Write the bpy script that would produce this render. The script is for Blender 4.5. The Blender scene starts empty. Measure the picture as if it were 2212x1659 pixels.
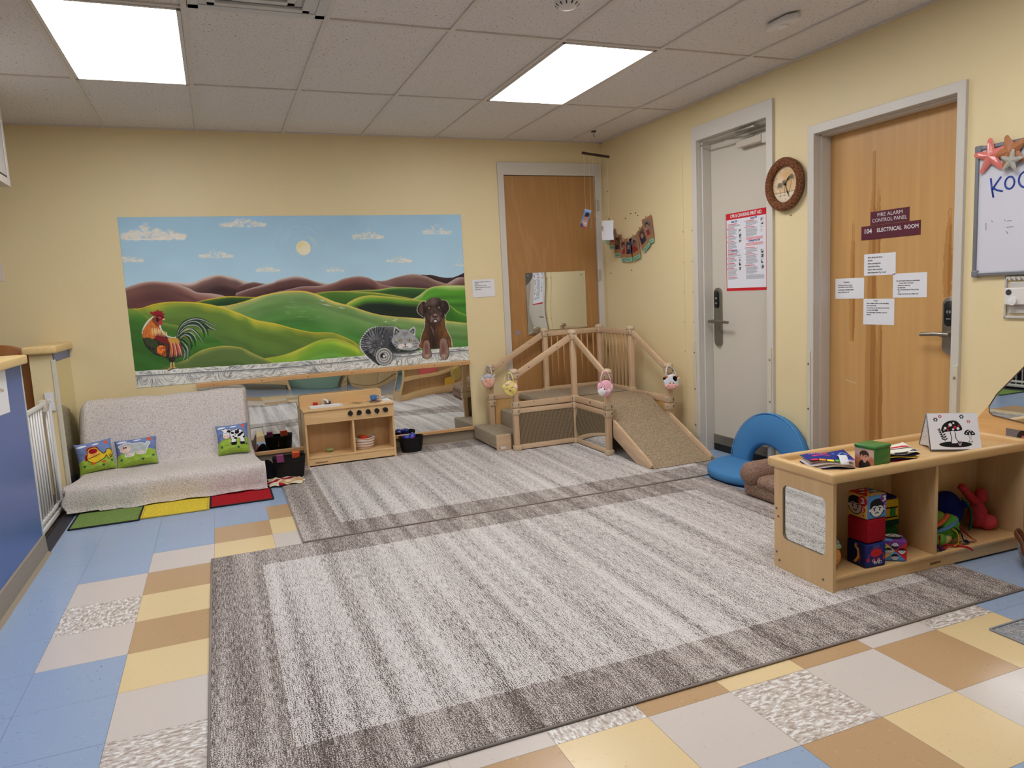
import bpy, bmesh, math, random
import numpy as np
from mathutils import Matrix, Vector
PI = math.pi
scene = bpy.context.scene
COL = scene.collection
rnd = random.Random(7)

# ------------------------------------------------------------------ camera
HC = 2.586                      # ceiling height
CAM = (-3.3801, -6.0296, 1.2934)
CROT = (1.4440, 0.0494, -0.3845)
FPX = 1573.84
cam_data = bpy.data.cameras.new('camera')
cam = bpy.data.objects.new('camera', cam_data)
COL.objects.link(cam)
cam.location = CAM
cam.rotation_euler = CROT
cam_data.sensor_width = 36.0
cam_data.lens = FPX / 2212 * 36.0
cam_data.clip_start = 0.02
scene.camera = cam
# ------------------------------------------------------------------ world, exposure
world = bpy.data.worlds.new('world')
scene.world = world
world.use_nodes = True
world.node_tree.nodes['Background'].inputs[0].default_value = (0.75, 0.85, 1.0, 1)
world.node_tree.nodes['Background'].inputs[1].default_value = 1.0
scene.view_settings.view_transform = 'Standard'
scene.view_settings.look = 'None'
scene.view_settings.gamma = 1.0
scene.view_settings.use_curve_mapping = False
scene.view_settings.exposure = 0.0
LIGHT = 13.2                     # radiance of the ceiling diffusers

# ------------------------------------------------------------------ helpers
def lin(c):
    c = c / 255.0
    return c / 12.92 if c <= 0.04045 else ((c + 0.055) / 1.055) ** 2.4
def rgb(*c):
    if len(c) == 1: c = c[0]
    return (lin(c[0]), lin(c[1]), lin(c[2]), 1.0)
_RM = None
def ray(u, v):
    m = cam.rotation_euler.to_matrix()
    return m @ Vector(((u - 1106) / FPX, -(v - 829.5) / FPX, -1.0))
def hit(u, v, axis, val):
    d = ray(u, v)
    t = (val - CAM[axis]) / d[axis]
    return Vector(CAM) + d * t
def onback(u, v, y=0.0):
    h = hit(u, v, 1, y); return (h.x, h.z)
def onright(u, v, x=0.0):
    h = hit(u, v, 0, x); return (-h.y, h.z)

def tagc(o, label=None, cat=None, group=None, kind=None):
    if label: o['label'] = label
    if cat: o['category'] = cat
    if group: o['group'] = group
    if kind: o['kind'] = kind
    return o
def thing(name, label, cat, loc=(0, 0, 0), rotz=0.0, group=None):
    o = bpy.data.objects.new(name, None)
    COL.objects.link(o)
    o.location = loc; o.rotation_euler = (0, 0, rotz)
    o.empty_display_size = 0.05
    return tagc(o, label, cat, group)
def struct(name, loc=(0, 0, 0)):
    o = bpy.data.objects.new(name, None)
    COL.objects.link(o); o.location = loc; o['kind'] = 'structure'
    return o
def root_of(o):
    while o.parent: o = o.parent
    return o
def rmat(o):
    return Matrix.Translation(o.location) @ o.rotation_euler.to_matrix().to_4x4()

class MB:
    """collects shapes into one mesh"""
    def __init__(s): s.v = []; s.f = []; s.m = []; s.cm = 0
    def add(s, vs, fs):
        b = len(s.v); s.v += [tuple(p) for p in vs]
        for f in fs: s.f.append(tuple(b + i for i in f)); s.m.append(s.cm)
        return s
    def frombm(s, bm):
        bm.verts.index_update()
        s.add([v.co[:] for v in bm.verts], [[v.index for v in f.verts] for f in bm.faces]); bm.free(); return s
    def box(s, x0, x1, y0, y1, z0, z1, bev=0.0, seg=2, mat=None):
        bm = bmesh.new()
        bmesh.ops.create_cube(bm, size=1)
        for v in bm.verts:
            v.co = Vector(((x0 + x1) / 2 + v.co.x * (x1 - x0), (y0 + y1) / 2 + v.co.y * (y1 - y0), (z0 + z1) / 2 + v.co.z * (z1 - z0)))
        if bev > 0:
            bmesh.ops.bevel(bm, geom=bm.edges[:], offset=bev, segments=seg, profile=0.5, affect='EDGES', clamp_overlap=True)
        if mat is not None: bm.transform(mat)
        return s.frombm(bm)
    def beam(s, p0, p1, w, h, up=(0, 0, 1), bev=0.0):
        """box from p0 to p1, w across, h along up"""
        p0, p1, up = Vector(p0), Vector(p1), Vector(up)
        d = (p1 - p0); L = d.length; d.normalize()
        side = d.cross(up).normalized(); u2 = side.cross(d).normalized()
        M = Matrix((( d.x, side.x, u2.x, (p0.x + p1.x) / 2), (d.y, side.y, u2.y, (p0.y + p1.y) / 2), (d.z, side.z, u2.z, (p0.z + p1.z) / 2), (0, 0, 0, 1)))
        return s.box(-L / 2, L / 2, -w / 2, w / 2, -h / 2, h / 2, bev, 2, M)
    def prism(s, poly, axis, a, b, bev=0.0):
        """2-D polygon extruded along axis (0,1,2) from a to b; poly coords are the other two axes in order"""
        bm = bmesh.new()
        def P(p, t):
            q = [p[0], p[1]]; q.insert(axis, t); return q
        A = [bm.verts.new(P(p, a)) for p in poly]; B = [bm.verts.new(P(p, b)) for p in poly]
        n = len(poly)
        bm.faces.new(A); bm.faces.new(B[::-1])
        for i in range(n): bm.faces.new((A[i], B[i], B[(i + 1) % n], A[(i + 1) % n]))
        bmesh.ops.recalc_face_normals(bm, faces=bm.faces[:])
        if bev > 0:
            bmesh.ops.bevel(bm, geom=bm.edges[:], offset=bev, segments=2, profile=0.5, affect='EDGES', clamp_overlap=True)
        return s.frombm(bm)
    def tube(s, path, r, n=10, cap=True, sx=1.0):
        path = [Vector(p) for p in path]; rr = r if isinstance(r, (list, tuple)) else [r] * len(path)
        vs = []; fs = []
        prev = None
        for i, p in enumerate(path):
            d = (path[min(i + 1, len(path) - 1)] - path[max(i - 1, 0)]).normalized()
            if prev is None:
                a = Vector((0, 0, 1)) if abs(d.z) < 0.9 else Vector((1, 0, 0))
                u = d.cross(a).normalized()
            else:
                u = (prev - d * prev.dot(d)).normalized()
            prev = u; w = d.cross(u)
            for k in range(n):
                t = 2 * PI * k / n
                vs.append(p + u * (math.cos(t) * rr[i]) + w * (math.sin(t) * rr[i] * sx))
        m = len(path)
        for i in range(m - 1):
            for k in range(n):
                fs.append((i * n + k, i * n + (k + 1) % n, (i + 1) * n + (k + 1) % n, (i + 1) * n + k))
        if cap:
            fs.append(tuple(range(n))[::-1]); fs.append(tuple((m - 1) * n + k for k in range(n)))
        return s.add(vs, fs)
    def cyl(s, p0, p1, r, r2=None, n=24): return s.tube([p0, p1], [r, r if r2 is None else r2], n)
    def lathe(s, prof, c=(0, 0, 0), n=32, sx=1.0, sy=1.0, close=False, mat=None, wob=None):
        vs = []; fs = []
        for (r, z) in prof:
            for k in range(n):
                t = 2 * PI * k / n
                q = r * (1 + (wob(t, z) if wob else 0))
                vs.append(Vector((q * math.cos(t) * sx, q * math.sin(t) * sy, z)))
        m = len(prof)
        rng = range(m if close else m - 1)
        for i in rng:
            j = (i + 1) % m
            for k in range(n):
                fs.append((i * n + k, i * n + (k + 1) % n, j * n + (k + 1) % n, j * n + k))
        if not close:
            if prof[0][0] > 1e-6: fs.append(tuple(range(n))[::-1])
            if prof[-1][0] > 1e-6: fs.append(tuple((m - 1) * n + k for k in range(n)))
        if mat is not None: vs = [mat @ v for v in vs]
        c = Vector(c)
        return s.add([v + c for v in vs], fs)
    def ball(s, c, rx, ry=None, rz=None, n=20, m=12, mat=None, fn=None):
        ry = rx if ry is None else ry; rz = rx if rz is None else rz
        vs = []; fs = []
        c = Vector(c)
        for i in range(m + 1):
            ph = -PI / 2 + PI * i / m
            for k in range(n):
                t = 2 * PI * k / n
                p = Vector((rx * math.cos(ph) * math.cos(t), ry * math.cos(ph) * math.sin(t), rz * math.sin(ph)))
                if fn: p = fn(p)
                if mat is not None: p = mat @ p
                vs.append(c + p)
        for i in range(m):
            for k in range(n):
                fs.append((i * n + k, i * n + (k + 1) % n, (i + 1) * n + (k + 1) % n, (i + 1) * n + k))
        return s.add(vs, fs)
    def grid(s, fn, nu, nv, closeu=False):
        vs = [fn(i / nu, j / nv) for j in range(nv + 1) for i in range(nu + (0 if closeu else 1))]
        w = nu if closeu else nu + 1
        fs = []
        for j in range(nv):
            for i in range(nu):
                a = j * w + i; b = j * w + (i + 1) % w
                fs.append((a, b, b + w, a + w))
        return s.add(vs, fs)
    def xf(s, M):
        s.v = [tuple(M @ Vector(p)) for p in s.v]; return s

def obj(name, mb, m, parent=None, smooth=False, W=True, label=None, solid=0.0, sub=0, auto=None, merge=False):
    """link one mesh object; W: the coordinates are world coordinates"""
    vs = mb.v
    if parent is not None and W:
        inv = rmat(root_of(parent)).inverted()
        vs = [tuple(inv @ Vector(p)) for p in vs]
    off = None
    if parent is None and W:
        xs = [p[0] for p in vs]; ys = [p[1] for p in vs]; zs = [p[2] for p in vs]
        off = ((min(xs) + max(xs)) / 2, (min(ys) + max(ys)) / 2, min(zs))
        vs = [(p[0] - off[0], p[1] - off[1], p[2] - off[2]) for p in vs]
    me = bpy.data.meshes.new(name)
    me.from_pydata(vs, [], mb.f)
    ms = m if isinstance(m, (list, tuple)) else [m]
    for x in ms: me.materials.append(x)
    if len(ms) > 1: me.polygons.foreach_set('material_index', mb.m)
    if merge:
        bm = bmesh.new(); bm.from_mesh(me); bmesh.ops.remove_doubles(bm, verts=bm.verts[:], dist=1e-5); bm.to_mesh(me); bm.free()
    me.update()
    o = bpy.data.objects.new(name, me)
    COL.objects.link(o)
    if off: o.location = off
    if parent is not None: o.parent = parent
    if smooth:
        me.polygons.foreach_set('use_smooth', [True] * len(me.polygons))
        if auto is not None:
            try: me.set_sharp_from_angle(angle=math.radians(auto))
            except Exception: pass
    if solid:
        md = o.modifiers.new('solid', 'SOLIDIFY'); md.thickness = solid; md.offset = 0
    if sub:
        md = o.modifiers.new('sub', 'SUBSURF'); md.levels = sub; md.render_levels = sub
    if label: o['label'] = label
    return o
def copy_tree(o, parent=None):
    c = o.copy(); COL.objects.link(c)
    if parent is not None: c.parent = parent
    for ch in [q for q in bpy.data.objects if q.parent == o]: copy_tree(ch, c)
    return c

# ------------------------------------------------------------------ materials
MATS = {}
def mat(key, color, rough=0.6, metal=0.0, spec=0.5, bump=None, emit=None, coat=0.0):
    if key in MATS: return MATS[key]
    m = bpy.data.materials.new(key); m.use_nodes = True
    nt = m.node_tree; b = nt.nodes['Principled BSDF']
    b.inputs['Base Color'].default_value = rgb(color)
    b.inputs['Roughness'].default_value = rough
    b.inputs['Metallic'].default_value = metal
    b.inputs['Specular IOR Level'].default_value = spec
    if coat: b.inputs['Coat Weight'].default_value = coat; b.inputs['Coat Roughness'].default_value = 0.15
    if emit:
        b.inputs['Emission Color'].default_value = rgb(emit[0]); b.inputs['Emission Strength'].default_value = emit[1]
    tc = nt.nodes.new('ShaderNodeTexCoord')
    n = nt.nodes.new('ShaderNodeTexNoise')
    n.inputs['Scale'].default_value = bump[0] if bump else 40
    n.inputs['Detail'].default_value = 3
    nt.links.new(tc.outputs['Object'], n.inputs['Vector'])
    if bump:
        bp = nt.nodes.new('ShaderNodeBump'); bp.inputs['Strength'].default_value = bump[1]
        bp.inputs['Distance'].default_value = bump[2] if len(bump) > 2 else 0.002
        nt.links.new(n.outputs['Fac'], bp.inputs['Height']); nt.links.new(bp.outputs['Normal'], b.inputs['Normal'])
    else:
        mr = nt.nodes.new('ShaderNodeMapRange')
        mr.inputs['To Min'].default_value = max(0, rough - 0.04); mr.inputs['To Max'].default_value = min(1, rough + 0.04)
        nt.links.new(n.outputs['Fac'], mr.inputs['Value']); nt.links.new(mr.outputs['Result'], b.inputs['Roughness'])
    MATS[key] = m
    return m
def ramp(nt, fac, stops, interp='LINEAR'):
    r = nt.nodes.new('ShaderNodeValToRGB'); cr = r.color_ramp; cr.interpolation = interp
    while len(cr.elements) < len(stops): cr.elements.new(0.5)
    for e, (p, c) in zip(cr.elements, stops): e.position = p; e.color = rgb(c)
    nt.links.new(fac, r.inputs[0]); return r.outputs[0]
def coords(nt, scale, kind='Object', rot=None):
    tc = nt.nodes.new('ShaderNodeTexCoord'); mp = nt.nodes.new('ShaderNodeMapping')
    mp.inputs['Scale'].default_value = scale
    if rot: mp.inputs['Rotation'].default_value = rot
    nt.links.new(tc.outputs[kind], mp.inputs['Vector']); return mp.outputs[0]
def noise(nt, vec, scale=1, detail=4, rough=0.5, dist=0.0):
    n = nt.nodes.new('ShaderNodeTexNoise'); n.inputs['Scale'].default_value = scale
    n.inputs['Detail'].default_value = detail; n.inputs['Roughness'].default_value = rough
    n.inputs['Distortion'].default_value = dist
    nt.links.new(vec, n.inputs['Vector']); return n.outputs['Fac']
def mixc(nt, fac, a, b, mode='MIX'):
    n = nt.nodes.new('ShaderNodeMix'); n.data_type = 'RGBA'; n.blend_type = mode
    for s, v in ((0, fac), (6, a), (7, b)):
        if isinstance(v, (int, float)): n.inputs[s].default_value = v
        elif isinstance(v, tuple): n.inputs[s].default_value = v
        else: nt.links.new(v, n.inputs[s])
    return n.outputs[2]
def math_(nt, op, a, b=0.0, c=None):
    n = nt.nodes.new('ShaderNodeMath'); n.operation = op
    for i, v in enumerate((a, b, c)):
        if v is None: continue
        if isinstance(v, (int, float)): n.inputs[i].default_value = v
        else: nt.links.new(v, n.inputs[i])
    return n.outputs[0]
def addbump(nt, b, h, strength, dist=0.002):
    bp = nt.nodes.new('ShaderNodeBump'); bp.inputs['Strength'].default_value = strength; bp.inputs['Distance'].default_value = dist
    nt.links.new(h, bp.inputs['Height']); nt.links.new(bp.outputs['Normal'], b.inputs['Normal'])
def newmat(key, rough=0.6, spec=0.5):
    m = bpy.data.materials.new(key); m.use_nodes = True; MATS[key] = m
    b = m.node_tree.nodes['Principled BSDF']
    b.inputs['Roughness'].default_value = rough; b.inputs['Specular IOR Level'].default_value = spec
    return m, m.node_tree, b
def wood(key, c0, c1, c2, axis=2, rough=0.4, fine=60, ring=7, rings=5.0):
    """grain runs along axis"""
    if key in MATS: return MATS[key]
    m, nt, b = newmat(key, rough)
    s1 = [ring] * 3; s1[axis] = ring * 0.12
    s2 = [fine] * 3; s2[axis] = fine * 0.05
    n1 = noise(nt, coords(nt, s1), 1, 3, 0.5, 1.2)
    w = math_(nt, 'FRACT', math_(nt, 'MULTIPLY', n1, rings))
    w = math_(nt, 'ABSOLUTE', math_(nt, 'SUBTRACT', w, 0.5))
    n2 = noise(nt, coords(nt, s2), 1, 4, 0.6)
    f = math_(nt, 'ADD', math_(nt, 'MULTIPLY', w, 0.9), math_(nt, 'MULTIPLY', n2, 0.75))
    c = ramp(nt, f, [(0.12, c2), (0.32, c0), (0.6, c0), (0.9, c1)])
    nt.links.new(c, b.inputs['Base Color'])
    return m
def paintmat(rough=0.6, bump=0.0):
    key = 'painted_%d_%d' % (int(rough * 100), int(bump * 100))
    if key in MATS: return MATS[key]
    m, nt, b = newmat(key, rough, 0.3)
    a = nt.nodes.new('ShaderNodeAttribute'); a.attribute_name = 'Col'
    nt.links.new(a.outputs['Color'], b.inputs['Base Color'])
    n = noise(nt, coords(nt, (120, 120, 120)), 1, 3)
    addbump(nt, b, n, bump if bump else 0.05, 0.001)
    return m

# ------------------------------------------------------------------ painter (vertex colours on a fine grid, for printed or painted things)
def vnoise(X, Y, seed, sx, sy=None):
    sy = sx if sy is None else sy
    rs = np.random.RandomState(seed); g = rs.rand(64, 64)
    x = X * sx; y = Y * sy
    xi = np.floor(x).astype(int); yi = np.floor(y).astype(int); fx = x - xi; fy = y - yi
    fx = fx * fx * (3 - 2 * fx); fy = fy * fy * (3 - 2 * fy)
    a = g[yi % 64, xi % 64]; b = g[yi % 64, (xi + 1) % 64]; c = g[(yi + 1) % 64, xi % 64]; d = g[(yi + 1) % 64, (xi + 1) % 64]
    return (a * (1 - fx) + b * fx) * (1 - fy) + (c * (1 - fx) + d * fx) * fy
def sm(pts, closed=False, k=6):
    """smooth curve through pts"""
    p = [np.array(q, float) for q in pts]; n = len(p); out = []
    R = range(n if closed else n - 1)
    for i in R:
        if closed: a, b, c, d = p[(i - 1) % n], p[i], p[(i + 1) % n], p[(i + 2) % n]
        else: a, b, c, d = p[max(i - 1, 0)], p[i], p[i + 1], p[min(i + 2, n - 1)]
        for t in np.linspace(0, 1, k, endpoint=False):
            out.append(tuple(0.5 * ((2 * b) + (-a + c) * t + (2 * a - 5 * b + 4 * c - d) * t * t + (-a + 3 * b - 3 * c + d) * t ** 3)))
    if not closed: out.append(tuple(p[-1]))
    return out
class Canvas:
    """picture in the rectangle x0..x1, y0..y1 (metres)"""
    def __init__(s, x0, x1, y0, y1, res, base=(255, 255, 255)):
        s.x0, s.x1, s.y0, s.y1 = x0, x1, y0, y1
        s.nx = max(2, int(round((x1 - x0) / res))); s.ny = max(2, int(round((y1 - y0) / res)))
        s.X, s.Y = np.meshgrid(np.linspace(x0, x1, s.nx + 1), np.linspace(y0, y1, s.ny + 1))
        s.A = np.ones(s.X.shape + (3,)) * np.array(base, float); s.res = res
    def win(s, xa, xb, ya, yb):
        i0 = int(max(0, math.floor((xa - s.x0) / s.res) - 1)); i1 = int(min(s.nx + 1, math.ceil((xb - s.x0) / s.res) + 2))
        j0 = int(max(0, math.floor((ya - s.y0) / s.res) - 1)); j1 = int(min(s.ny + 1, math.ceil((yb - s.y0) / s.res) + 2))
        if i1 <= i0 or j1 <= j0: return None
        return slice(j0, j1), slice(i0, i1)
    def blend(s, w, M, color):
        X, Y = s.X[w], s.Y[w]
        C = color(X, Y) if callable(color) else np.array(color, float)
        M = np.clip(M, 0, 1)[..., None]
        s.A[w] = s.A[w] * (1 - M) + C * M
    def poly(s, pts, color, a=1.0):
        xs = [p[0] for p in pts]; ys = [p[1] for p in pts]
        w = s.win(min(xs), max(xs), min(ys), max(ys))
        if w is None: return s
        X, Y = s.X[w], s.Y[w]; M = np.zeros(X.shape, bool); n = len(pts)
        for i in range(n):
            xa, ya = pts[i]; xb, yb = pts[(i + 1) % n]
            if ya == yb: continue
            c = ((ya > Y) != (yb > Y)) & (X < (xb - xa) * (Y - ya) / (yb - ya) + xa)
            M ^= c
        s.blend(w, M.astype(float) * a, color); return s
    def ell(s, cx, cy, rx, ry, color, rot=0.0, soft=0.0, a=1.0):
        R = max(rx, ry) * 1.2; w = s.win(cx - R, cx + R, cy - R, cy + R)
        if w is None: return s
        X, Y = s.X[w] - cx, s.Y[w] - cy; c, q = math.cos(rot), math.sin(rot)
        d = np.sqrt(((X * c + Y * q) / rx) ** 2 + ((-X * q + Y * c) / ry) ** 2)
        e = max(soft, s.res / max(min(rx, ry), 1e-6) * 0.7)
        s.blend(w, np.clip((1 - d) / e + 0.5, 0, 1) * a, color); return s
    def rect(s, xa, xb, ya, yb, color, a=1.0): return s.poly([(xa, ya), (xb, ya), (xb, yb), (xa, yb)], color, a)
    def line(s, pts, r, color, a=1.0, r1=None, r0=None):
        n = len(pts) - 1
        mr = max(r, r1 or 0, r0 or 0)
        xs = [p[0] for p in pts]; ys = [p[1] for p in pts]
        w = s.win(min(xs) - mr * 2, max(xs) + mr * 2, min(ys) - mr * 2, max(ys) + mr * 2)
        if w is None: return s
        X, Y = s.X[w], s.Y[w]; M = np.zeros(X.shape)
        for i in range(n):
            (xa, ya), (xb, yb) = pts[i], pts[i + 1]
            dx, dy = xb - xa, yb - ya; L = dx * dx + dy * dy + 1e-12
            t = np.clip(((X - xa) * dx + (Y - ya) * dy) / L, 0, 1)
            d = np.hypot(X - xa - t * dx, Y - ya - t * dy)
            g = (i + t) / n; R = r
            if r1 is not None or r0 is not None:
                q0 = r if r0 is None else r0; q1 = r if r1 is None else r1
                R = np.where(g < 0.5, q0 + (r - q0) * g * 2, r + (q1 - r) * (g - 0.5) * 2)
            M = np.maximum(M, np.clip((R - d) / (s.res * 0.9) + 0.5, 0, 1))
        s.blend(w, M * a, color); return s
    def grain(s, amp, sx, sy, seed=1):
        s.A *= (1 + (vnoise(s.X - s.x0, s.Y - s.y0, seed, sx, sy)[..., None] - 0.5) * amp); return s
    def mesh(s, name, fn, m, parent=None, gain=1.0, **kw):
        """fn maps arrays x, y (metres) to world X, Y, Z arrays"""
        P = np.stack(np.broadcast_arrays(*fn(s.X, s.Y)), -1).reshape(-1, 3)
        W = s.nx + 1
        I = (np.arange(s.ny)[:, None] * W + np.arange(s.nx)[None, :]).ravel()
        F = np.stack([I, I + 1, I + 1 + W, I + W], 1)
        off = None
        if parent is not None:
            inv = np.array(rmat(root_of(parent)).inverted()); P = P @ inv[:3, :3].T + inv[:3, 3]
        else:
            off = ((P[:, 0].min() + P[:, 0].max()) / 2, (P[:, 1].min() + P[:, 1].max()) / 2, P[:, 2].min()); P = P - np.array(off)
        me = bpy.data.meshes.new(name)
        me.vertices.add(len(P)); me.vertices.foreach_set('co', P.ravel())
        me.loops.add(len(F) * 4); me.loops.foreach_set('vertex_index', F.ravel())
        me.polygons.add(len(F)); me.polygons.foreach_set('loop_start', np.arange(len(F)) * 4)
        me.polygons.foreach_set('loop_total', np.full(len(F), 4)); me.update(calc_edges=True)
        C = np.clip(s.A.reshape(-1, 3) / 255.0 * 1.0, 0, 1)
        L = np.where(C <= 0.04045, C / 12.92, ((C + 0.055) / 1.055) ** 2.4) * gain
        at = me.color_attributes.new('Col', 'FLOAT_COLOR', 'POINT')
        at.data.foreach_set('color', np.concatenate([np.clip(L, 0, 1), np.ones((len(L), 1))], 1).astype(np.float32).ravel())
        me.materials.append(m)
        if kw.get('smooth', False): me.polygons.foreach_set('use_smooth', [True] * len(me.polygons))
        o = bpy.data.objects.new(name, me); COL.objects.link(o)
        if off: o.location = off
        if parent is not None: o.parent = parent
        th = kw.get('thick', 0)
        if th:
            md = o.modifiers.new('solid', 'SOLIDIFY'); md.thickness = th; md.offset = kw.get('toff', -1.0)
        return o
# frames: picture coordinates (u right, v up) onto a surface
def fback(y): return lambda x, z: (x, x * 0 + y, z)            # back wall, u = world x, v = z
def fright(x): return lambda u, z: (u * 0 + x, -u, z)          # right wall, u = -world y, v = z
def fplane(O, U, V):
    O, U, V = np.array(O, float), np.array(U, float), np.array(V, float)
    return lambda x, y: tuple(O[i] + U[i] * x + V[i] * y for i in range(3))
def text(s, h, O, U, V, m, parent, width=None, align='LEFT', name='lettering', ext=0.0004, bold=0.0, space=1.0):
    """lettering of height h starting at O, running along U, standing along V"""
    cu = bpy.data.curves.new('t', 'FONT'); cu.body = s; cu.size = h * 1.35; cu.align_x = align; cu.extrude = 0.0; cu.offset = bold
    cu.space_line = space; cu.resolution_u = 3
    tmp = bpy.data.objects.new('t', cu)
    COL.objects.link(tmp)
    dg = bpy.context.evaluated_depsgraph_get()
    me0 = bpy.data.meshes.new_from_object(tmp.evaluated_get(dg))
    vs = [v.co.copy() for v in me0.vertices]; fs = [tuple(p.vertices) for p in me0.polygons]
    bpy.data.objects.remove(tmp); bpy.data.curves.remove(cu); bpy.data.meshes.remove(me0)
    if not vs: return None
    if width:
        x0 = min(v.x for v in vs); x1 = max(v.x for v in vs)
        k = width / max(1e-6, x1 - x0)
        for v in vs: v.x = v.x * k
    O, U, V = Vector(O), Vector(U).normalized(), Vector(V).normalized(); N = U.cross(V)
    mb = MB(); mb.add([O + U * v.x + V * v.y + N * ext for v in vs], fs)
    return obj(name, mb, m, parent)
BK = ((1, 0, 0), (0, 0, 1))          # lettering directions on the back wall
RT = ((0, -1, 0), (0, 0, 1))         # on the right wall
def quadbox(mb, O, U, V, w, h, t):
    """thin board: corner O, width w along U, height h along V, thickness t towards the back"""
    O, U, V = Vector(O), Vector(U).normalized(), Vector(V).normalized(); N = U.cross(V)
    M = Matrix(((U.x, V.x, N.x, O.x), (U.y, V.y, N.y, O.y), (U.z, V.z, N.z, O.z), (0, 0, 0, 1)))
    mb.box(0, w, 0, h, -t, 0, 0, 2, M); return mb
# ================================================================== THE ROOM
T = 0.3048
FX, FY = -4.118, -1.5124            # floor tile grid origin
GX, GY = -4.0001, -1.1929           # ceiling grid
XL, YF = -8.2, -9.4                 # far left wall, wall behind the camera
# ---- materials
def wallmat():
    m, nt, b = newmat('yellow_wall_paint', 0.45, 0.35)
    v = coords(nt, (1, 1, 1))
    c = ramp(nt, noise(nt, v, 1.2, 3), [(0.3, (231, 212, 166)), (0.7, (235, 217, 172))])
    nt.links.new(c, b.inputs['Base Color'])
    addbump(nt, b, math_(nt, 'ADD', noise(nt, v, 55, 3), math_(nt, 'MULTIPLY', noise(nt, v, 9, 2), 1.5)), 0.22, 0.003)
    return m
WALL = wallmat()
def ceilmat():
    m, nt, b = newmat('fissured_ceiling_tile', 0.9, 0.1)
    n1 = noise(nt, coords(nt, (95, 60, 60), rot=(0, 0, 0.5)), 1, 3, 0.6, 0.4)
    n2 = noise(nt, coords(nt, (260, 260, 260)), 1, 2)
    f = math_(nt, 'ADD', math_(nt, 'MULTIPLY', n1, 0.8), math_(nt, 'MULTIPLY', n2, 0.2))
    c = ramp(nt, f, [(0.35, (150, 142, 138)), (0.41, (224, 219, 216)), (1.0, (232, 227, 224))])
    nt.links.new(c, b.inputs['Base Color']); addbump(nt, b, f, 0.6, 0.003)
    return m
def vct(key, base, dark, light, lo, hi, axis, speck=False):
    m, nt, b = newmat(key, 0.22, 0.5)
    sc = [110, 110, 110]; sc[axis] = 48
    if speck: sc = [q * .8 for q in sc]
    n1 = noise(nt, coords(nt, sc), 1, 4, 0.62, 0.3)
    if speck:
        c = ramp(nt, n1, [(0.40, dark), (0.47, base), (0.53, base), (0.58, light)])
    else:
        c = ramp(nt, n1, [(0.28, dark), (0.36, base), (0.64, base), (0.74, light)])
    nt.links.new(c, b.inputs['Base Color'])
    nt.links.new(math_(nt, 'ADD', math_(nt, 'MULTIPLY', noise(nt, coords(nt, (6, 6, 6)), 1, 3), 0.16), 0.13), b.inputs['Roughness'])
    return m
FM = {}
for i, ax in enumerate((0, 1)):
    FM['b', i] = vct('blue_floor_tile_%s' % 'ab'[i], (156, 177, 206), (120, 142, 178), (186, 203, 226), 0, 0, ax)
    FM['t', i] = vct('tan_floor_tile_%s' % 'ab'[i], (194, 160, 120), (172, 136, 96), (212, 184, 148), 0, 0, ax)
    FM['y', i] = vct('yellow_floor_tile_%s' % 'ab'[i], (233, 208, 160), (216, 184, 130), (240, 224, 188), 0, 0, ax)
    FM['g', i] = vct('beige_floor_tile_%s' % 'ab'[i], (216, 206, 198), (200, 189, 180), (226, 218, 211), 0, 0, ax)
    FM['s', i] = vct('speckled_floor_tile_%s' % 'ab'[i], (208, 198, 189), (176, 160, 148), (240, 238, 235), 0, 0, ax, True)
seam = mat('floor_seam', (120, 108, 96), 0.7)
LAY = {}
def setrow(j, i0, s):
    for k, c in enumerate(s): LAY[(i0 + k, j)] = c
setrow(-1, 0, 'bbbt'); setrow(0, 0, 'bbty'); setrow(1, 0, 'bgyg'); setrow(2, -1, 'bgt'); setrow(3, -1, 'bsy'); setrow(4, -1, 'bgt')
setrow(5, -1, 'bby'); setrow(6, -1, 'bbg'); setrow(7, -1, 'bbs'); setrow(8, -1, 'bbtygstytgsbbb'); setrow(9, -1, 'bbysgtygsgtybb')
LAY.update({(4, 8): 'g', (5, 8): 's', (6, 8): 't', (7, 8): 'y', (8, 8): 't', (9, 8): 'g', (10, 8): 's', (11, 8): 'b', (12, 8): 'b',
            (4, 9): 't', (5, 9): 'y', (6, 9): 'g', (7, 9): 's', (8, 9): 'g', (9, 9): 't', (10, 9): 'y', (11, 9): 'b', (12, 9): 'b'})
setrow(10, 4, 'gtbtygsyb'); setrow(11, 4, 'ysbtbbgtb')
keys = ['b0', 'b1', 't0', 't1', 'y0', 'y1', 'g0', 'g1', 's0', 's1']
fl = MB()
fl.cm = 0
fl.add([(-4.42, YF, -0.0015), (0.35, YF, -0.0015), (0.35, 0.1, -0.0015), (-4.42, 0.1, -0.0015)], [(0, 1, 2, 3)])
for i in range(-2, 16):
    for j in range(-5, 27):
        c = LAY.get((i, j))
        if c is None:
            if i < 1 or i > 11 or j < 0 or j > 12: c = 'b'
            else: c = 'gtysgyt'[(i * 3 + j * 5) % 7]
        e = 0.0005
        xa, xb = max(FX + i * T, -4.42) + e, min(FX + (i + 1) * T, 0.35) - e
        yb, ya = min(FY - j * T, 0.1) - e, max(FY - (j + 1) * T, YF) + e
        if xb <= xa or yb <= ya: continue
        fl.cm = 1 + keys.index(c + str((i + j) % 2))
        fl.add([(xa, ya, 0), (xb, ya, 0), (xb, yb, 0), (xa, yb, 0)], [(0, 1, 2, 3)])
o = obj('floor', fl, [seam] + [FM[k[0], int(k[1])] for k in keys]); o['kind'] = 'structure'
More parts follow.
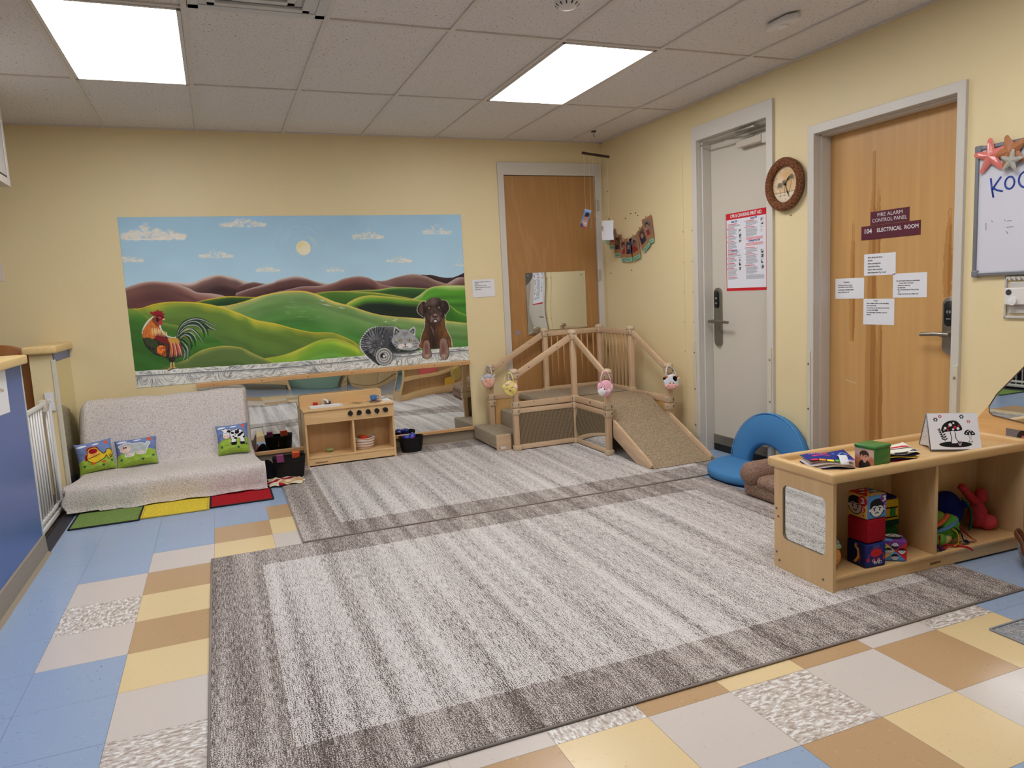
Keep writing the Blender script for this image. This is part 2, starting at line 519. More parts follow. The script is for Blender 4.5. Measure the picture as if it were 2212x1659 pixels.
def carpetmat():
    m, nt, b = newmat('brown_hall_carpet', 0.95, 0.1)
    n1 = noise(nt, coords(nt, (160, 60, 60)), 1, 3)
    nt.links.new(ramp(nt, n1, [(0.35, (58, 46, 40)), (0.65, (112, 94, 80))]), b.inputs['Base Color']); addbump(nt, b, n1, 0.8, 0.004)
    return m
o = obj('floor', MB().box(XL, -4.42, YF, 0, -0.03, -0.001), carpetmat()); o['kind'] = 'structure'
# ---- ceiling
ce = MB().box(XL, 0.02, YF, 0.02, HC + 0.008, HC + 0.05)
o = obj('ceiling', ce, ceilmat()); o['kind'] = 'structure'
gridm = mat('ceiling_grid_paint', (216, 209, 202), 0.5)
g = MB()
k = -7
while GX + k * 2 * T < 0:
    x = GX + k * 2 * T
    g.box(x - .012, x + .012, YF, 0, HC - .001, HC + .009, 0); k += 1
k = 0
while GY - k * 4 * T > YF:
    y = GY - k * 4 * T
    g.box(XL, 0, y - .012, y + .012, HC - .0005, HC + .0095, 0); k += 1
g.box(XL, 0, -.022, 0, HC - .0015, HC + .009); g.box(-.022, 0, YF, 0, HC - .0015, HC + .009)
obj('grid', g, gridm, o)
# ---- walls
D1 = (-0.977, -0.075, 2.298)          # door 1 opening: x range, height (back wall)
D2 = (1.44, 2.185, 2.318)             # door 2: -y range
D3 = (2.583, 3.494, 2.128)            # door 3
w = MB()
w.box(XL, D1[0], 0, .14, 0, HC + .01); w.box(D1[1], .14, 0, .14, 0, HC + .01); w.box(D1[0], D1[1], 0, .14, D1[2], HC + .01)
w.box(D1[0] - .02, D1[1] + .02, .14, .16, 0, HC)
o = obj('wall_back', w, WALL); o['kind'] = 'structure'
w = MB()
for a, b, z0, z1 in ((0, D2[0], 0, HC + .01), (D2[1], D3[0], 0, HC + .01), (D3[1], 9.4, 0, HC + .01), (D2[0], D2[1], D2[2], HC + .01), (D3[0], D3[1], D3[2], HC + .01)):
    w.box(0, .2, -b, -a, z0, z1)
w.box(.2, .22, -9.4, 0, 0, HC)
o = obj('wall_right', w, WALL); o['kind'] = 'structure'
o = obj('wall_left', MB().box(XL - .1, XL, YF, 0.14, 0, HC), WALL); o['kind'] = 'structure'
o = obj('wall_front', MB().box(XL, 0.2, YF - .1, YF, 0, HC), WALL); o['kind'] = 'structure'
# baseboards (vinyl cove base)
cove = mat('taupe_cove_base', (150, 137, 118), 0.45)
def covestrip(name, prof, axis, a, b):
    o = obj(name, MB().prism(prof, axis, a, b), cove); o['kind'] = 'structure'; return o
covestrip('baseboard_back', [(-.001, 0), (-.016, 0), (-.006, .012), (-.004, .1), (-.001, .102)], 0, -4.355, D1[0] - .055)
pr = lambda s: [(-.001, 0), (-.016, 0), (-.006, .012), (-.004, .1), (-.001, .102)]
covestrip('baseboard_right', pr(0), 1, -1.385, -.02); covestrip('baseboard_right', pr(0), 1, -2.53, -2.245)
covestrip('baseboard_right', pr(0), 1, -9.3, -3.56)
# wall panel seams and trim on the right wall
trimm = WALL
screwm = mat('trim_screw', (216, 200, 156), 0.4)
def rivets(mb, pts, r=.006, ax=0):
    for p in pts: mb.ball(p, r, r, r, 8, 6)
    return mb
for nm, y in (('trim_1', -1.245), ('trim_2', -1.36)):
    o = obj(nm, MB().box(-.003, -.0005, y - .006, y + .006, .1, 2.24 if nm == 'trim_1' else 1.72, .001), trimm); o['kind'] = 'structure'
    for k in range(7): obj('screw', MB().ball((-.005, y, .3 + k * .23), .006, n=8, m=6), screwm, o)
o = obj('trim_3', MB().box(-.0015, -.0003, -1.36, -.01, 2.243, 2.247), trimm); o['kind'] = 'structure'
# ---- doors
fgrey = mat('beige_grey_frame_paint', (212, 206, 196), 0.4)
fgrey2 = mat('satin_grey_frame_paint', (208, 202, 192), 0.35)
def frame_back():
    f = MB()
    x0, x1, z = D1
    f.box(x0 - .052, x0 + .004, -.018, .10, 0, z + .105, .003); f.box(x1 - .004, x1 + .056, -.018, .10, 0, z + .105, .003)
    f.box(x0, x1, -.018, .10, z - .004, z + .105, .003)
    return f
d = struct('door_1', (-.526, 0, 0))
obj('door_frame', frame_back(), fgrey, d)
obj('door_slab', MB().box(D1[0] + .01, D1[1] - .008, .0, .045, .01, D1[2] - .008, .002), wood('reddish_door_veneer', (172, 126, 76), (182, 136, 84), (140, 94, 50), 2, .38, 40, 2.6, 14.0), d)
hm = mat('painted_hinge', (190, 180, 165), .4)
for z in (2.03, 1.40, .25):
    h = MB(); h.cyl((D1[1] - .002, -.022, z - .055), (D1[1] - .002, -.022, z + .055), .009, n=12); h.box(D1[1] - .004, D1[1] + .03, -.021, -.017, z - .05, z + .05)
    obj('hinge', h, hm, d, True, auto=40)
h = MB().prism([(-.906 + .021 * math.cos(t * PI / 12), .921 + .021 * math.sin(t * PI / 12)) for t in range(24)], 1, -.003, 0)
obj('lock_cover', h, mat('grey_plastic_disc', (140, 140, 146), .5), d)
# door 2 and 3 in the right wall: frame with a stop, recessed slab
def frame_right(a, b, z, fa, fb, ft, xs):
    f = MB()
    f.box(-.02, .02, -a - .004, -a + fa, 0, z + ft, .003); f.box(-.02, .02, -b - fb, -b + .004, 0, z + ft, .003)
    f.box(-.02, .02, -b, -a, z - .004, z + ft, .003)
    f.box(.0, xs + .05, -a - .006, -a + .02, 0, z + .01); f.box(.0, xs + .05, -b - .02, -b + .006, 0, z + .01); f.box(.0, xs + .05, -b, -a, z - .006, z + .02)
    f.box(.028, xs, -a - .016, -a, 0, z, .003); f.box(.028, xs, -b, -b + .016, 0, z, .003); f.box(.028, xs, -b, -a, z - .016, z, .003)
    return f
SX = .103
d = struct('door_2', (0, -1.81, 0))
obj('door_frame', frame_right(D2[0], D2[1], D2[2], .053, .053, .10, SX), fgrey, d)
obj('door_slab', MB().box(SX, SX + .045, -D2[1] + .008, -D2[0] - .008, .06, D2[2] - .008, .002), mat('warm_grey_door_paint', (206, 198, 184), .42, bump=(30, .05)), d)
obj('kick_rail', MB().box(SX - .012, SX + .002, -D2[1] + .02, -D2[0] - .02, .055, .125, .003), mat('aluminium_rail', (150, 144, 132), .35, .7), d)
obj('sweep', MB().box(SX - .01, SX + .04, -D2[1] + .02, -D2[0] - .02, .004, .056, .002), mat('black_rubber_sweep', (18, 17, 18), .6), d)
steel = mat('brushed_steel', (150, 143, 134), .3, .9)
blackp = mat('black_plastic', (14, 14, 16), .3)
whitem = mat('white_print', (235, 235, 235), .6)
def capsule(cy, z0, z1, w, x, t, n=10):
    """rounded upright plate on a plane of constant x"""
    P = []
    r = w / 2
    for k in range(n + 1):
        a = PI * k / n; P.append((cy + r * math.cos(a), z1 - r + r * math.sin(a)))
    for k in range(n + 1):
        a = PI + PI * k / n; P.append((cy + r * math.cos(a), z0 + r + r * math.sin(a)))
    return MB().prism(P, 0, x - t, x, .0015)
def lockset(d, cy, z0, z1, lever_y0, lever_y1, lz):
    p = obj('lock_plate', capsule(cy, z0, z1, .078, SX, .02), steel, d, True, auto=35)
    obj('card_reader', capsule(cy + (0.0), z1 - .15, z1 - .02, .05, SX - .02, .008), blackp, p, True, auto=35)
    text('((·))', .012, (SX - .0285, cy + .012, z1 - .08), *RT, whitem, p)
    text('SALTO', .006, (SX - .0285, cy + .011, z1 - .115), *RT, whitem, p)
    h = MB(); h.cyl((SX - .015, cy, lz), (SX - .075, cy, lz), .014, n=16)
    h.tube([(SX - .07, lever_y0, lz), (SX - .07, (lever_y0 + lever_y1) / 2, lz + .002), (SX - .066, lever_y1, lz - .004)], [.011, .011, .010], 12)
    obj('lever_handle', h, steel, d, True, auto=40)
lockset(d, -1.532, .808, 1.242, -1.498, -1.712, .995)
c = obj('door_closer', MB().box(SX - .06, SX, -2.06, -1.81, 2.192, 2.240, .008), mat('painted_closer', (200, 190, 176), .4), d)
obj('closer_bracket', MB().box(SX - .05, SX, -2.11, -2.055, 2.180, 2.245, .004), fgrey, c)
a = MB(); a.tube([(SX - .05, -1.98, 2.245), (.01, -1.72, 2.270)], .007, 8); a.tube([(.0, -1.47, 2.275), (.01, -1.72, 2.262), (.02, -1.95, 2.29)], .006, 8)
a.box(-.004, .04, -2.05, -1.86, 2.285, 2.297, .002)
obj('closer_arm', a, mat('closer_arm_metal', (165, 158, 148), .35, .6), c, True, auto=40)
d = struct('door_3', (0, -3.03, 0))
obj('door_frame', frame_right(D3[0], D3[1], D3[2], .046, .040, .048, SX), fgrey2, d)
# slab: birch veneer with brown heartwood streaks of its own
cv = Canvas(D3[0] + .008, D3[1] - .008, .01, D3[2] - .008, .0045, (204, 158, 100))
cv.grain(.05, 1.2, .8, 3); cv.grain(.05, 60, 3, 4); cv.grain(.03, 25, 1.2, 5)
hw = (168, 116, 58)
def streak(uc, z0, z1, wd, seed):
    n = 18; L = []; R = []
    rs = np.random.RandomState(seed)
    for k in range(n + 1):
        t = k / n; z = z0 + (z1 - z0) * t; q = wd * (.35 + .65 * math.sin(PI * min(1, t * 1.1 + .02)) ** .6) * (1 - .55 * t)
        L.append((uc - q / 2 + rs.uniform(-.003, .003), z)); R.append((uc + q / 2 + rs.uniform(-.003, .003), z))
    P = sm(L, k=3) + sm(R, k=3)[::-1]
    cv.poly(P, hw, .55); cv.poly([((x - uc) * .45 + uc + .012, z) for x, z in P], (146, 94, 44), .5)
streak(2.905, .02, 1.97, .10, 1); streak(2.765, .9, 1.60, .05, 2); streak(3.37, 1.15, 1.60, .06, 3); streak(2.96, .02, 1.15, .07, 4); streak(3.43, 1.3, 1.9, .03, 5); streak(2.94, 1.3, 1.78, .04, 6)
cv.line([(2.72, .665), (2.76, .655), (2.80, .65)], .002, (225, 205, 170), .8)
s = cv.mesh('door_slab', fright(SX), paintmat(.36), d)
obj('door_core', MB().box(SX + .001, SX + .045, -D3[1] + .008, -D3[0] - .008, .01, D3[2] - .008), wood('door_edge_wood', (196, 150, 92), (206, 160, 100), (170, 120, 66), 2), d)
lockset(d, -3.402, .860, 1.155, -3.44, -3.275, .966)
# corner guards beside the doors
gm = mat('corner_guard_vinyl', (214, 204, 180), .4)
for nm, y, z in (('trim_4', -1.395, .84), ('trim_5', -2.555, .84), ('trim_6', -3.52, .82), ('trim_7', -2.215, .84)):
    o = obj(nm, MB().box(-.026, -.019, y - .014, y + .014, .1, z, .003), gm); o['kind'] = 'structure'
    for k in range(3): obj('screw', MB().ball((-.027, y, .2 + k * .28), .007, n=8, m=6), mat('steel_screw', (150, 145, 135), .3, .8), o)

# ---- ceiling fixtures
dif, nt, b = newmat('lit_prismatic_diffuser', .5)
tc = coords(nt, (1, 1, 1))
sp = nt.nodes.new('ShaderNodeSeparateXYZ'); nt.links.new(tc, sp.inputs[0])
wv = math_(nt, 'COSINE', math_(nt, 'MULTIPLY', sp.outputs[0], 2 * PI / .19))
st = math_(nt, 'ADD', math_(nt, 'MULTIPLY', wv, .09), 1.0)
st = math_(nt, 'MULTIPLY', st, LIGHT)
b.inputs['Base Color'].default_value = (.7, .7, .7, 1)
b.inputs['Emission Color'].default_value = (.985, .985, 1.0, 1)
nt.links.new(st, b.inputs['Emission Strength'])
def light(ix, iy, label):
    x0 = GX + ix * 2 * T + .014; x1 = x0 + 2 * T - .028; y1 = GY - iy * 4 * T - .014; y0 = y1 - 4 * T + .028
    t = thing('ceiling_light', label, 'ceiling light', ((x0 + x1) / 2, (y0 + y1) / 2, HC))
    f = MB()
    f.box(x0, x1, y0, y0 + .018, HC - .004, HC + .007, .001); f.box(x0, x1, y1 - .018, y1, HC - .004, HC + .007, .001)
    f.box(x0, x0 + .018, y0, y1, HC - .004, HC + .007, .001); f.box(x1 - .018, x1, y0, y1, HC - .004, HC + .007, .001)
    obj('frame', f, mat('fixture_frame', (215, 210, 204), .4), t)
    obj('diffuser', MB().box(x0 + .016, x1 - .016, y0 + .016, y1 - .016, HC - .002, HC + .006), dif, t)
light(0, 0, 'rectangular recessed fluorescent light, the large one at the top left above the gate')
light(4, 0, 'rectangular recessed fluorescent light in the ceiling above the climber and the back door')
light(4, 2, 'rectangular recessed fluorescent light behind the camera, over the right side of the room')
light(0, 2, 'rectangular recessed fluorescent light behind the camera, over the left side of the room')
light(-5, 1, 'rectangular recessed fluorescent light added out of view to light the hall beyond the blue partition')  # unseen extra panel, added for its light on the hall side
# vent
t = thing('ceiling_vent', 'square metal air vent in the ceiling at the top edge beside the left light', 'vent', (-3.09, -2.74, HC))
v = MB(); x0, x1, y1, y0 = -3.375, -2.795, -2.43, -3.03
vm = mat('vent_white_metal', (205, 203, 200), .4)
for q in ((x0, x1, y1 - .045, y1), (x0, x1, y0, y0 + .045), (x0, x0 + .045, y0, y1), (x1 - .045, x1, y0, y1)): v.box(*q, HC - .006, HC + .006, .002)
obj('frame', v, vm, t)
obj('plate', MB().box(x0 + .04, x1 - .04, y0 + .04, y1 - .04, HC - .001, HC + .006), vm, t)
for k in range(3):
    i = .075 + k * .07; s = MB()
    for (ax0, ax1, ay0, ay1) in ((x0 + i, x1 - i, y1 - i - .035, y1 - i), (x0 + i, x1 - i, y0 + i, y0 + i + .035), (x0 + i, x0 + i + .035, y0 + i, y1 - i), (x1 - i - .035, x1 - i, y0 + i, y1 - i)): s.box(ax0, ax1, ay0, ay1, HC - .014, HC - .002, .003)
    obj('louvre', s, vm, t)
# smoke detector, motion sensor
t = thing('smoke_detector', 'round white smoke detector on the ceiling, cut by the top edge of the photo', 'detector', (-1.79, -2.93, HC))
obj('base', MB().lathe([(.0, .0), (.06, .0), (.06, -.016), (.052, -.03), (.03, -.045), (0, -.048)], (-1.79, -2.93, HC), 32), mat('white_plastic', (225, 220, 214), .4), t, True, auto=40)
s = MB()
for k in range(12):
    a = 2 * PI * k / 12
    s.beam((-1.79 + .035 * math.cos(a), -2.93 + .035 * math.sin(a), HC - .038), (-1.79 + .055 * math.cos(a), -2.93 + .055 * math.sin(a), HC - .028), .006, .004)
obj('slot', s, blackp, t)
t = thing('motion_sensor', 'flat white hexagonal motion sensor on the ceiling above the wooden door', 'sensor', (-.59, -2.965, HC))
P = [(-.115, -.02), (-.07, -.07), (.07, -.07), (.115, -.02), (.115, .02), (.07, .07), (-.07, .07), (-.115, .02)]
P = [( -.59 + p[1] * .62, -2.965 + p[0] * .95) for p in P]
obj('housing', MB().prism(P, 2, HC - .03, HC, .008), MATS['white_plastic'], t, True, auto=40)
obj('lens', MB().lathe([(0, -.046), (.012, -.045), (.024, -.038), (.03, -.026)][::-1], (-.59, -2.965, HC), 24), mat('frosted_lens', (236, 232, 226), .3), t, True)
# ================================================================== MURAL
MX0, MX1, MZ0, MZ1 = -3.98, -1.377, .716, 1.962
cv = Canvas(MX0, MX1, MZ0, MZ1, .0031, (150, 186, 212))
def zA(p): return onback(240 + p[0] / 4.809, 440 + p[1] / 4.809)
def zB(p): return onback(640 + p[0] / 4.809, 440 + p[1] / 4.809)
def zR(p): return onback(280 + p[0] / 8.295, 640 + p[1] / 8.295)
def zC(p): return onback(760 + p[0] / 7.9, 620 + p[1] / 7.9)
def zz(f, L): return [f(p) for p in L]
def skyc(X, Y):
    t = np.clip((Y - 1.45) / .5, 0, 1)[..., None]
    return np.array((176, 210, 228)) * (1 - t) + np.array((158, 196, 220)) * t
cv.rect(MX0, MX1, 1.2, MZ1 + .1, skyc)
cv.grain(.03, 6, 10, 8)
# sun with brushed rings
sx, sz = zA((1998, 460))
for k in range(26):
    r = .055 + .008 * k; a0 = rnd.uniform(-.6, 2.4) if k % 2 else rnd.uniform(1.5, 5); L = rnd.uniform(.7, 1.8)
    cv.line([(sx + r * 1.0 * math.cos(a0 + L * q / 10), sz + r * math.sin(a0 + L * q / 10)) for q in range(11)], .0035, (205, 222, 226), .30 if k < 20 else .18, 0, 0)
cv.line([(sx + .10 * math.cos(a), sz + .10 * math.sin(a)) for a in np.linspace(.1, 1.3, 9)], .012, (214, 222, 214), .35, 0, 0)
cv.ell(sx, sz, .056, .056, (232, 224, 190)); cv.ell(sx - .012, sz + .018, .028, .022, (226, 212, 140), soft=.8, a=.7); cv.ell(sx + .01, sz - .008, .036, .036, (236, 228, 206), soft=.6, a=.6)
# clouds
def cloud(f, c, w, h, n, seed, tall=.0):
    rs = random.Random(seed)
    for k in range(n):
        t = rs.uniform(-1, 1); env = (1 - abs(t) ** 1.6)
        y = rs.uniform(-.38 + .12 * abs(t), .05 + env * (.95 if abs(t - tall) < .35 else .50)) * rs.uniform(.6, 1.1)
        p = f((c[0] + t * w, c[1] - y * h))
        q = rs.randint(-9, 8)
        cv.ell(p[0], p[1], rs.uniform(.008, .022) * (w / 300) ** .5, rs.uniform(.005, .012) * (w / 300) ** .5, (226 + q, 221 + q, 212 + q), rs.uniform(-.6, .6), .9, .5)
    a = f((c[0] - w, c[1] + h * .36)); b = f((c[0] + w, c[1] + h * .36))
    for k in range(int(n / 3)):
        t = rs.uniform(0.05, .95)
        cv.line([(a[0] + (b[0] - a[0]) * t, a[1] + .004), (a[0] + (b[0] - a[0]) * (t + .06), a[1] - .002)], .004, (236, 228, 214), .6, 0, 0)
cloud(zA, (440, 330), 330, 130, 230, 1, -.5); cloud(zA, (1370, 215), 230, 70, 90, 2, 0); cloud(zA, (1090, 540), 170, 60, 60, 3, 0)
cloud(zA, (190, 585), 150, 60, 60, 4, -.6); cloud(zA, (1620, 690), 130, 45, 50, 5, 0); cloud(zB, (740, 340), 165, 80, 90, 6, .1)
cloud(zB, (1460, 290), 145, 75, 80, 7, 0); cloud(zB, (1070, 590), 130, 60, 70, 8, -.1); cloud(zB, (400, 690), 95, 35, 40, 9, 0); cloud(zB, (1700, 630), 50, 40, 26, 10, .2)
# hills, back to front
def hill(f, ridge, top, mid, low, d1, d2, rim=None, seed=1, amp=.28, rimw=.004, sx=4, sy=30, floor=.79):
    R = sm(zz(f, ridge)); xs = np.array([p[0] for p in R]); ys = np.array([p[1] for p in R]); od = np.argsort(xs); xs = xs[od]; ys = ys[od]
    top, mid, low = [np.array(c, float) for c in (top, mid, low)]
    def C(X, Y):
        d = np.interp(X, xs, ys) - Y
        d = d + (vnoise(X + 9, Y + d, seed, sx * 1.5, sy) - .5) * d1 * .9
        t1 = np.clip(d / d1, 0, 1)[..., None]; t2 = np.clip((d - d1) / d2, 0, 1)[..., None]
        c = top * (1 - t1) + mid * t1; c = c * (1 - t2) + low * t2
        s = (vnoise(X + 9, Y + np.interp(X, xs, ys) * -1.0 + 3, seed + 5, sx, sy) - .5)[..., None]
        return c * (1 + s * amp)
    P = [(xs[0] - .35, floor)] + list(zip(xs, ys)) + [(xs[-1] + .35, floor)]
    cv.poly(P, C)
    if rim: cv.line(list(zip(xs, ys - rimw * .4)), rimw * 1.25, rim, .9, .0015, .0015)
br, bd, bh = (120, 90, 84), (62, 38, 38), (200, 186, 178)
hill(zB, [(1290, 740), (1400, 740), (1500, 762), (1600, 770), (1680, 747), (1745, 715)], (70, 50, 50), (48, 30, 32), (50, 32, 32), .02, .1)
hill(zA, [(600, 815), (700, 820), (800, 825), (880, 810), (980, 770), (1110, 742), (1230, 760), (1400, 810), (1550, 870), (1700, 905), (1900, 930)], bh, br, bd, .03, .09, (200, 186, 176), 11)
hill(zA, [(1330, 850), (1440, 822), (1500, 818), (1600, 838), (1750, 870), (1900, 880), (2050, 885)], (120, 90, 86), (92, 62, 60), bd, .02, .06, (150, 126, 122), 12)
hill(zA, [(1300, 930), (1450, 880), (1540, 856), (1600, 840), (1680, 820), (1750, 790), (1900, 757), (2000, 768), (2130, 808), (2250, 835), (2300, 838)], (168, 148, 142), (104, 72, 68), bd, .022, .06, (190, 176, 168), 13)
hill(zB, [(780, 790), (830, 800), (920, 800), (1050, 762), (1200, 735), (1330, 752), (1450, 800), (1560, 832), (1650, 850)], (150, 120, 110), br, bd, .03, .08, (176, 150, 140), 15)
hill(zB, [(-260, 930), (-120, 900), (-30, 880), (60, 862), (250, 855), (400, 820), (500, 780), (640, 757), (760, 775), (870, 835), (1000, 862), (1200, 880)], (152, 120, 114), (116, 78, 72), bd, .025, .08, (170, 144, 138), 14)
hill(zB, [(1555, 838), (1650, 782), (1700, 768), (1750, 765)], (168, 144, 140), br, bd, .03, .08, (190, 170, 164), 16)
hill(zA, [(140, 880), (200, 855), (300, 825), (420, 808), (560, 815), (680, 840), (800, 880), (900, 925), (1050, 935), (1160, 955), (1260, 985)], (176, 150, 142), (128, 88, 80), (98, 60, 58), .035, .1, (190, 166, 158), 17)
gy, gg, gd = (166, 172, 70), (84, 128, 48), (36, 78, 34)
hill(zB, [(560, 905), (700, 898), (850, 895), (1000, 872), (1180, 872), (1400, 884)], (120, 148, 76), (62, 108, 46), (40, 72, 36), .015, .05, (170, 180, 100), 23)
hill(zB, [(195, 930), (300, 915), (500, 908), (700, 918), (850, 930), (1000, 950), (1200, 985), (1320, 1010)], (140, 156, 70), gg, (60, 108, 46), .02, .08, (190, 176, 70), 22)
hill(zB, [(1200, 995), (1280, 950), (1380, 880), (1500, 855), (1620, 850), (1760, 850)], (172, 186, 116), (84, 150, 44), (62, 122, 42), .04, .14, (186, 196, 110), 24)
hill(zB, [(1540, 1040), (1600, 1060), (1660, 1110), (1720, 1140), (1800, 1160)], (120, 160, 60), (70, 134, 40), (60, 120, 40), .02, .08, (150, 170, 70), 29)
hill(zB, [(525, 1037), (620, 985), (750, 955), (900, 965), (1100, 985), (1310, 1010), (1400, 1025)], (184, 182, 84), (94, 146, 48), (28, 44, 32), .035, .045, (214, 186, 80), 25)
hill(zB, [(1540, 1190), (1640, 1235), (1720, 1255), (1800, 1262)], (110, 160, 44), (130, 160, 40), (84, 140, 40), .02, .1, (30, 80, 36), 30)
hill(zA, [(880, 1022), (1000, 995), (1200, 965), (1350, 968), (1520, 972)], (146, 150, 58), (60, 96, 42), (28, 62, 36), .016, .03, (206, 180, 60), 21, floor=1.2)
hill(zA, [(1060, 1064), (1150, 1064), (1240, 1052), (1400, 1012), (1550, 960), (1750, 920), (1923, 908), (2040, 918), (2170, 958), (2320, 1020), (2470, 1060), (2720, 1140), (2920, 1172), (3240, 1195), (3700, 1240)], (190, 188, 110), (118, 150, 90), (70, 128, 54), .045, .24, (226, 196, 84), 26, .2, .005)
for k in range(26):
    p = zB((rnd.uniform(-150, 260), rnd.uniform(960, 1200))); cv.line([p, (p[0] + .06, p[1] - .006)], .002, (176, 190, 150), .4, 0, 0)
for a, b in (((240, 1000), (300, 1010)), ((250, 1040), (380, 1065)), ((430, 1075), (510, 1090)), ((985, 1215), (1050, 1220)), ((1010, 1198), (1060, 1200)), ((910, 1226), (950, 1226))): cv.line([zB(a), zB(b)], .005, (214, 222, 206), .7, 0, 0)
hill(zA, [(160, 1092), (300, 1088), (390, 1060), (480, 1037), (650, 1020), (900, 1030), (1100, 1065), (1300, 1130), (1500, 1210), (1700, 1245), (1900, 1300), (2100, 1338), (2300, 1345), (2500, 1420), (2600, 1500)], (178, 172, 56), (104, 134, 54), (78, 108, 52), .06, .25, (222, 194, 60), 27, .18, .004)
hill(zA, [(160, 1085), (240, 1100), (330, 1140), (420, 1200), (600, 1250), (800, 1290), (1000, 1340)], (112, 138, 56), (70, 120, 44), (56, 104, 40), .05, .2, (130, 150, 60), 31, .2, .003)
hill(zA, [(1500, 1620), (1700, 1590), (1830, 1560), (2000, 1490), (2150, 1425), (2300, 1402), (2450, 1440), (2560, 1495), (2620, 1560)], (180, 192, 66), (122, 168, 54), (100, 156, 66), .06, .1, (190, 180, 70), 32, .2, .003, floor=.8)
hill(zA, [(780, 1620), (860, 1570), (950, 1520), (1080, 1490), (1200, 1480), (1350, 1500), (1480, 1560), (1640, 1630), (1700, 1660)], (140, 150, 76), (96, 118, 62), (84, 110, 56), .03, .1, (196, 176, 80), 33, .15, .003, floor=.8)
# painted stone ledge
lt = [onback(290, 802), onback(600, 784), onback(1013, 748)]; mid_ = [onback(291, 812), onback(600, 795), onback(1014, 756)]
xsl = np.array([MX0 - .01, MX1 + .01])
zt = lambda X: np.interp(X, [lt[0][0], lt[1][0], lt[2][0]], [lt[0][1], lt[1][1], lt[2][1]])
zm = lambda X: np.interp(X, [mid_[0][0], mid_[1][0], mid_[2][0]], [mid_[0][1], mid_[1][1], mid_[2][1]])
def ledge(X, Y):
    ph = X * 22 + 5 * vnoise(X + 9, Y, 41, 3, 9); v = np.sin((Y * 260 + 9 * vnoise(X + 9, Y, 42, 5, 6) * 4 + 2.5 * np.sin(ph)))
    cut = vnoise(X + 9, Y, 43, 40, 60)
    g = 226 + 14 * (vnoise(X + 9, Y, 44, 10, 20) - .5)
    sh = np.clip(1 - (zm(X) - Y) / .022, 0, 1) * (Y < zm(X)) * .30
    g = g * (1 - sh)
    return np.stack([g * .985, g * .985, g * .955], -1)
cv.poly([(MX0 - .01, .6), (MX1 + .01, .6), (MX1 + .01, float(zt(MX1))), (float(lt[1][0]), lt[1][1]), (MX0 - .01, float(zt(MX0)))], ledge)
rl = random.Random(77)
cen = [(rl.uniform(MX0, MX1), rl.uniform(.70, .80), rl.choice((-1, 1)), rl.uniform(.04, .10)) for _ in range(26)]
def flow(x, y):
    a = .9 * math.sin(x * 7.3 + 2) * math.cos(y * 31 + x * 3) * .9 + .1
    dx, dy = math.cos(a), math.sin(a)
    for cx, cy, s, r in cen:
        d2 = ((x - cx) ** 2 + (y - cy) ** 2) / (r * r)
        if d2 < 4:
            w_ = math.exp(-d2) * 3.0; q = math.hypot(x - cx, y - cy) + 1e-4
            dx += w_ * s * -(y - cy) / q; dy += w_ * s * (x - cx) / q
    n_ = math.hypot(dx, dy) + 1e-9
    return dx / n_, dy / n_
for k in range(1700):
    x = rl.uniform(MX0, MX1); up = rl.random() < .26
    y = float(zm(x)) + rl.uniform(.004, .034) if up else float(zm(x)) - rl.uniform(.006, .15)
    if y > float(zt(x)) - .002 or y < MZ0: continue
    P_ = [(x, y)]
    for q in range(rl.randint(3, 8)):
        dx, dy = flow(x, y); x += dx * .0085; y += dy * .0085
        if y > float(zt(x)) - .002 or (up and y < float(zm(x))) or (not up and y > float(zm(x)) - .003): break
        P_.append((x, y))
    if len(P_) > 2: cv.line(P_, .00165, (96, 102, 106) if k % 3 else (136, 140, 140), .85, .0004, .0006)
cv.line([(x, float(zm(x))) for x in np.linspace(MX0, MX1, 20)], .0028, (70, 76, 84), .8)
# rooster
def P(L, k=5): return sm(zz(zR, L), True, k)
def S(L): return sm(zz(zR, L), False, 6)
cv.line(S([(420, 375), (330, 450), (260, 560), (232, 660)]), .006, (230, 228, 220), .9)
cv.line(S([(535, 520), (560, 600), (620, 680), (700, 735), (790, 750), (850, 735)]), .008, (226, 226, 222), .95)
for pts in ([(850, 740), (900, 560), (1010, 450), (1200, 410), (1350, 440), (1470, 505), (1560, 538)], [(860, 740), (930, 600), (1080, 500), (1220, 520), (1320, 620), (1340, 740)],
            [(860, 740), (940, 600), (1120, 460), (1260, 480), (1370, 570), (1410, 700)], [(870, 750), (980, 640), (1110, 600), (1230, 680), (1310, 820)],
            [(880, 760), (980, 680), (1080, 680), (1160, 780), (1180, 900)], [(880, 770), (960, 720), (1050, 760), (1110, 880), (1090, 960)], [(880, 790), (950, 790), (1020, 880), (1055, 1000), (1050, 1130)],
            [(890, 800), (930, 850), (985, 960), (990, 1060), (955, 1140)], [(1200, 440), (1350, 520), (1450, 570), (1550, 610)]):
    cv.line(S(pts), .013, (32, 58, 46), 1, .002, .006)
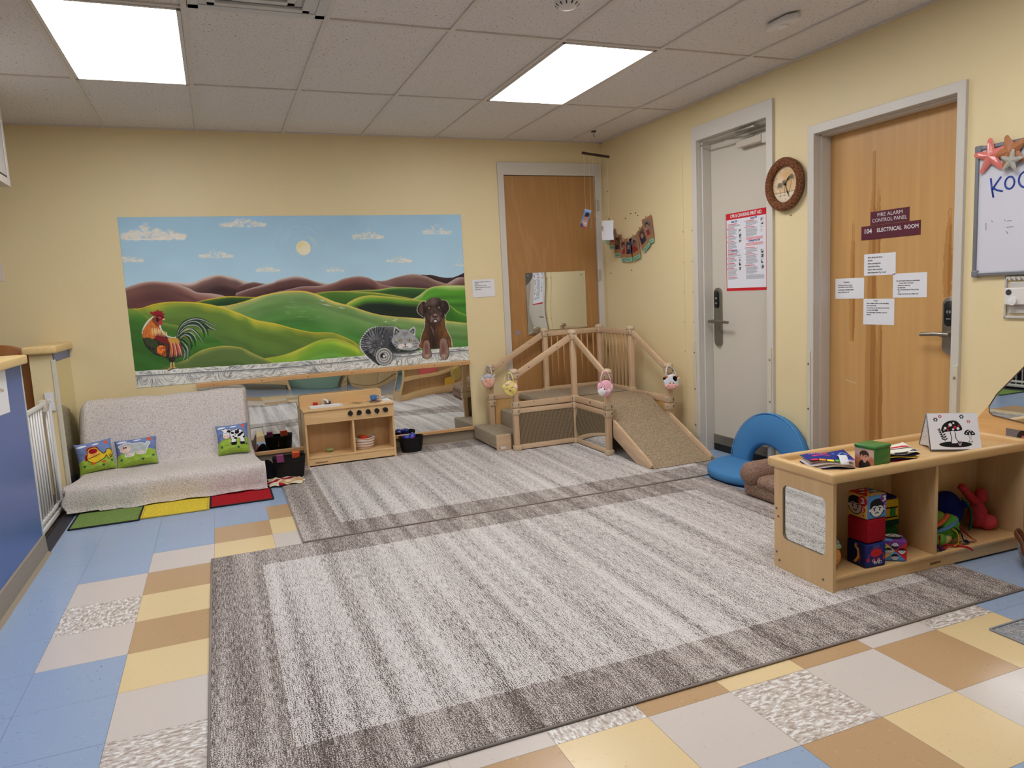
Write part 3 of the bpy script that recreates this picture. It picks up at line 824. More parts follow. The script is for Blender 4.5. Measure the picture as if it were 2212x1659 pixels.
for pts, c in (([(850, 720), (890, 590), (960, 490), (1080, 425), (1210, 405), (1350, 440), (1470, 505), (1560, 538)], (222, 224, 218)), ([(900, 640), (1010, 540), (1130, 515), (1230, 540), (1300, 620)], (214, 216, 208)),
               ([(950, 520), (1100, 455), (1220, 465), (1320, 550), (1380, 660)], (206, 200, 194)), ([(870, 720), (960, 620), (1090, 585), (1180, 640), (1250, 720), (1310, 825)], (224, 226, 220)),
               ([(880, 700), (960, 640), (1060, 600), (1140, 640)], (190, 170, 60)), ([(900, 740), (990, 690), (1080, 720), (1110, 800)], (216, 218, 212)), ([(890, 770), (960, 720), (1040, 760), (1090, 860)], (180, 166, 60)),
               ([(920, 800), (980, 850), (1040, 960), (1045, 1135)], (210, 212, 204)), ([(940, 900), (990, 990), (985, 1080), (955, 1145)], (206, 208, 200)), ([(960, 830), (1030, 900), (1060, 1000)], (160, 160, 70)), ([(1350, 490), (1450, 560), (1550, 610)], (212, 214, 206)),
               ([(980, 660), (1060, 640), (1150, 700), (1200, 800)], (208, 210, 204))):
    cv.line(S(pts), .0032, c, .9, .001, .001)
cv.poly(P([(245, 735), (245, 800), (285, 890), (360, 975), (450, 1045), (560, 1080), (660, 1105), (720, 1140), (800, 1115), (900, 1090), (950, 1040), (940, 950), (900, 850), (850, 755), (780, 750), (700, 735), (620, 690), (560, 630), (480, 640), (400, 700)]), lambda X, Y: np.array((44, 44, 34)) * (1 + .8 * (vnoise(X + 9, Y, 51, 90, 50)[..., None] - .5)))
cv.poly(P([(255, 745), (330, 740), (430, 770), (500, 850), (490, 950), (400, 900), (300, 860)]), (62, 74, 42), .8)
cv.poly(P([(430, 725), (520, 655), (620, 720), (700, 790), (690, 850), (590, 830), (490, 780)]), (122, 30, 36))
cv.poly(P([(500, 910), (560, 880), (640, 900), (655, 980), (640, 1080), (560, 1050), (500, 1010)]), lambda X, Y: np.array((196, 100, 44)) * (1 + .9 * (vnoise(X + 9, Y, 52, 160, 70)[..., None] - .5)))
cv.poly(P([(600, 830), (690, 850), (700, 920), (660, 1000), (640, 900)]), (90, 50, 28), .8)
for k in range(15):
    t = k / 14; a = (690 + 150 * t, 755 + 15 * math.sin(t * 3)); b = (730 + 190 * t, 930 + 40 * math.sin(t * 3)); c = (700 + 250 * t, 1105 - 40 * t)
    cv.line(S([a, ((a[0] + b[0]) / 2 + 12, (a[1] + b[1]) / 2), b, c]), .0062, [(140, 28, 36), (196, 150, 60), (206, 70, 50), (222, 208, 200), (150, 34, 44)][k % 5], .95, .001, .003)
for k in range(9):
    t = k / 8; cv.line(S([(690 + 160 * t, 750), (715 + 165 * t, 800), (735 + 165 * t, 850)]), .006, (206, 160, 66), .85, .001, .004)
cv.poly(P([(450, 372), (380, 420), (305, 510), (240, 610), (230, 690), (248, 745), (330, 738), (430, 765), (480, 690), (560, 640), (530, 540), (515, 450)]), lambda X, Y: np.array((200, 112, 50)) * (1 + .25 * (vnoise(X + 9, Y, 53, 120, 60)[..., None] - .5)))
cv.poly(P([(450, 372), (400, 420), (470, 520), (530, 540), (515, 440)]), (112, 52, 34), .75)
for k in range(16):
    t = k / 15; x = 400 + 260 * t; y = 640 + 60 * abs(t - .3)
    cv.line(S([(x - 10, y - 90 + 50 * t), (x, y - 20), (x + 15, y + 60)]), .004, [(222, 176, 84), (236, 210, 150), (206, 130, 50), (240, 236, 224)][k % 4], .85, .0005, .0015)
cv.poly(P([(365, 295), (380, 275), (430, 290), (440, 262), (475, 270), (485, 235), (530, 262), (590, 262), (585, 295), (628, 320), (605, 345), (632, 385), (600, 410), (560, 350), (500, 345), (440, 352), (395, 330)], 3), (148, 26, 40))
cv.ell(*zR((535, 385)), .024, .022, (150, 24, 34)); cv.ell(*zR((500, 420)), .010, .016, (40, 16, 20), soft=.5)
cv.line(S([(470, 355), (540, 345), (590, 370), (600, 400)]), .003, (40, 16, 20))
cv.ell(*zR((535, 382)), .008, .007, (210, 120, 90)); cv.ell(*zR((535, 382)), .004, .004, (20, 10, 10)); cv.ell(*zR((555, 475)), .013, .018, (186, 44, 60)); cv.poly(zz(zR, [(595, 395), (635, 405), (628, 425), (592, 420)]), (226, 206, 150))
cv.poly(P([(670, 1100), (800, 1090), (820, 1140), (770, 1190), (720, 1160)]), (48, 42, 36)); cv.poly(P([(700, 1130), (760, 1150), (745, 1200), (725, 1195)]), (40, 34, 30))
for a, b in (((742, 1190), (740, 1280)), ((790, 1190), (800, 1275))): cv.line([zR(a), zR(b)], .0045, (214, 176, 110))
for L in ([(740, 1275), (700, 1300), (675, 1325)], [(740, 1275), (715, 1320)], [(740, 1275), (760, 1295)], [(800, 1270), (830, 1280)], [(800, 1270), (775, 1285)]): cv.line(zz(zR, L), .004, (206, 160, 100))
cv.line(zz(zR, [(700, 1330), (760, 1300), (860, 1290)]), .005, (60, 62, 66), .7, 0)
# cat
def PC(L, k=5): return sm(zz(zC, L), True, k)
body = [(720, 690), (560, 685), (400, 690), (290, 735), (205, 830), (152, 940), (160, 1050), (220, 1130), (290, 1215), (390, 1295), (480, 1335), (590, 1325), (680, 1260), (690, 1150), (700, 1080), (1170, 1075), (1170, 930), (1100, 830), (900, 720)]
cv.poly([((x - cx) * 1.035 + cx, (z - cz) * 1.035 + cz) for cx, cz in [zC((600, 1000))] for x, z in PC(body[:14] + [(760, 1090), (760, 760)])], (216, 222, 222))
cv.poly(PC(body[:14] + [(760, 1090), (760, 760)]), lambda X, Y: np.array((122, 124, 128)) * (1 + .35 * (vnoise(X + 9, Y, 61, 90, 90)[..., None] - .5)))
cv.ell(*zC((620, 930)), .11, .12, (60, 62, 66), soft=.8, a=.75)
for k in range(24):
    t = k / 23; ang = PI * (.42 + 1.02 * t); cx, cy, rx, ry = 470, 960, 310, 285
    x1, y1 = cx + rx * math.cos(ang), cy - ry * math.sin(ang); q = .60 + .14 * math.sin(k * 2.1); x1 += rnd.uniform(-8, 8); tw = rnd.uniform(.0, .22); x2, y2 = cx + rx * q * math.cos(ang + tw), cy - ry * q * math.sin(ang + tw)
    cv.line(sm(zz(zC, [(x1, y1), ((x1 + x2) / 2 + 6, (y1 + y2) / 2 - 4), (x2, y2)])), .0040, (26, 27, 30), .95, .001, .003)
for k in range(26):
    x, y = rnd.uniform(480, 680), rnd.uniform(720, 1040); cv.line(zz(zC, [(x, y), (x + rnd.uniform(-12, 12), y + rnd.uniform(30, 60))]), .0036, (30, 31, 34) if k % 3 else (176, 178, 182), .8, 0, .001)
for k in range(12):
    a = 2 * PI * k / 12; cv.line(zz(zC, [(390 + 25 * math.cos(a), 990 + 30 * math.sin(a)), (390 + 85 * math.cos(a + .2), 990 + 110 * math.sin(a + .2))]), .003, (34, 34, 38), .85, 0)
for k in range(20):                              # lower flank stripes
    t = k / 19; x = 230 + 240 * t; y = 1110 + 210 * t
    cv.line(zz(zC, [(x - 15, y + 14), (x + 30, y - 22)]), .0032, (26, 27, 30), .9)
c0 = zC((550, 1185))
cv.ell(c0[0], c0[1], .075, .076, (30, 31, 34)); cv.ell(c0[0], c0[1], .070, .071, (214, 214, 210))
for R, n, l in ((.064, 40, .011), (.040, 26, .010)):
    for k in range(n):
        a = 2 * PI * k / n; cv.line([(c0[0] + R * math.cos(a), c0[1] + R * math.sin(a)), (c0[0] + (R - l) * math.cos(a + .06), c0[1] + (R - l) * math.sin(a + .06))], .0022, (24, 24, 28), .95)
cv.line([(c0[0] + .050 * math.cos(a), c0[1] + .050 * math.sin(a)) for a in np.linspace(0, 2 * PI, 30)], .0018, (60, 60, 64))
cv.ell(c0[0] - .008, c0[1] + .006, .022, .022, (26, 26, 30)); cv.ell(c0[0], c0[1] + .002, .012, .014, (200, 200, 196)); cv.line([(c0[0] - .012, c0[1] - .012), (c0[0] + .012, c0[1] - .014), (c0[0] + .018, c0[1])], .003, (30, 30, 34))
cv.ell(*zC((920, 1000)), .14, .07, (30, 31, 34), soft=.3, a=.7)
cv.poly([zC(p) for p in [(705, 850), (715, 720), (745, 672), (790, 710), (840, 750), (960, 760), (1010, 700), (1060, 678), (1085, 720), (1080, 830)]], (196, 200, 200))
cv.poly(PC([(700, 850), (735, 760), (860, 720), (980, 745), (1070, 830), (1130, 900), (1165, 960), (1140, 1030), (1080, 1070), (960, 1080), (820, 1060), (730, 1010), (675, 920)]), lambda X, Y: np.array((158, 160, 162)) * (1 + .25 * (vnoise(X + 9, Y, 62, 120, 120)[..., None] - .5)))
cv.poly(zz(zC, [(725, 830), (732, 740), (748, 700), (820, 760), (760, 800)]), (60, 60, 64)); cv.poly(zz(zC, [(985, 760), (1045, 700), (1070, 730), (1060, 800)]), (60, 60, 64))
cv.poly(zz(zC, [(745, 800), (750, 740), (790, 765)]), (150, 148, 150)); cv.poly(zz(zC, [(1010, 765), (1045, 725), (1050, 780)]), (150, 148, 150))
cv.ell(*zC((850, 1010)), .034, .020, (222, 214, 208), soft=.4); cv.ell(*zC((970, 1000)), .034, .020, (222, 214, 208), soft=.4)
for k in range(5):
    x = 862 + k * 21; cv.line(zz(zC, [(x, 765 + 8 * abs(k - 2)), (x + (2 - k) * -3, 850 - 12 * abs(k - 2))]), .0018, (50, 50, 54), .8, 0)
for x, y, s in ((820, 915, 1), (985, 910, -1)):
    p = zC((x, y)); cv.ell(p[0], p[1], .0175, .0105, (24, 24, 26), .25 * s); cv.ell(p[0], p[1], .0135, .0085, (216, 190, 110), .25 * s); cv.ell(p[0], p[1], .0042, .0075, (20, 20, 20))
cv.poly(zz(zC, [(890, 970), (935, 968), (913, 995)]), (60, 50, 50)); cv.line(zz(zC, [(913, 990), (913, 1015), (870, 1030)]), .002, (30, 30, 32)); cv.line(zz(zC, [(913, 1015), (960, 1022)]), .002, (30, 30, 32))
for L in ([(700, 940), (760, 950), (800, 970)], [(710, 985), (760, 985)], [(1030, 940), (1080, 920), (1120, 930)], [(1040, 980), (1100, 960), (1150, 965)], [(1060, 1020), (1120, 1000)], [(740, 1020), (800, 1010)]): cv.line(sm(zz(zC, L)), .0026, (34, 34, 38), .85, 0, 0)
for L in ([(850, 1030), (770, 1090)], [(860, 1035), (800, 1100)], [(980, 1020), (1080, 1070)], [(840, 1020), (740, 1060)]): cv.line(zz(zC, L), .0012, (226, 226, 226), .8)
# dog
dbody = [(1252, 440), (1400, 430), (1586, 440), (1590, 560), (1600, 680), (1640, 780), (1690, 880), (1705, 1010), (1690, 1030), (1180, 1050), (1175, 920), (1195, 810), (1240, 690), (1250, 560)]
cv.poly([((x - cx) * 1.03 + cx, (z - cz) * 1.01 + cz) for cx, cz in [zC((1420, 800))] for x, z in PC(dbody)], (216, 214, 200))
def dogc(X, Y):
    cx, cz = zC((1420, 900)); t = np.clip(np.abs(X - cx + .02) / .1, 0, 1)[..., None]
    return (np.array((48, 32, 26)) * (1 - t) + np.array((112, 74, 40)) * t) * (1 + .35 * (vnoise(X + 9, Y, 71, 60, 25)[..., None] - .5))
cv.poly(PC(dbody), dogc)
cv.line(sm(zz(zC, [(1330, 640), (1380, 740), (1400, 830)])), .008, (140, 120, 112), .6, 0, 0); cv.line(sm(zz(zC, [(1480, 640), (1440, 740), (1430, 800)])), .006, (120, 92, 72), .5, 0, 0)
for ears in ([(1230, 240), (1150, 300), (1115, 390), (1150, 460), (1215, 510), (1230, 545), (1255, 400), (1260, 290)], [(1540, 230), (1610, 240), (1650, 300), (1660, 380), (1620, 440), (1590, 480), (1570, 380), (1550, 300)]):
    cx, cz = zC((sum(p[0] for p in ears) / 8, sum(p[1] for p in ears) / 8)); E_ = PC(ears)
    cv.poly([((x - cx) * 1.10 + cx, (z - cz) * 1.06 + cz) for x, z in E_], (206, 200, 190)); cv.poly(E_, (44, 32, 30))
cv.poly(PC([(1160, 330), (1200, 270), (1215, 400), (1210, 480), (1150, 420)]), (100, 76, 62), .7)
cv.poly(PC([(1340, 190), (1430, 178), (1510, 205), (1565, 290), (1580, 420), (1560, 520), (1510, 600), (1420, 620), (1340, 600), (1275, 500), (1240, 380), (1245, 280)]), lambda X, Y: np.array((74, 56, 50)) * (1 + .5 * (vnoise(X + 9, Y, 72, 45, 45)[..., None] - .5)))
cv.ell(*zC((1395, 240)), .03, .03, (120, 110, 108), soft=.9, a=.5); cv.ell(*zC((1500, 300)), .02, .03, (30, 24, 24), soft=.8, a=.6); cv.ell(*zC((1250, 420)), .012, .05, (24, 20, 20), soft=.6, a=.7); cv.ell(*zC((1555, 430)), .012, .05, (24, 20, 20), soft=.6, a=.7)
cv.poly(PC([(1370, 470), (1420, 450), (1470, 465), (1500, 560), (1480, 600), (1420, 575), (1370, 610), (1345, 590), (1345, 520)]), (122, 100, 94))
cv.ell(*zC((1420, 490)), .026, .020, (60, 40, 38)); cv.ell(*zC((1402, 488)), .007, .006, (150, 112, 100)); cv.ell(*zC((1440, 486)), .007, .006, (150, 112, 100)); cv.ell(*zC((1420, 470)), .014, .004, (180, 150, 140), soft=.5)
cv.line(sm(zz(zC, [(1365, 605), (1395, 565), (1425, 550), (1460, 570), (1490, 600)])), .0035, (24, 16, 16)); cv.ell(*zC((1425, 580)), .014, .008, (214, 208, 200), soft=.4)
for x, y in ((1312, 362), (1482, 352)):
    p = zC((x, y)); cv.ell(p[0], p[1], .021, .018, (22, 16, 16), soft=.3); cv.ell(p[0] + .001, p[1], .011, .010, (156, 112, 74)); cv.ell(p[0] + .001, p[1], .005, .005, (16, 12, 12)); cv.ell(p[0] + .004, p[1] + .003, .002, .002, (230, 220, 210))
for L, tw in (([(1225, 940), (1275, 910), (1315, 930), (1335, 1040), (1352, 1160), (1320, 1215), (1270, 1225), (1210, 1180), (1215, 1080)], 0), ([(1510, 900), (1560, 872), (1610, 900), (1640, 1020), (1650, 1140), (1620, 1220), (1570, 1232), (1515, 1180), (1500, 1040)], 0)):
    cx, cz = zC((L[1][0], 1060)); E_ = PC(L)
    cv.poly([((x - cx) * 1.16 + cx, (z - cz) * 1.05 + cz) for x, z in E_], (40, 34, 34), .8)
    cv.poly(E_, lambda X, Y: np.array((142, 112, 102)) * (1 + .25 * (vnoise(X + 9, Y, 73, 120, 30)[..., None] - .5)))
    cv.ell(cx, cz, .018, .05, (112, 66, 58), soft=.8, a=.6); cv.ell(cx, cz - .065, .022, .02, (190, 166, 140), soft=.7, a=.7)
    for q in (-.016, 0, .016): cv.line([(cx + q, cz - .062), (cx + q * 1.2, cz - .082)], .0018, (60, 40, 36), .8)
t_ = cv.mesh('wall_mural', fback(-.002), paintmat(.5), None, gain=1.12, thick=.002)
tagc(t_, 'painted mural of green hills with rooster, grey cat and brown dog', 'mural')
# ================================================================== RUGS AND MATS
def rugmat(key, hx, hy, border):
    m, nt, b = newmat(key, .95, .1)
    v = coords(nt, (1, 1, 1)); sp = nt.nodes.new('ShaderNodeSeparateXYZ'); nt.links.new(v, sp.inputs[0])
    jag = math_(nt, 'MULTIPLY', math_(nt, 'SUBTRACT', noise(nt, coords(nt, (60, 60, 1)), 1, 2), .5), .02)
    ex = math_(nt, 'SUBTRACT', math_(nt, 'ABSOLUTE', sp.outputs[0]), hx - border)
    ey = math_(nt, 'SUBTRACT', math_(nt, 'ABSOLUTE', sp.outputs[1]), hy - border)
    e = math_(nt, 'ADD', math_(nt, 'MAXIMUM', ex, ey), jag)
    inb = math_(nt, 'GREATER_THAN', e, 0)
    bands = noise(nt, coords(nt, (13, .35, 1)), 1, 3, .55)              # broad streaks along y
    f1 = noise(nt, coords(nt, (250, 20, 1)), 1, 2, .6)               # fine streaks
    f2 = noise(nt, coords(nt, (290, 200, 1)), 1, 1, .5)               # pile speckle
    s = math_(nt, 'ADD', math_(nt, 'MULTIPLY', f1, .40), math_(nt, 'MULTIPLY', f2, .60))
    s = math_(nt, 'ADD', s, math_(nt, 'MULTIPLY', math_(nt, 'SUBTRACT', bands, .5), .27))
    ci = ramp(nt, s, [(.42, (84, 75, 70)), (.455, (146, 136, 130)), (.485, (216, 209, 205)), (.7, (236, 232, 229))])
    cb = ramp(nt, s, [(.42, (84, 74, 69)), (.49, (138, 126, 120)), (.54, (190, 180, 173)), (.62, (222, 215, 210))])
    nt.links.new(mixc(nt, inb, ci, cb), b.inputs['Base Color'])
    addbump(nt, b, f2, .7, .004)
    return m
def rug(label, cx, cy, w, h, rz, z=.009, border=.235):
    t = thing('area_rug', label, 'rug', (cx, cy, 0), rz)
    hx, hy = w / 2, h / 2
    mb = MB().box(-hx + .004, hx - .004, -hy + .004, hy - .004, .0003, z, .002)
    obj('pile', mb, rugmat('rug_pile_%d' % int(w * 1000), hx, hy, border), t, W=False)
    e = MB(); r = .0045
    e.tube([(-hx, -hy, r), (hx, -hy, r)], r, 8); e.tube([(hx, -hy, r), (hx, hy, r)], r, 8); e.tube([(hx, hy, r), (-hx, hy, r)], r, 8); e.tube([(-hx, hy, r), (-hx, -hy, r)], r, 8)
    obj('bound_edge', e, mat('rug_binding', (150, 140, 134), .9, bump=(300, .6)), t, True, W=False)
    return t
rug('large grey and white streaked area rug in the foreground with a darker border', (-3.520 - .478) / 2, (-2.092 - 4.180) / 2, 3.042, 2.088, 0.0)
rug('grey streaked area rug further back, in front of the play kitchen and climber', (-3.062 - .085) / 2, (-2.062 - .03) / 2, 2.977, 2.032, 0.0)
# three colour mats
def matthing(x0, x1, y0, y1, c, edge, label):
    t = thing('floor_mat', label, 'mat', ((x0 + x1) / 2, (y0 + y1) / 2, 0), 0, None)
    n = newmat_fuzz('mat_%d_%d_%d' % c, c)
    obj('felt', MB().box(x0 + .006, x1 - .006, y0 + .006, y1 - .006, .0003, .008, .002), n, t)
    e = MB(); r = .0055
    P = [(x0, y0, r), (x1, y0, r), (x1, y1, r), (x0, y1, r)]
    for i in range(4): e.tube([P[i], P[(i + 1) % 4]], r, 8)
    obj('binding', e, mat('mat_binding_%d' % edge[0], edge, .8), t, True)
def newmat_fuzz(key, c, sc=220, st=.6, kd=.82):
    if key in MATS: return MATS[key]
    m, nt, b = newmat(key, .95, .1)
    n = noise(nt, coords(nt, (sc, sc * .7, sc)), 1, 3)
    d = tuple(int(q * kd) for q in c); l = tuple(min(255, int(q * 1.08)) for q in c)
    nt.links.new(ramp(nt, n, [(.35, d), (.65, l)]), b.inputs['Base Color']); addbump(nt, b, n, st, .003)
    return m
matthing(-4.325, -3.945, -1.095, -.30, (124, 150, 82), (24, 24, 26), 'green floor mat with black edge under the left front of the blanketed couch')
matthing(-3.935, -3.545, -1.075, -.30, (232, 206, 70), (206, 180, 66), 'yellow floor mat between the green and the red one')
matthing(-3.535, -3.145, -1.050, -.30, (172, 32, 40), (20, 18, 22), 'red floor mat with black edge under the right front of the couch')

# ================================================================== LEFT SIDE
# low blue partition
XPp = -4.365
part_blue = mat('blue_laminate', (72, 100, 168), .32, bump=(14, .03))
maple_cap = wood('light_maple_cap', (230, 198, 138), (238, 208, 150), (218, 182, 120), 1, .35, 40, 4)
t = thing('low_partition', 'low blue laminate partition with a wooden cap along the left edge', 'partition', (-4.43, -3.9, 0))
obj('panel', MB().box(-4.50, XPp, -6.6, -1.515, .10, 1.040, .003), part_blue, t)
obj('cap', MB().box(-4.535, XPp + .032, -6.63, -1.480, 1.040, 1.088, .010, 3), maple_cap, t, True, auto=40)
obj('end_strip', MB().box(-4.502, XPp + .003, -1.517, -1.500, .08, 1.040, .002), mat('pale_edge_strip', (206, 210, 204), .4), t)
obj('cove_base', MB().prism([(-4.50, 0), (XPp + .03, 0), (XPp + .012, .012), (XPp + .007, .105), (XPp, .11), (-4.50, .11)], 1, -6.6, -1.500), cove, t)
pp = thing('taped_paper', 'sheet of white paper taped to the blue partition at the left edge', 'paper', (XPp, -1.8, .8))
a = hit(0, 815, 0, XPp + .0015); b_ = hit(22, 885, 0, XPp + .0015)
obj('sheet', quadbox(MB(), (XPp + .002, b_.y - .29, b_.z), (0, 1, -.035), (0, .035, 1), .285, .21, .0008), mat('white_paper', (232, 232, 236), .6), pp)
text('Please', .022, (XPp + .002, b_.y - .14, b_.z + .10), (0, 1, -.035), (0, .035, 1), mat('gold_print', (160, 130, 60), .6), pp)
# pony wall at the back wall
t = thing('pony_wall', 'short cream wall stub with a wooden cap beside the couch, under the gate end', 'half wall', (-4.43, -.28, 0))
obj('core', MB().box(-4.52, -4.390, -.558, -.0, 0, 1.042), WALL, t)
obj('cap', MB().box(-4.55, -4.358, -.60, -.001, 1.042, 1.092, .012, 3), maple_cap, t, True, auto=40)
obj('blue_strip', MB().box(-4.390, -4.3845, -.55, -.002, .985, 1.042), part_blue, t)
acr, nt, b = newmat('clear_acrylic_mirror', .10, .5)
b.inputs['Base Color'].default_value = rgb(226, 222, 196); b.inputs['Metallic'].default_value = 0.95; b.inputs['Roughness'].default_value = .05
nz = noise(nt, coords(nt, (2.2, 2.2, 1.2)), 1, 2); addbump(nt, b, nz, .05, .05)
obj('mirror_sheet', MB().box(-4.390, -4.3845, -.545, -.006, .11, .983), acr, t)
obj('corner_guard', MB().box(-4.402, -4.376, -.565, -.538, .11, 1.0, .004), mat('white_corner_guard', (214, 208, 190), .35), t)
obj('cove_base', MB().box(-4.522, -4.380, -.575, -.555, 0, .12, .004), cove, t)
# baby gate
white_metal = mat('white_enamelled_metal', (232, 230, 228), .3)
t = thing('baby_gate', 'white metal safety gate between the blue partition and the cream wall stub', 'gate', (-4.44, -.97, 0))
GX_ = -4.435
fr = MB()
fr.tube([(GX_, -1.475, .10), (GX_, -1.475, .73)], .013, 12); fr.tube([(GX_, -.60, .10), (GX_, -.60, .73)], .013, 12)
fr.box(GX_ - .012, GX_ + .012, -1.485, -.59, .025, .055, .004); fr.box(GX_ - .010, GX_ + .010, -1.485, -.59, .725, .75, .004)
fr.tube([(GX_, -1.475, .02), (GX_, -1.475, .10)], .013, 12); fr.tube([(GX_, -.60, .02), (GX_, -.60, .10)], .013, 12)
obj('frame', fr, white_metal, t, True, auto=40)
for k in range(13):
    y = -1.43 + k * .064
    if abs(y + .79) < .001: continue
    obj('bar', MB().tube([(GX_, y, .045), (GX_, y, .735)], .0065, 10), white_metal, t, True)
obj('door_rail', MB().box(GX_ - .009, GX_ + .009, -1.44, -.63, .075, .095, .003), white_metal, t)
obj('latch', MB().box(GX_ - .02, GX_ + .022, -.80, -.73, .69, .765, .008), mat('cream_latch_plastic', (214, 204, 190), .4), t, True, auto=40)
for y, z in ((-.575, .735), (-.575, .05), (-1.49, .735)):
    obj('tension_bolt', MB().cyl((GX_, y - .02, z), (GX_, y + .02, z), .010), white_metal, t, True, auto=40)
pl = MB(); pl.prism([(GX_ + .0 + .045 * c, .735 + dz) for c, dz in ((-.62, .055), (.62, .055), (.5, 0), (.62, -.065), (-.62, -.065), (-.5, 0))], 1, -.572, -.560, .002)
t2 = obj('wall_cup', pl, mat('white_plastic_cup', (226, 226, 230), .35)); tagc(t2, 'white wall cup that holds the gate end on the cream wall stub', 'wall cup')
# threshold
t = obj('threshold', MB().prism([(-4.425, 0), (-4.345, 0), (-4.352, .004), (-4.412, .008)], 1, -1.505, -.575), mat('black_threshold_vinyl', (44, 44, 56), .5)); tagc(t, 'dark vinyl threshold strip on the floor below the white gate', 'threshold')
# things beyond the gate
t = thing('toddler_chair', 'brown moulded high-back toddler chair beyond the gate, red label on its back', 'chair', (-4.70, -.42, 0))
brn, nt, b = newmat('brown_moulded_plastic', .35)
b.inputs['Base Color'].default_value = rgb(150, 96, 48)
nt.links.new(ramp(nt, noise(nt, coords(nt, (6, 6, 3)), 1, 2), [(.3, (140, 86, 40)), (.7, (166, 108, 56))]), b.inputs['Base Color'])
bk = MB().prism(sm([(-.17, .30), (-.185, .75), (-.165, 1.02), (-.11, 1.085), (0, 1.11), (.11, 1.085), (.165, 1.02), (.185, .75), (.17, .30)], k=5), 1, -.035, .035, .012)
obj('backrest', bk.xf(Matrix.Translation((-4.715, -.40, 0))), brn, t, True, auto=50)
obj('seat', MB().box(-4.90, -4.54, -.62, -.40, .28, .34, .02, 3), brn, t, True, auto=40)
for sx in (-4.88, -4.56):
    obj('side_panel', MB().prism([(-.66, 0), (-.36, 0), (-.36, .62), (-.42, .66), (-.62, .36)], 0, sx - .018, sx + .018, .006), brn, t)
obj('warning_label', MB().box(-4.60, -4.535, -.437, -.4355, 1.0, 1.05), mat('red_label', (196, 52, 40), .5), t)
t = obj('black_bag', MB().ball((-4.56, -.88, .0), .09, .16, .70, 20, 14, fn=lambda p: Vector((p.x * (1 + .3 * math.sin(p.y * 30 + p.z * 20)), p.y * (1 - .3 * max(0, p.z)), max(0, p.z)))), newmat_fuzz('black_fabric', (26, 24, 28), 120), smooth=True); tagc(t, 'black fabric bundle standing behind the white gate', 'bag')
# wall things at the far left
t = thing('ceiling_hung_screen', 'grey framed panel hanging from the ceiling at the top left corner of the photo', 'panel', (-4.47, -1.35, 2.06))
fr = MB()
for q in ((-4.50, -4.445, -1.95, -.79, 2.055, 2.10), (-4.50, -4.445, -1.95, -.79, 2.44, HC - .01), (-4.50, -4.445, -.83, -.79, 2.10, 2.44), (-4.50, -4.445, -1.95, -1.91, 2.10, 2.44)): fr.box(*q, .003)
obj('frame', fr, mat('pale_frame', (206, 200, 192), .4), t)
obj('gasket', MB().box(-4.47, -4.449, -1.912, -.828, 2.098, 2.442), blackp, t)
obj('pane', MB().box(-4.465, -4.447, -1.895, -.846, 2.112, 2.43), mat('whitish_panel', (196, 194, 194), .3), t)
t = thing('light_switch', 'white light switch plate on the yellow wall at the left edge', 'switch', (-4.755, 0, 1.59))
obj('plate', MB().box(-4.80, -4.715, -.007, -.0005, 1.535, 1.65, .002), mat('switch_plate', (226, 214, 200), .35), t); obj('toggle', MB().box(-4.763, -4.752, -.018, -.006, 1.58, 1.605, .002), MATS['switch_plate'], t)

# ================================================================== COUCH WITH BLANKET
blanketm, nt, b = newmat('pebbled_grey_blanket', .95, .1)
vo = nt.nodes.new('ShaderNodeTexVoronoi'); vo.inputs['Scale'].default_value = 1; vo.feature = 'F1'
nt.links.new(coords(nt, (115, 115, 115)), vo.inputs['Vector'])
nt.links.new(ramp(nt, vo.outputs['Distance'], [(.22, (226, 218, 213)), (.60, (208, 198, 193)), (.95, (186, 176, 171))]), b.inputs['Base Color'])
addbump(nt, b, math_(nt, 'SUBTRACT', 1.0, vo.outputs['Distance']), .42, .005)
bluefoam = mat('blue_vinyl', (34, 74, 140), .35, bump=(20, .1))
t = thing('toddler_couch', 'low blue toddler couch hidden under a grey blanket, blue side showing at the left', 'couch', (-3.8, -.4, 0))
obj('seat_cushion', MB().box(-4.365, -3.22, -.68, -.12, .012, .170, .03, 3), bluefoam, t, True, auto=40)
bm_ = MB().prism([(-.335, .175), (-.185, .62), (-.055, .62), (-.03, .175)], 0, -4.312, -3.26, .02)
obj('backrest', bm_, bluefoam, t, True, auto=40)
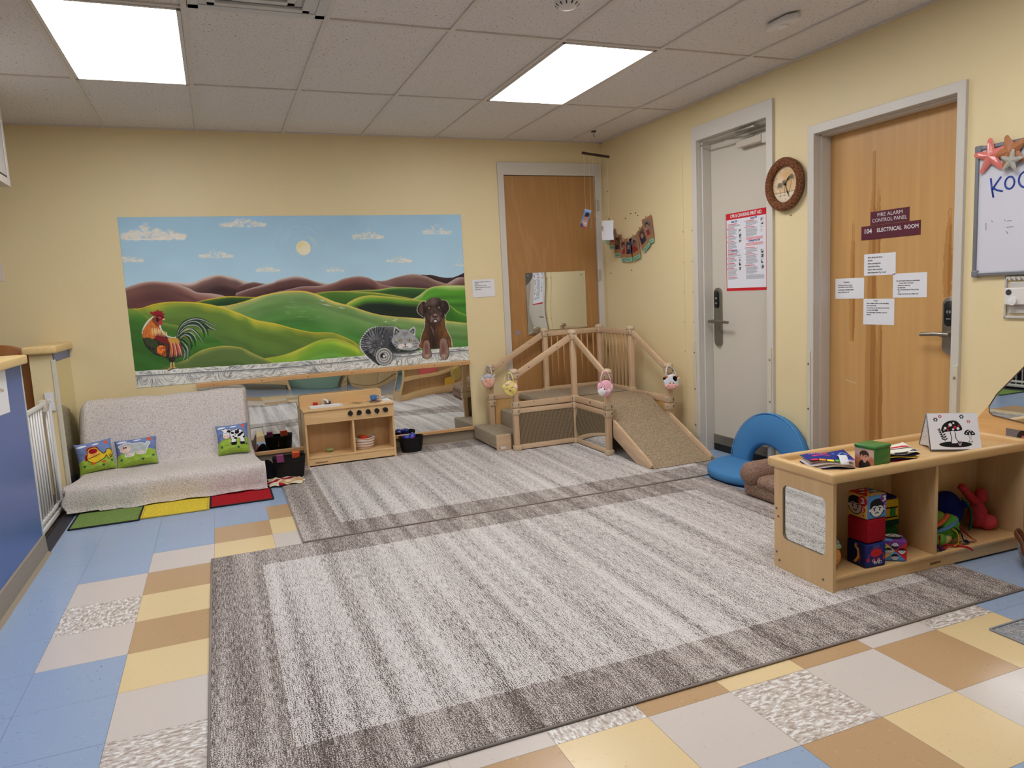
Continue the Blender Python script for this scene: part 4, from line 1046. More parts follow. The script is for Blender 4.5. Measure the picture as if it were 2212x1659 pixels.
# blanket: profile over back, seat and front
prof = sm([(-.045, .40), (-.050, .58), (-.075, .645), (-.125, .664), (-.185, .650), (-.215, .600), (-.265, .44), (-.315, .28), (-.345, .215), (-.39, .198), (-.50, .196), (-.62, .194), (-.70, .186), (-.735, .160), (-.742, .10), (-.742, .045), (-.750, .014)], k=7)
def interp(P, t):
    f = t * (len(P) - 1); i = min(int(f), len(P) - 2); q = f - i
    return (P[i][0] * (1 - q) + P[i + 1][0] * q, P[i][1] * (1 - q) + P[i + 1][1] * q)
def blanket(u, v):
    y, z = interp(prof, v)
    k = min(1, max(0, (v - .45) / .3))
    xl = -4.295 - .055 * min(1, v / .45) - .045 * min(1, max(0, (v - .64) / .10)); xr = -3.228 + .065 * k
    if v > .80: xl += .012 * math.sin(v * 40)
    x = xl + (xr - xl) * u
    # rounded drop at the ends
    e = min(u, 1 - u); d = max(0, 1 - e / .035)
    if v < .52:
        y2 = y + d * d * (.13 if u < .5 else .10) * (1 if v > .12 else .0); z -= d * d * (.05 if u < .5 else .015)
        y = min(y2, -.03)
        if u < .5 and v < .4: x = xl + (x - xl) * 1.0 - d * .022
    elif v < .74:
        z -= d * d * .03
    z += .004 * math.sin(x * 9 + v * 5) + .003 * math.sin(x * 23 + 2 + v * 14)
    if v > .70:
        q = (v - .70) / .3
        y += .010 * q * (math.sin(x * 14 + 4 * v) + .6 * math.sin(x * 31 + 2.3)) - .01 * q
        fold = math.exp(-((x + 3.35 - (1 - q) * .12) / .05) ** 2) * .016 + math.exp(-((x + 3.23 - (1 - q) * .10) / .03) ** 2) * .014
        y -= fold * q
        z += (.010 * math.sin(x * 7 + 1) + (.03 if x < -4.2 else 0) * max(0, q - .5)) * (1 if q > .5 else 0) * .5
    return Vector((x, y, max(z, .0125)))
mb = MB().grid(blanket, 150, 90)
t = obj('blanket', mb, blanketm, smooth=True, solid=.008); tagc(t, 'pebbled light grey blanket draped over the low couch down to the coloured mats', 'blanket')

# pillows with farm animals
def pillow(label, kind, cx, cy, cz, w, h, tilt, rz, roll, seed):
    t = thing('throw_pillow', label, 'pillow', (cx, cy, cz - h / 2), 0, None)
    R = Matrix.Translation((cx, cy, cz)) @ Matrix.Rotation(rz, 4, 'Z') @ Matrix.Rotation(tilt, 4, 'X') @ Matrix.Rotation(roll, 4, 'Y')
    c = Canvas(-w / 2, w / 2, -h / 2, h / 2, .0016, (118, 138, 190))
    X, Y = c.X, c.Y
    c.grain(.16, 18, 45, seed)
    K = w / .22
    def q(x, y): return ((x - .5) * w, (.5 - y) * h)
    def PL(L, k=5): return sm([q(*p) for p in L], True, k)
    # sky marks
    c.poly(PL([(.05, .12), (.12, .09), (.22, .08), (.32, .10), (.30, .13), (.2, .15), (.1, .15)]), (236, 238, 240)); c.poly(PL([(.46, .11), (.55, .08), (.66, .09), (.60, .13), (.50, .13)]), (236, 238, 240))
    c.ell(*q(.85, .11), .012 * K, .012 * K, (224, 92, 44))
    c.poly([q(0, .62), q(.2, .53), q(.5, .47), q(.75, .44), q(1, .52), q(1, 1), q(0, 1)], lambda A, B: np.array((158, 188, 72)) * (1 + .12 * (vnoise(A + 5, B + 5, seed + 3, 60, 90)[..., None] - .5)))
    for gx, gy in ((.15, .80), (.66, .86), (.92, .76)):
        for dx in (-.03, -.012, .008, .03): c.line([q(gx, gy), q(gx + dx, gy - .055)], .0022 * K, (36, 96, 70))
    for gx in (.05, .1): c.line([q(gx, .45), q(gx, .58)], .0015, (90, 70, 130))
    o = (18, 16, 20)
    if kind == 'rooster':
        c.poly(PL([(.26, .30), (.33, .20), (.45, .17), (.60, .20), (.56, .26), (.40, .24)]), (188, 26, 38)); c.poly(PL([(.24, .40), (.34, .44), (.34, .54), (.24, .60), (.20, .56)]), (170, 24, 38)); c.poly([q(.21, .40), q(.3, .37), q(.3, .42)], (232, 120, 50))
        B_ = PL([(.30, .42), (.33, .28), (.44, .22), (.56, .24), (.64, .38), (.72, .48), (.80, .44), (.84, .36), (.94, .36), (.98, .46), (.96, .56), (.92, .48), (.93, .62), (.87, .50), (.88, .62), (.84, .64), (.80, .52), (.72, .60), (.56, .68), (.42, .70), (.30, .62), (.27, .52)])
        c.line(B_ + [B_[0]], .0042 * K, o); c.poly(B_, (232, 196, 44)); c.poly(PL([(.31, .44), (.34, .29), (.45, .24), (.56, .26), (.62, .38), (.62, .46), (.50, .50), (.38, .52), (.30, .52)]), (238, 172, 76))
        c.ell(*q(.46, .33), .026 * K, .018 * K, (160, 22, 34)); c.ell(*q(.42, .31), .003 * K, .003 * K, o)
        c.line([q(.30 + .04 * k, .54 - .01 * k + (.012 if k % 2 else 0)) for k in range(9)], .0018 * K, o)
        for fx in (.40, .70):
            for dx in (-.05, 0, .05): c.line([q(fx, .70), q(fx + dx, .745)], .004 * K, (230, 96, 36))
    elif kind == 'sheep':
        B_ = PL([(.26, .62), (.28, .50), (.16, .46), (.14, .34), (.10, .26), (.18, .24), (.24, .20), (.36, .18), (.44, .24), (.55, .24), (.68, .26), (.76, .32), (.80, .22), (.86, .26), (.82, .36), (.78, .46), (.72, .62), (.56, .62), (.54, .54), (.46, .54), (.44, .66), (.28, .66)])
        c.line(B_ + [B_[0]], .0040 * K, (238, 232, 230)); c.poly(B_, (186, 196, 196)); c.ell(*q(.27, .36), .030 * K, .030 * K, (232, 202, 190)); c.poly(PL([(.14, .30), (.22, .22), (.36, .20), (.42, .28), (.30, .29)]), (178, 188, 198))
        c.rect(*sorted((q(.30, 0)[0], q(.43, 0)[0])), q(0, .64)[1], q(0, .56)[1], (236, 204, 200)); c.rect(*sorted((q(.58, 0)[0], q(.71, 0)[0])), q(0, .61)[1], q(0, .55)[1], (236, 204, 200))
        for ex in (.24, .29): c.ell(*q(ex, .35), .0045 * K, .0045 * K, o)
    else:
        for gx in (.14,): c.line([q(gx, .33), q(gx, .42)], .0015, (60, 50, 90))
        B_ = PL([(.44, .40), (.46, .30), (.56, .24), (.70, .22), (.82, .28), (.88, .40), (.88, .54), (.86, .70), (.74, .70), (.74, .55), (.66, .52), (.60, .54), (.60, .70), (.46, .70), (.47, .54)])
        c.line(B_ + [B_[0]], .0035 * K, o); c.poly(B_, (236, 236, 238))
        for x, y, a, b2 in ((.52, .34, .012, .008), (.66, .33, .016, .012), (.74, .42, .02, .009), (.82, .36, .008, .010), (.54, .46, .007, .005), (.60, .42, .005, .004), (.62, .27, .006, .004), (.86, .50, .008, .006), (.60, .52, .012, .007), (.70, .26, .010, .006)): c.ell(*q(x, y), a * K, b2 * K, o, x * 5)
        c.rect(*sorted((q(.455, 0)[0], q(.61, 0)[0])), q(0, .74)[1], q(0, .645)[1], o); c.rect(*sorted((q(.73, 0)[0], q(.87, 0)[0])), q(0, .75)[1], q(0, .65)[1], o)
        H = PL([(.24, .26), (.18, .20), (.22, .18), (.27, .20), (.30, .16), (.34, .18), (.40, .20), (.46, .20), (.48, .26), (.43, .32), (.43, .42), (.38, .50), (.27, .50), (.22, .44), (.23, .34)])
        c.line(H + [H[0]], .0030 * K, o); c.poly(H, (236, 236, 238)); c.ell(*q(.32, .44), .024 * K, .014 * K, (240, 200, 190)); c.ell(*q(.41, .27), .013 * K, .010 * K, o)
        for x, y, r in ((.29, .32, .003), (.34, .32, .003), (.275, .43, .0022), (.35, .44, .0022)): c.ell(*q(x, y), r * K, r * K, o)
    def face(sgn):
        def f(X, Y):
            a = 2 * X / w; b3 = 2 * Y / h
            th = .058 * np.clip((1 - np.abs(a) ** 3.2) * (1 - np.abs(b3) ** 3.2), 0, 1) ** .55
            th = th + .0022 * np.sin(X * 95 + Y * 60) * (1 - a * a) * (1 - b3 * b3) * (sgn > 0) + .0018 * np.sin(Y * 150 - X * 30) * (1 - a ** 4) * (1 - b3 ** 4)
            pin = 1 - .07 * (1 - a * a) * (b3 * b3) ; pin2 = 1 - .07 * (1 - b3 * b3) * (a * a)
            x = X * pin2; z = Y * pin; y = -sgn * th
            M = np.array(R)
            return tuple(M[i, 0] * x + M[i, 1] * y + M[i, 2] * z + M[i, 3] for i in range(3))
        return f
    c.mesh('front', face(1), paintmat(.9, .5), t, smooth=True)
    mb = MB(); n = 24
    def g(u, v):
        a, b3 = u * 2 - 1, v * 2 - 1
        X = np.array(a * w / 2); Y = np.array(b3 * h / 2)
        return Vector([float(k) for k in face(-1)(X, Y)])
    mb.grid(g, n, n); mb.f = [f[::-1] for f in mb.f]
    obj('back', mb, mat('pillow_back_blue', (96, 120, 190), .9), t, True)
pillow('square pillow with an embroidered yellow rooster at the left end of the couch', 'rooster', -4.245, -.375, .305, .225, .215, math.radians(-14), math.radians(10), math.radians(-5), 1)
pillow('pillow with an embroidered grey sheep, beside the rooster pillow', 'sheep', -3.995, -.335, .297, .268, .200, math.radians(-22), math.radians(-3), math.radians(-3), 2)
pillow('pillow with an embroidered black and white cow at the right end of the couch', 'cow', -3.355, -.335, .312, .225, .225, math.radians(-20), math.radians(-4), math.radians(-2), 3)

# ================================================================== WALL MIRROR
mirrorm, nt, b = newmat('acrylic_mirror', .02, .5)
b.inputs['Base Color'].default_value = (.80, .83, .82, 1); b.inputs['Metallic'].default_value = 1.0
nt.links.new(math_(nt, 'MULTIPLY', noise(nt, coords(nt, (3, 3, 3)), 1, 2), .03), b.inputs['Roughness'])
railw = wood('mirror_rail_wood', (206, 158, 106), (216, 170, 118), (186, 136, 84), 0, .45, 60, 6)
t = thing('wall_mirror', 'long low acrylic mirror with wooden rails under the mural', 'mirror', (-2.47, 0, .1))
MT = math.tan(math.radians(.35))
def warp(x0, x1, seed):
    def f(u, v):
        x = x0 + (x1 - x0) * u; z = .125 + .56 * v
        d = .0022 * math.sin(x * 4.2 + seed) * math.sin(v * PI) + .0011 * math.sin(x * 8.1 + 1.7 * seed + v * 2) * math.sin(v * PI) + .0007 * math.sin(v * 5 + x * 3)
        return Vector((x, -.014 - d + (z - .40) * MT, z))
    return f
for a, b2, s in ((-3.568, -2.442, 1.0), (-2.439, -1.382, 3.9)):
    mb = MB().grid(warp(a, b2, s), 70, 26); o = obj('mirror_panel', mb, mirrorm, t, True, merge=True)
    mb2 = MB().box(a, b2, -.004, -.001, .12, .69); obj('backing', mb2, mat('mirror_backing', (90, 90, 90), .6), o)
for z0, z1 in ((.680, .712), (.104, .130)):
    r = MB().box(-3.572, -1.376, -.034, -.001, z0, z1, .003); obj('rail', r, railw, t)
for x in (-3.45, -3.1, -2.75, -2.4, -2.05, -1.7, -1.45): obj('screw', MB().ball((x, -.034, .696), .004, .003, .004, 8, 6), mat('dark_screw', (60, 45, 30), .4), t)

# ================================================================== PLAY KITCHEN
birch = wood('birch_plywood', (222, 182, 128), (230, 194, 142), (206, 160, 104), 0, .42, 45, 5)
birchv = wood('birch_plywood_upright', (220, 180, 126), (228, 190, 138), (204, 158, 102), 2, .42, 45, 5)
edge = mat('plywood_edge', (196, 150, 98), .5)
KX0, KX1, KY0, KY1, KH = -2.832, -2.130, -.275, -.045, .447
t = thing('play_kitchen', 'wooden toy kitchen with sink and five black knobs in front of the mirror', 'play kitchen', ((KX0 + KX1) / 2, (KY0 + KY1) / 2, 0))
obj('side_panel', MB().box(KX0, KX0 + .016, KY0 + .004, KY1, .0, KH - .012, .002), birchv, t); obj('side_panel', MB().box(KX1 - .016, KX1, KY0 + .004, KY1, 0, KH - .012, .002), birchv, t)
obj('back_panel', MB().box(KX0 + .016, KX1 - .016, KY1 - .008, KY1, .04, KH - .012), birchv, t)
obj('countertop', MB().box(KX0 - .008, KX1 + .008, KY0 - .014, KY1, KH - .012, KH + .003, .003), birch, t)
obj('splash_board', MB().prism([(KX0 - .004, KH), (KX1 - .05, KH), (KX1 - .05, .525), (KX1 - .054, .537), (KX1 - .064, .542), (KX0 + .01, .542), (KX0, .538), (KX0 - .004, .527)], 1, KY1 - .016, KY1, .002), birch, t)
cp = obj('control_panel', MB().box(KX0 + .002, KX1 - .002, KY0 - .004, KY0 + .010, .335, KH - .012, .002), birch, t)
obj('divider', MB().box(-2.468, -2.452, KY0 + .004, KY1 - .008, .075, .335, .002), birchv, t)
obj('shelf', MB().box(KX0 + .016, KX1 - .016, KY0 + .002, KY1 - .008, .062, .076, .002), birch, t)
obj('toe_board', MB().box(KX0 + .014, KX1 - .012, KY0 + .006, KY0 + .018, .010, .062), birch, t)
text('CHILDCRAFT', .010, (-2.775, KY0 + .005, .024), *BK, mat('black_print', (16, 14, 14), .5), t, width=.098, bold=.0004)
for k, (x, a) in enumerate(((-2.478, 90), (-2.408, 215), (-2.338, -35), (-2.268, -85), (-2.198, 150))):
    kb = MB(); kb.cyl((x, KY0 - .003, .392), (x, KY0 - .022, .392), .0205, .018, 24)
    a = math.radians(a); kb.prism([(x + .016 * math.cos(a + 1.2), .392 + .016 * math.sin(a + 1.2)), (x + .029 * math.cos(a), .392 + .029 * math.sin(a)), (x + .016 * math.cos(a - 1.2), .392 + .016 * math.sin(a - 1.2))], 1, KY0 - .020, KY0 - .006, .001)
    kb.ball((x, KY0 - .023, .392), .004, .003, .004, 8, 6)
    obj('knob', kb, blackp, t, True, auto=40)
sk = MB()
def sinkf(p):
    return p
def ringpoly(x0, x1, y0, y1, r, n=5):
    P = []
    for (cx, cy, a0) in ((x1 - r, y1 - r, 0), (x0 + r, y1 - r, 90), (x0 + r, y0 + r, 180), (x1 - r, y0 + r, 270)):
        for k in range(n + 1):
            a = math.radians(a0 + 90 * k / n); P.append((cx + r * math.cos(a), cy + r * math.sin(a)))
    return P
S0 = (-2.775, -2.515, -.225, -.105)
rings = [(0, .0, .004), (0, .0, .012), (.012, .0, .012), (.016, .0, .008), (.020, .0, -.002)]
vs = []; fs = []
lay = [(S0[0], S0[1], S0[2], S0[3], .02, KH + .003), (S0[0], S0[1], S0[2], S0[3], .02, KH + .012), (S0[0] + .010, S0[1] - .010, S0[2] + .010, S0[3] - .010, .016, KH + .012), (S0[0] + .016, S0[1] - .016, S0[2] + .016, S0[3] - .016, .013, KH + .005)]
for L in lay:
    vs += [(x, y, L[5]) for x, y in ringpoly(*L[:5])]
n = len(vs) // len(lay)
for i in range(len(lay) - 1):
    for k in range(n): fs.append((i * n + k, i * n + (k + 1) % n, (i + 1) * n + (k + 1) % n, (i + 1) * n + k))
fs.append(tuple((len(lay) - 1) * n + k for k in range(n)))
sk.add(vs, fs)
obj('sink', sk, mat('white_sink_plastic', (232, 230, 230), .3), t, True, auto=40)
fc = MB(); fx = -2.655
fc.tube([(fx, -.075, KH + .003), (fx, -.075, KH + .035), (fx + .005, -.085, KH + .046), (fx + .018, -.105, KH + .048), (fx + .028, -.125, KH + .040), (fx + .030, -.130, KH + .026)], [.012, .011, .011, .010, .009, .009], 12)
obj('faucet', fc, mat('ivory_plastic', (232, 222, 206), .35), t, True, auto=50)
obj('tap_knob', MB().lathe([(.0, .028), (.017, .027), (.019, .02), (.018, .0)][::-1], (-2.715, -.073, KH + .003), 20), mat('red_plastic', (190, 32, 36), .4), t, True, auto=40)
obj('tap_knob', MB().lathe([(.0, .028), (.017, .027), (.019, .02), (.018, .0)][::-1], (-2.612, -.073, KH + .003), 20), mat('navy_plastic', (24, 44, 110), .4), t, True, auto=40)
br_ = MB()
for cx in (-2.40, -2.25):
    cy = -.15
    for k in range(4):
        a = PI / 4 + k * PI / 2
        br_.beam((cx + .012 * math.cos(a), cy + .010 * math.sin(a), KH + .0035), (cx + .055 * math.cos(a), cy + .055 * math.sin(a), KH + .0035), .003, .001)
        for r, w_ in ((.035, .5), (.050, .45)):
            pts = [(cx + r * math.cos(k * PI / 2 + a2), cy + r * math.sin(k * PI / 2 + a2), KH + .0035) for a2 in np.linspace(-w_, w_, 6)]
            br_.tube(pts, .0012, 5)
obj('printed_burner', br_, MATS['black_print'], t)
obj('white_corner', MB().box(-2.185, KX1 + .004, -.175, KY1 - .002, KH + .003, KH + .0045), mat('white_sticker', (214, 212, 222), .4), t)
# cup and saucer on the counter
t = thing('toy_saucer', 'toy saucer with a dark red middle under the blue cup', 'saucer', (-2.262, -.175, KH + .0045))
obj('plate', MB().lathe([(0, 0), (.025, 0), (.046, .006), (.050, .010), (.047, .0095), (.028, .004), (0, .004)], (-2.262, -.175, KH + .0045), 32), mat('pale_blue_rim', (186, 200, 224), .3), t, True, auto=50)
obj('red_centre', MB().lathe([(0, .0065), (.034, .0065), (.036, .0075), (0, .0078)], (-2.262, -.175, KH + .0045), 28), mat('dark_red_print', (130, 20, 34), .35), t, True)
t = thing('toy_cup', 'small blue toy teacup on the red saucer', 'cup', (-2.265, -.175, KH + .012))
bluep = mat('blue_cup_plastic', (76, 134, 190), .35)
obj('bowl', MB().lathe([(0, .003), (.014, .0), (.020, .004), (.027, .022), (.0295, .044), (.0275, .044), (.024, .022), (.016, .007), (0, .006)], (-2.267, -.175, KH + .0125), 28), bluep, t, True, auto=50)
obj('handle', MB().tube([(-2.241, -.176, KH + .050), (-2.226, -.176, KH + .050), (-2.222, -.176, KH + .038), (-2.230, -.176, KH + .026), (-2.244, -.176, KH + .023)], .0038, 8), bluep, t, True)
# toy apple in the left cubby
t = thing('toy_fruit', 'pale green toy apple half in the left cubby of the toy kitchen', 'toy', (-2.64, -.13, .0765))
obj('flesh', MB().ball((-2.64, -.13, .095), .034, .025, .0185, 24, 12, fn=lambda p: Vector((p.x, p.y, p.z * (1 - .25 * math.exp(-(p.x / .01) ** 2) * (p.z > 0))))), mat('pale_green_plastic', (150, 160, 100), .4), t, True)
obj('seed', MB().ball((-2.632, -.155, .088), .004, .002, .004, 8, 6), blackp, t)
# striped basket in the right cubby
def striped(key):
    m, nt, b = newmat(key, .9, .1)
    sp = nt.nodes.new('ShaderNodeSeparateXYZ'); nt.links.new(coords(nt, (1, 1, 1)), sp.inputs[0])
    z = math_(nt, 'ADD', sp.outputs[2], math_(nt, 'MULTIPLY', math_(nt, 'SINE', math_(nt, 'MULTIPLY', sp.outputs[0], 40)), .0015))
    f = math_(nt, 'FRACT', math_(nt, 'MULTIPLY', z, 1 / .0215))
    nt.links.new(ramp(nt, f, [(.0, (232, 224, 216)), (.60, (232, 224, 216)), (.68, (186, 136, 96)), (.95, (186, 136, 96))]), b.inputs['Base Color'])
    addbump(nt, b, math_(nt, 'SINE', math_(nt, 'MULTIPLY', sp.outputs[2], 600)), .5, .003)
    return m
t = thing('striped_basket', 'soft white and tan striped rope basket in the right cubby of the toy kitchen', 'basket', (-2.365, -.165, .0765))
def wobb(a, z): return .05 * math.sin(2 * a + .6) * z / .1
mbk = MB().lathe([(0, 0), (.058, 0), (.070, .012), (.080, .05), (.086, .088), (.081, .088), (.075, .05), (.063, .014), (0, .006)], (-2.365, -.168, .0767), 40, 1.0, .68, wob=wobb)
mbk.v = [(x, y, z + (.014 * ((x + 2.365) / .08) ** 2 if z > .14 else 0)) for x, y, z in mbk.v]
obj('body', mbk, striped('striped_rope'), t, True, auto=60)
orange = mat('orange_plastic', (226, 74, 24), .4)
for i, (dx, dy, dz, rz, lx) in enumerate(((-.010, -.01, .112, .2, .045), (.002, .02, .128, -.3, .048), (-.03, .01, .105, .9, .035))):
    M = Matrix.Translation((-2.365 + dx, -.168 + dy, .07 + dz - .03)) @ Matrix.Rotation(rz, 4, 'Z') @ Matrix.Rotation(.25, 4, 'Y')
    o = obj('toy_vegetable', MB().ball((0, 0, 0), lx, .019, .015, 18, 10, mat=M, fn=lambda p: Vector((p.x, p.y * (1 - p.x * 6), p.z))).xf(Matrix.Identity(4)), orange, smooth=True)
    tagc(o, ('orange toy carrot lying lowest in the striped basket', 'orange toy carrot on top in the striped basket', 'orange toy piece turned crosswise at the left rim of the striped basket')[i], 'toy', 'toy vegetables in the striped basket')
o = obj('picture_card', quadbox(MB(), (-2.438, -.205, .140), (1, .0, -.30), (.15, .35, .9), .045, .045, .002), mat('dark_card', (40, 34, 40), .5)); tagc(o, 'dark flat toy leaning on the left rim inside the striped basket', 'toy')

# ================================================================== BLACK BASKETS
def wovenmat(key, c, sc=260):
    m, nt, b = newmat(key, .7, .3)
    sp = nt.nodes.new('ShaderNodeSeparateXYZ'); nt.links.new(coords(nt, (1, 1, 1)), sp.inputs[0])
    z = math_(nt, 'ADD', math_(nt, 'MULTIPLY', sp.outputs[2], 800), math_(nt, 'MULTIPLY', noise(nt, coords(nt, (50, 50, 50)), 1, 2), 3))
    h = math_(nt, 'SINE', z)
    d = tuple(int(q * .6) for q in c)
    nt.links.new(ramp(nt, math_(nt, 'ADD', math_(nt, 'MULTIPLY', h, .5), .5), [(.2, d), (.8, c)]), b.inputs['Base Color']); addbump(nt, b, h, .8, .004)
    return m
blackrope = wovenmat('black_cotton_rope', (24, 20, 19))
def basket(label, cx, cy, rx, ry, h, sq=2.6, base=.78):
    t = thing('rope_basket', label, 'basket', (cx, cy, .0))
    def ring(r, z):
        return r, z
    mb = MB(); n = 48; vs = []; fs = []
    prof = [(0, .0), (base, .0), (base + .05, .012), ((base + 1) / 2 + .03, h * .5), (1.0, h - .006), (1.02, h), (.97, h + .004), (.93, h - .004), ((base + 1) / 2 - .04, h * .5), (base - .04, .012), (0, .010)]
    for r, z in prof:
        for k in range(n):
            a = 2 * PI * k / n; c, s = math.cos(a), math.sin(a)
            q = (abs(c) ** sq + abs(s) ** sq) ** (-1 / sq)
            vs.append((cx + rx * r * q * c, cy + ry * r * q * s, z + .0005 + (.008 * c * c * (r > .9) * (z > h * .7)) + (.0025 * math.sin(a * 22) if z >= h - .007 else 0)))
    for i in range(len(prof) - 1):
        for k in range(n): fs.append((i * n + k, i * n + (k + 1) % n, (i + 1) * n + (k + 1) % n, (i + 1) * n + k))
    mb.add(vs, fs)
    obj('body', mb, blackrope, t, True, auto=60)
    return t
basket('black woven basket of blocks between the couch and the toy kitchen', -2.985, -.500, .118, .080, .150)
def block(label, cx, cy, cz, s, c, rot, ex):
    t = thing('letter_block', label, 'block', (cx, cy, cz - s / 2), 0, None)
    M = Matrix.Translation((cx, cy, cz)) @ rot
    m_ = mat('block_%d_%d' % (c[0], c[2]), c, .55)
    obj('cube', MB().box(-s / 2, s / 2, -s / 2, s / 2, -s / 2, s / 2, .003, 2, M), m_, t)
    f = MB(); q = s / 2; w_ = .005
    for a in ((-q, q, -q - .0015, -q, q - w_, q), (-q, q, -q - .0015, -q, -q, -q + w_), (-q, -q + w_, -q - .0015, -q, -q, q), (q - w_, q, -q - .0015, -q, -q, q)): f.box(*a, mat=M)
    f.tube([M @ Vector((ex * .012 * math.cos(a), -q - .001, .011 * math.sin(a))) for a in np.linspace(-2.2, 2.2, 12)], .0018, 6)
    obj('relief', f, mat('relief_%d' % c[0], tuple(int(k * .8) for k in c), .5), t)
block('purple embossed letter block standing up in the black basket', -3.052, -.555, .158, .050, (140, 58, 110), Matrix.Rotation(.08, 4, 'Z'), 1)
block('orange embossed letter block standing up in the black basket', -2.935, -.515, .160, .052, (226, 86, 34), Matrix.Rotation(-.15, 4, 'Z') @ Matrix.Rotation(.12, 4, 'X'), -1)
block('dark red letter block deep in the black basket behind the purple one', -3.00, -.455, .09, .050, (120, 24, 30), Matrix.Rotation(.5, 4, 'Z'), 1)
basket('black woven basket of balls beside the right end of the toy kitchen', -1.975, -.148, .102, .074, .118)
for i, (dx, dy, dz, c, nm) in enumerate(((-.038, -.018, .118, (40, 78, 190), 'shiny blue ball at the front left of the basket by the toy kitchen'), (.004, -.028, .112, (92, 40, 150), 'shiny purple ball at the front of the basket by the toy kitchen'),
                                         (.018, .016, .124, (36, 70, 180), 'shiny blue ball at the back right of the basket by the toy kitchen'), (-.044, .028, .108, (80, 40, 140), 'purple ball half hidden at the back left of the basket by the toy kitchen'), (-.005, .0, .070, (44, 90, 190), 'blue ball deep under the others in the ball basket'))):
    o = obj('toy_ball', MB().ball((-1.975 + dx, -.148 + dy, dz), .0275, n=28, m=18), mat('ball_plastic_%d' % c[0], c, .18), smooth=True); tagc(o, nm, 'ball', 'balls in the black basket')
# crumpled cloths beside the couch
def cloth(name, label, cat, cx, cy, rx, ry, h, m, seed, hang=0):
    rs = random.Random(seed); W_ = [(rs.uniform(3, 15), rs.uniform(3, 15), rs.uniform(0, 6), rs.uniform(.2, 1)) for _ in range(9)]
    def f(u, v):
        a, b = u * 2 - 1, v * 2 - 1
        s = sum(w * math.sin(p * a * .6 + q * b * .6 + o_) for p, q, o_, w in W_) / 4
        env = max(0, 1 - a * a) ** .5 * max(0, 1 - b * b) ** .5
        z = .004 + h * env * (.65 + .35 * s) + .008 * abs(s) * (1 - env)
        return Vector((cx + rx * a * (1 + .10 * math.sin(b * 5 + seed)), cy + ry * b * (1 + .10 * math.sin(a * 6 + seed)), max(.0015, z)))
    return tagc(obj(name, MB().grid(f, 60, 44), m, smooth=True), label, cat)
throw, nt, b = newmat('cream_tan_red_throw', .9, .1)
nn = noise(nt, coords(nt, (9, 9, 9)), 1, 1)
nt.links.new(ramp(nt, nn, [(.0, (168, 30, 40)), (.40, (168, 30, 40)), (.42, (222, 212, 186)), (.52, (222, 212, 186)), (.54, (200, 160, 110)), (.64, (222, 212, 186))], 'CONSTANT'), b.inputs['Base Color'])
cloth('crumpled_throw', 'crumpled cream, tan and red throw on the floor under the black block basket', 'blanket', -3.035, -.62, .125, .13, .022, throw, 3)
cloth('black_cloth', 'black plush cloth heaped between the couch and the block basket', 'cloth', -3.125, -.36, .085, .155, .135, newmat_fuzz('black_plush', (20, 18, 22), 200), 8)
# ================================================================== WOODEN CLIMBER
maple = wood('pinkish_maple', (206, 174, 140), (216, 186, 152), (188, 154, 118), 2, .42, 60, 5)
mapleh = wood('pinkish_maple_rail', (208, 176, 142), (218, 188, 154), (190, 156, 120), 0, .42, 60, 5)
mapley = wood('pinkish_maple_side_rail', (206, 174, 140), (216, 186, 152), (188, 154, 118), 1, .42, 60, 5)
dowel = wood('oak_dowel', (190, 142, 92), (202, 154, 104), (170, 122, 76), 2, .42, 60, 5)
cappl = mat('tan_plastic_joint', (204, 180, 150), .2)
slotm = mat('slot_shade_burn_brown', (70, 54, 40), .6)  # dark brown painted as shade in slots and holes; also colours the burnt marks
bpan = wood('golden_birch_panel', (208, 164, 104), (218, 176, 118), (190, 144, 86), 0, .42, 45, 4)
RZ = .0095
def berber(key, c0, c1, sc=(230, 150, 230)):
    m, nt, b = newmat(key, .95, .1)
    n = noise(nt, coords(nt, sc), 1, 3, .6)
    nt.links.new(ramp(nt, n, [(.38, c0), (.60, c1)]), b.inputs['Base Color']); addbump(nt, b, n, .9, .005); return m
carp = berber('tan_berber_carpet', (122, 104, 82), (200, 178, 148))
carp2 = berber('flat_tan_carpet', (138, 124, 106), (190, 174, 152))
# basket-weave carpet of the front panel
weave, nt, b = newmat('basket_weave_carpet', .95, .1)
sp = nt.nodes.new('ShaderNodeSeparateXYZ'); nt.links.new(coords(nt, (1, 1, 1)), sp.inputs[0])
U_ = math_(nt, 'MULTIPLY', math_(nt, 'ADD', sp.outputs[0], math_(nt, 'MULTIPLY', sp.outputs[2], .8)), 34.0)
V_ = math_(nt, 'MULTIPLY', math_(nt, 'SUBTRACT', sp.outputs[2], math_(nt, 'MULTIPLY', sp.outputs[0], .45)), 46.0)
chk = math_(nt, 'MODULO', math_(nt, 'ADD', math_(nt, 'ABSOLUTE', math_(nt, 'FLOOR', U_)), math_(nt, 'ABSOLUTE', math_(nt, 'FLOOR', V_))), 2.0)
su = math_(nt, 'FRACT', math_(nt, 'MULTIPLY', U_, 3.0)); sv = math_(nt, 'FRACT', math_(nt, 'MULTIPLY', V_, 3.0))
mixn = nt.nodes.new('ShaderNodeMix'); nt.links.new(chk, mixn.inputs[0]); nt.links.new(su, mixn.inputs[2]); nt.links.new(sv, mixn.inputs[3])
nt.links.new(ramp(nt, mixn.outputs[0], [(.30, (92, 78, 62)), (.52, (92, 78, 62)), (.62, (176, 156, 124)), (.9, (176, 156, 124)), (1.0, (92, 78, 62))]), b.inputs['Base Color'])
addbump(nt, b, mixn.outputs[0], .5, .003)

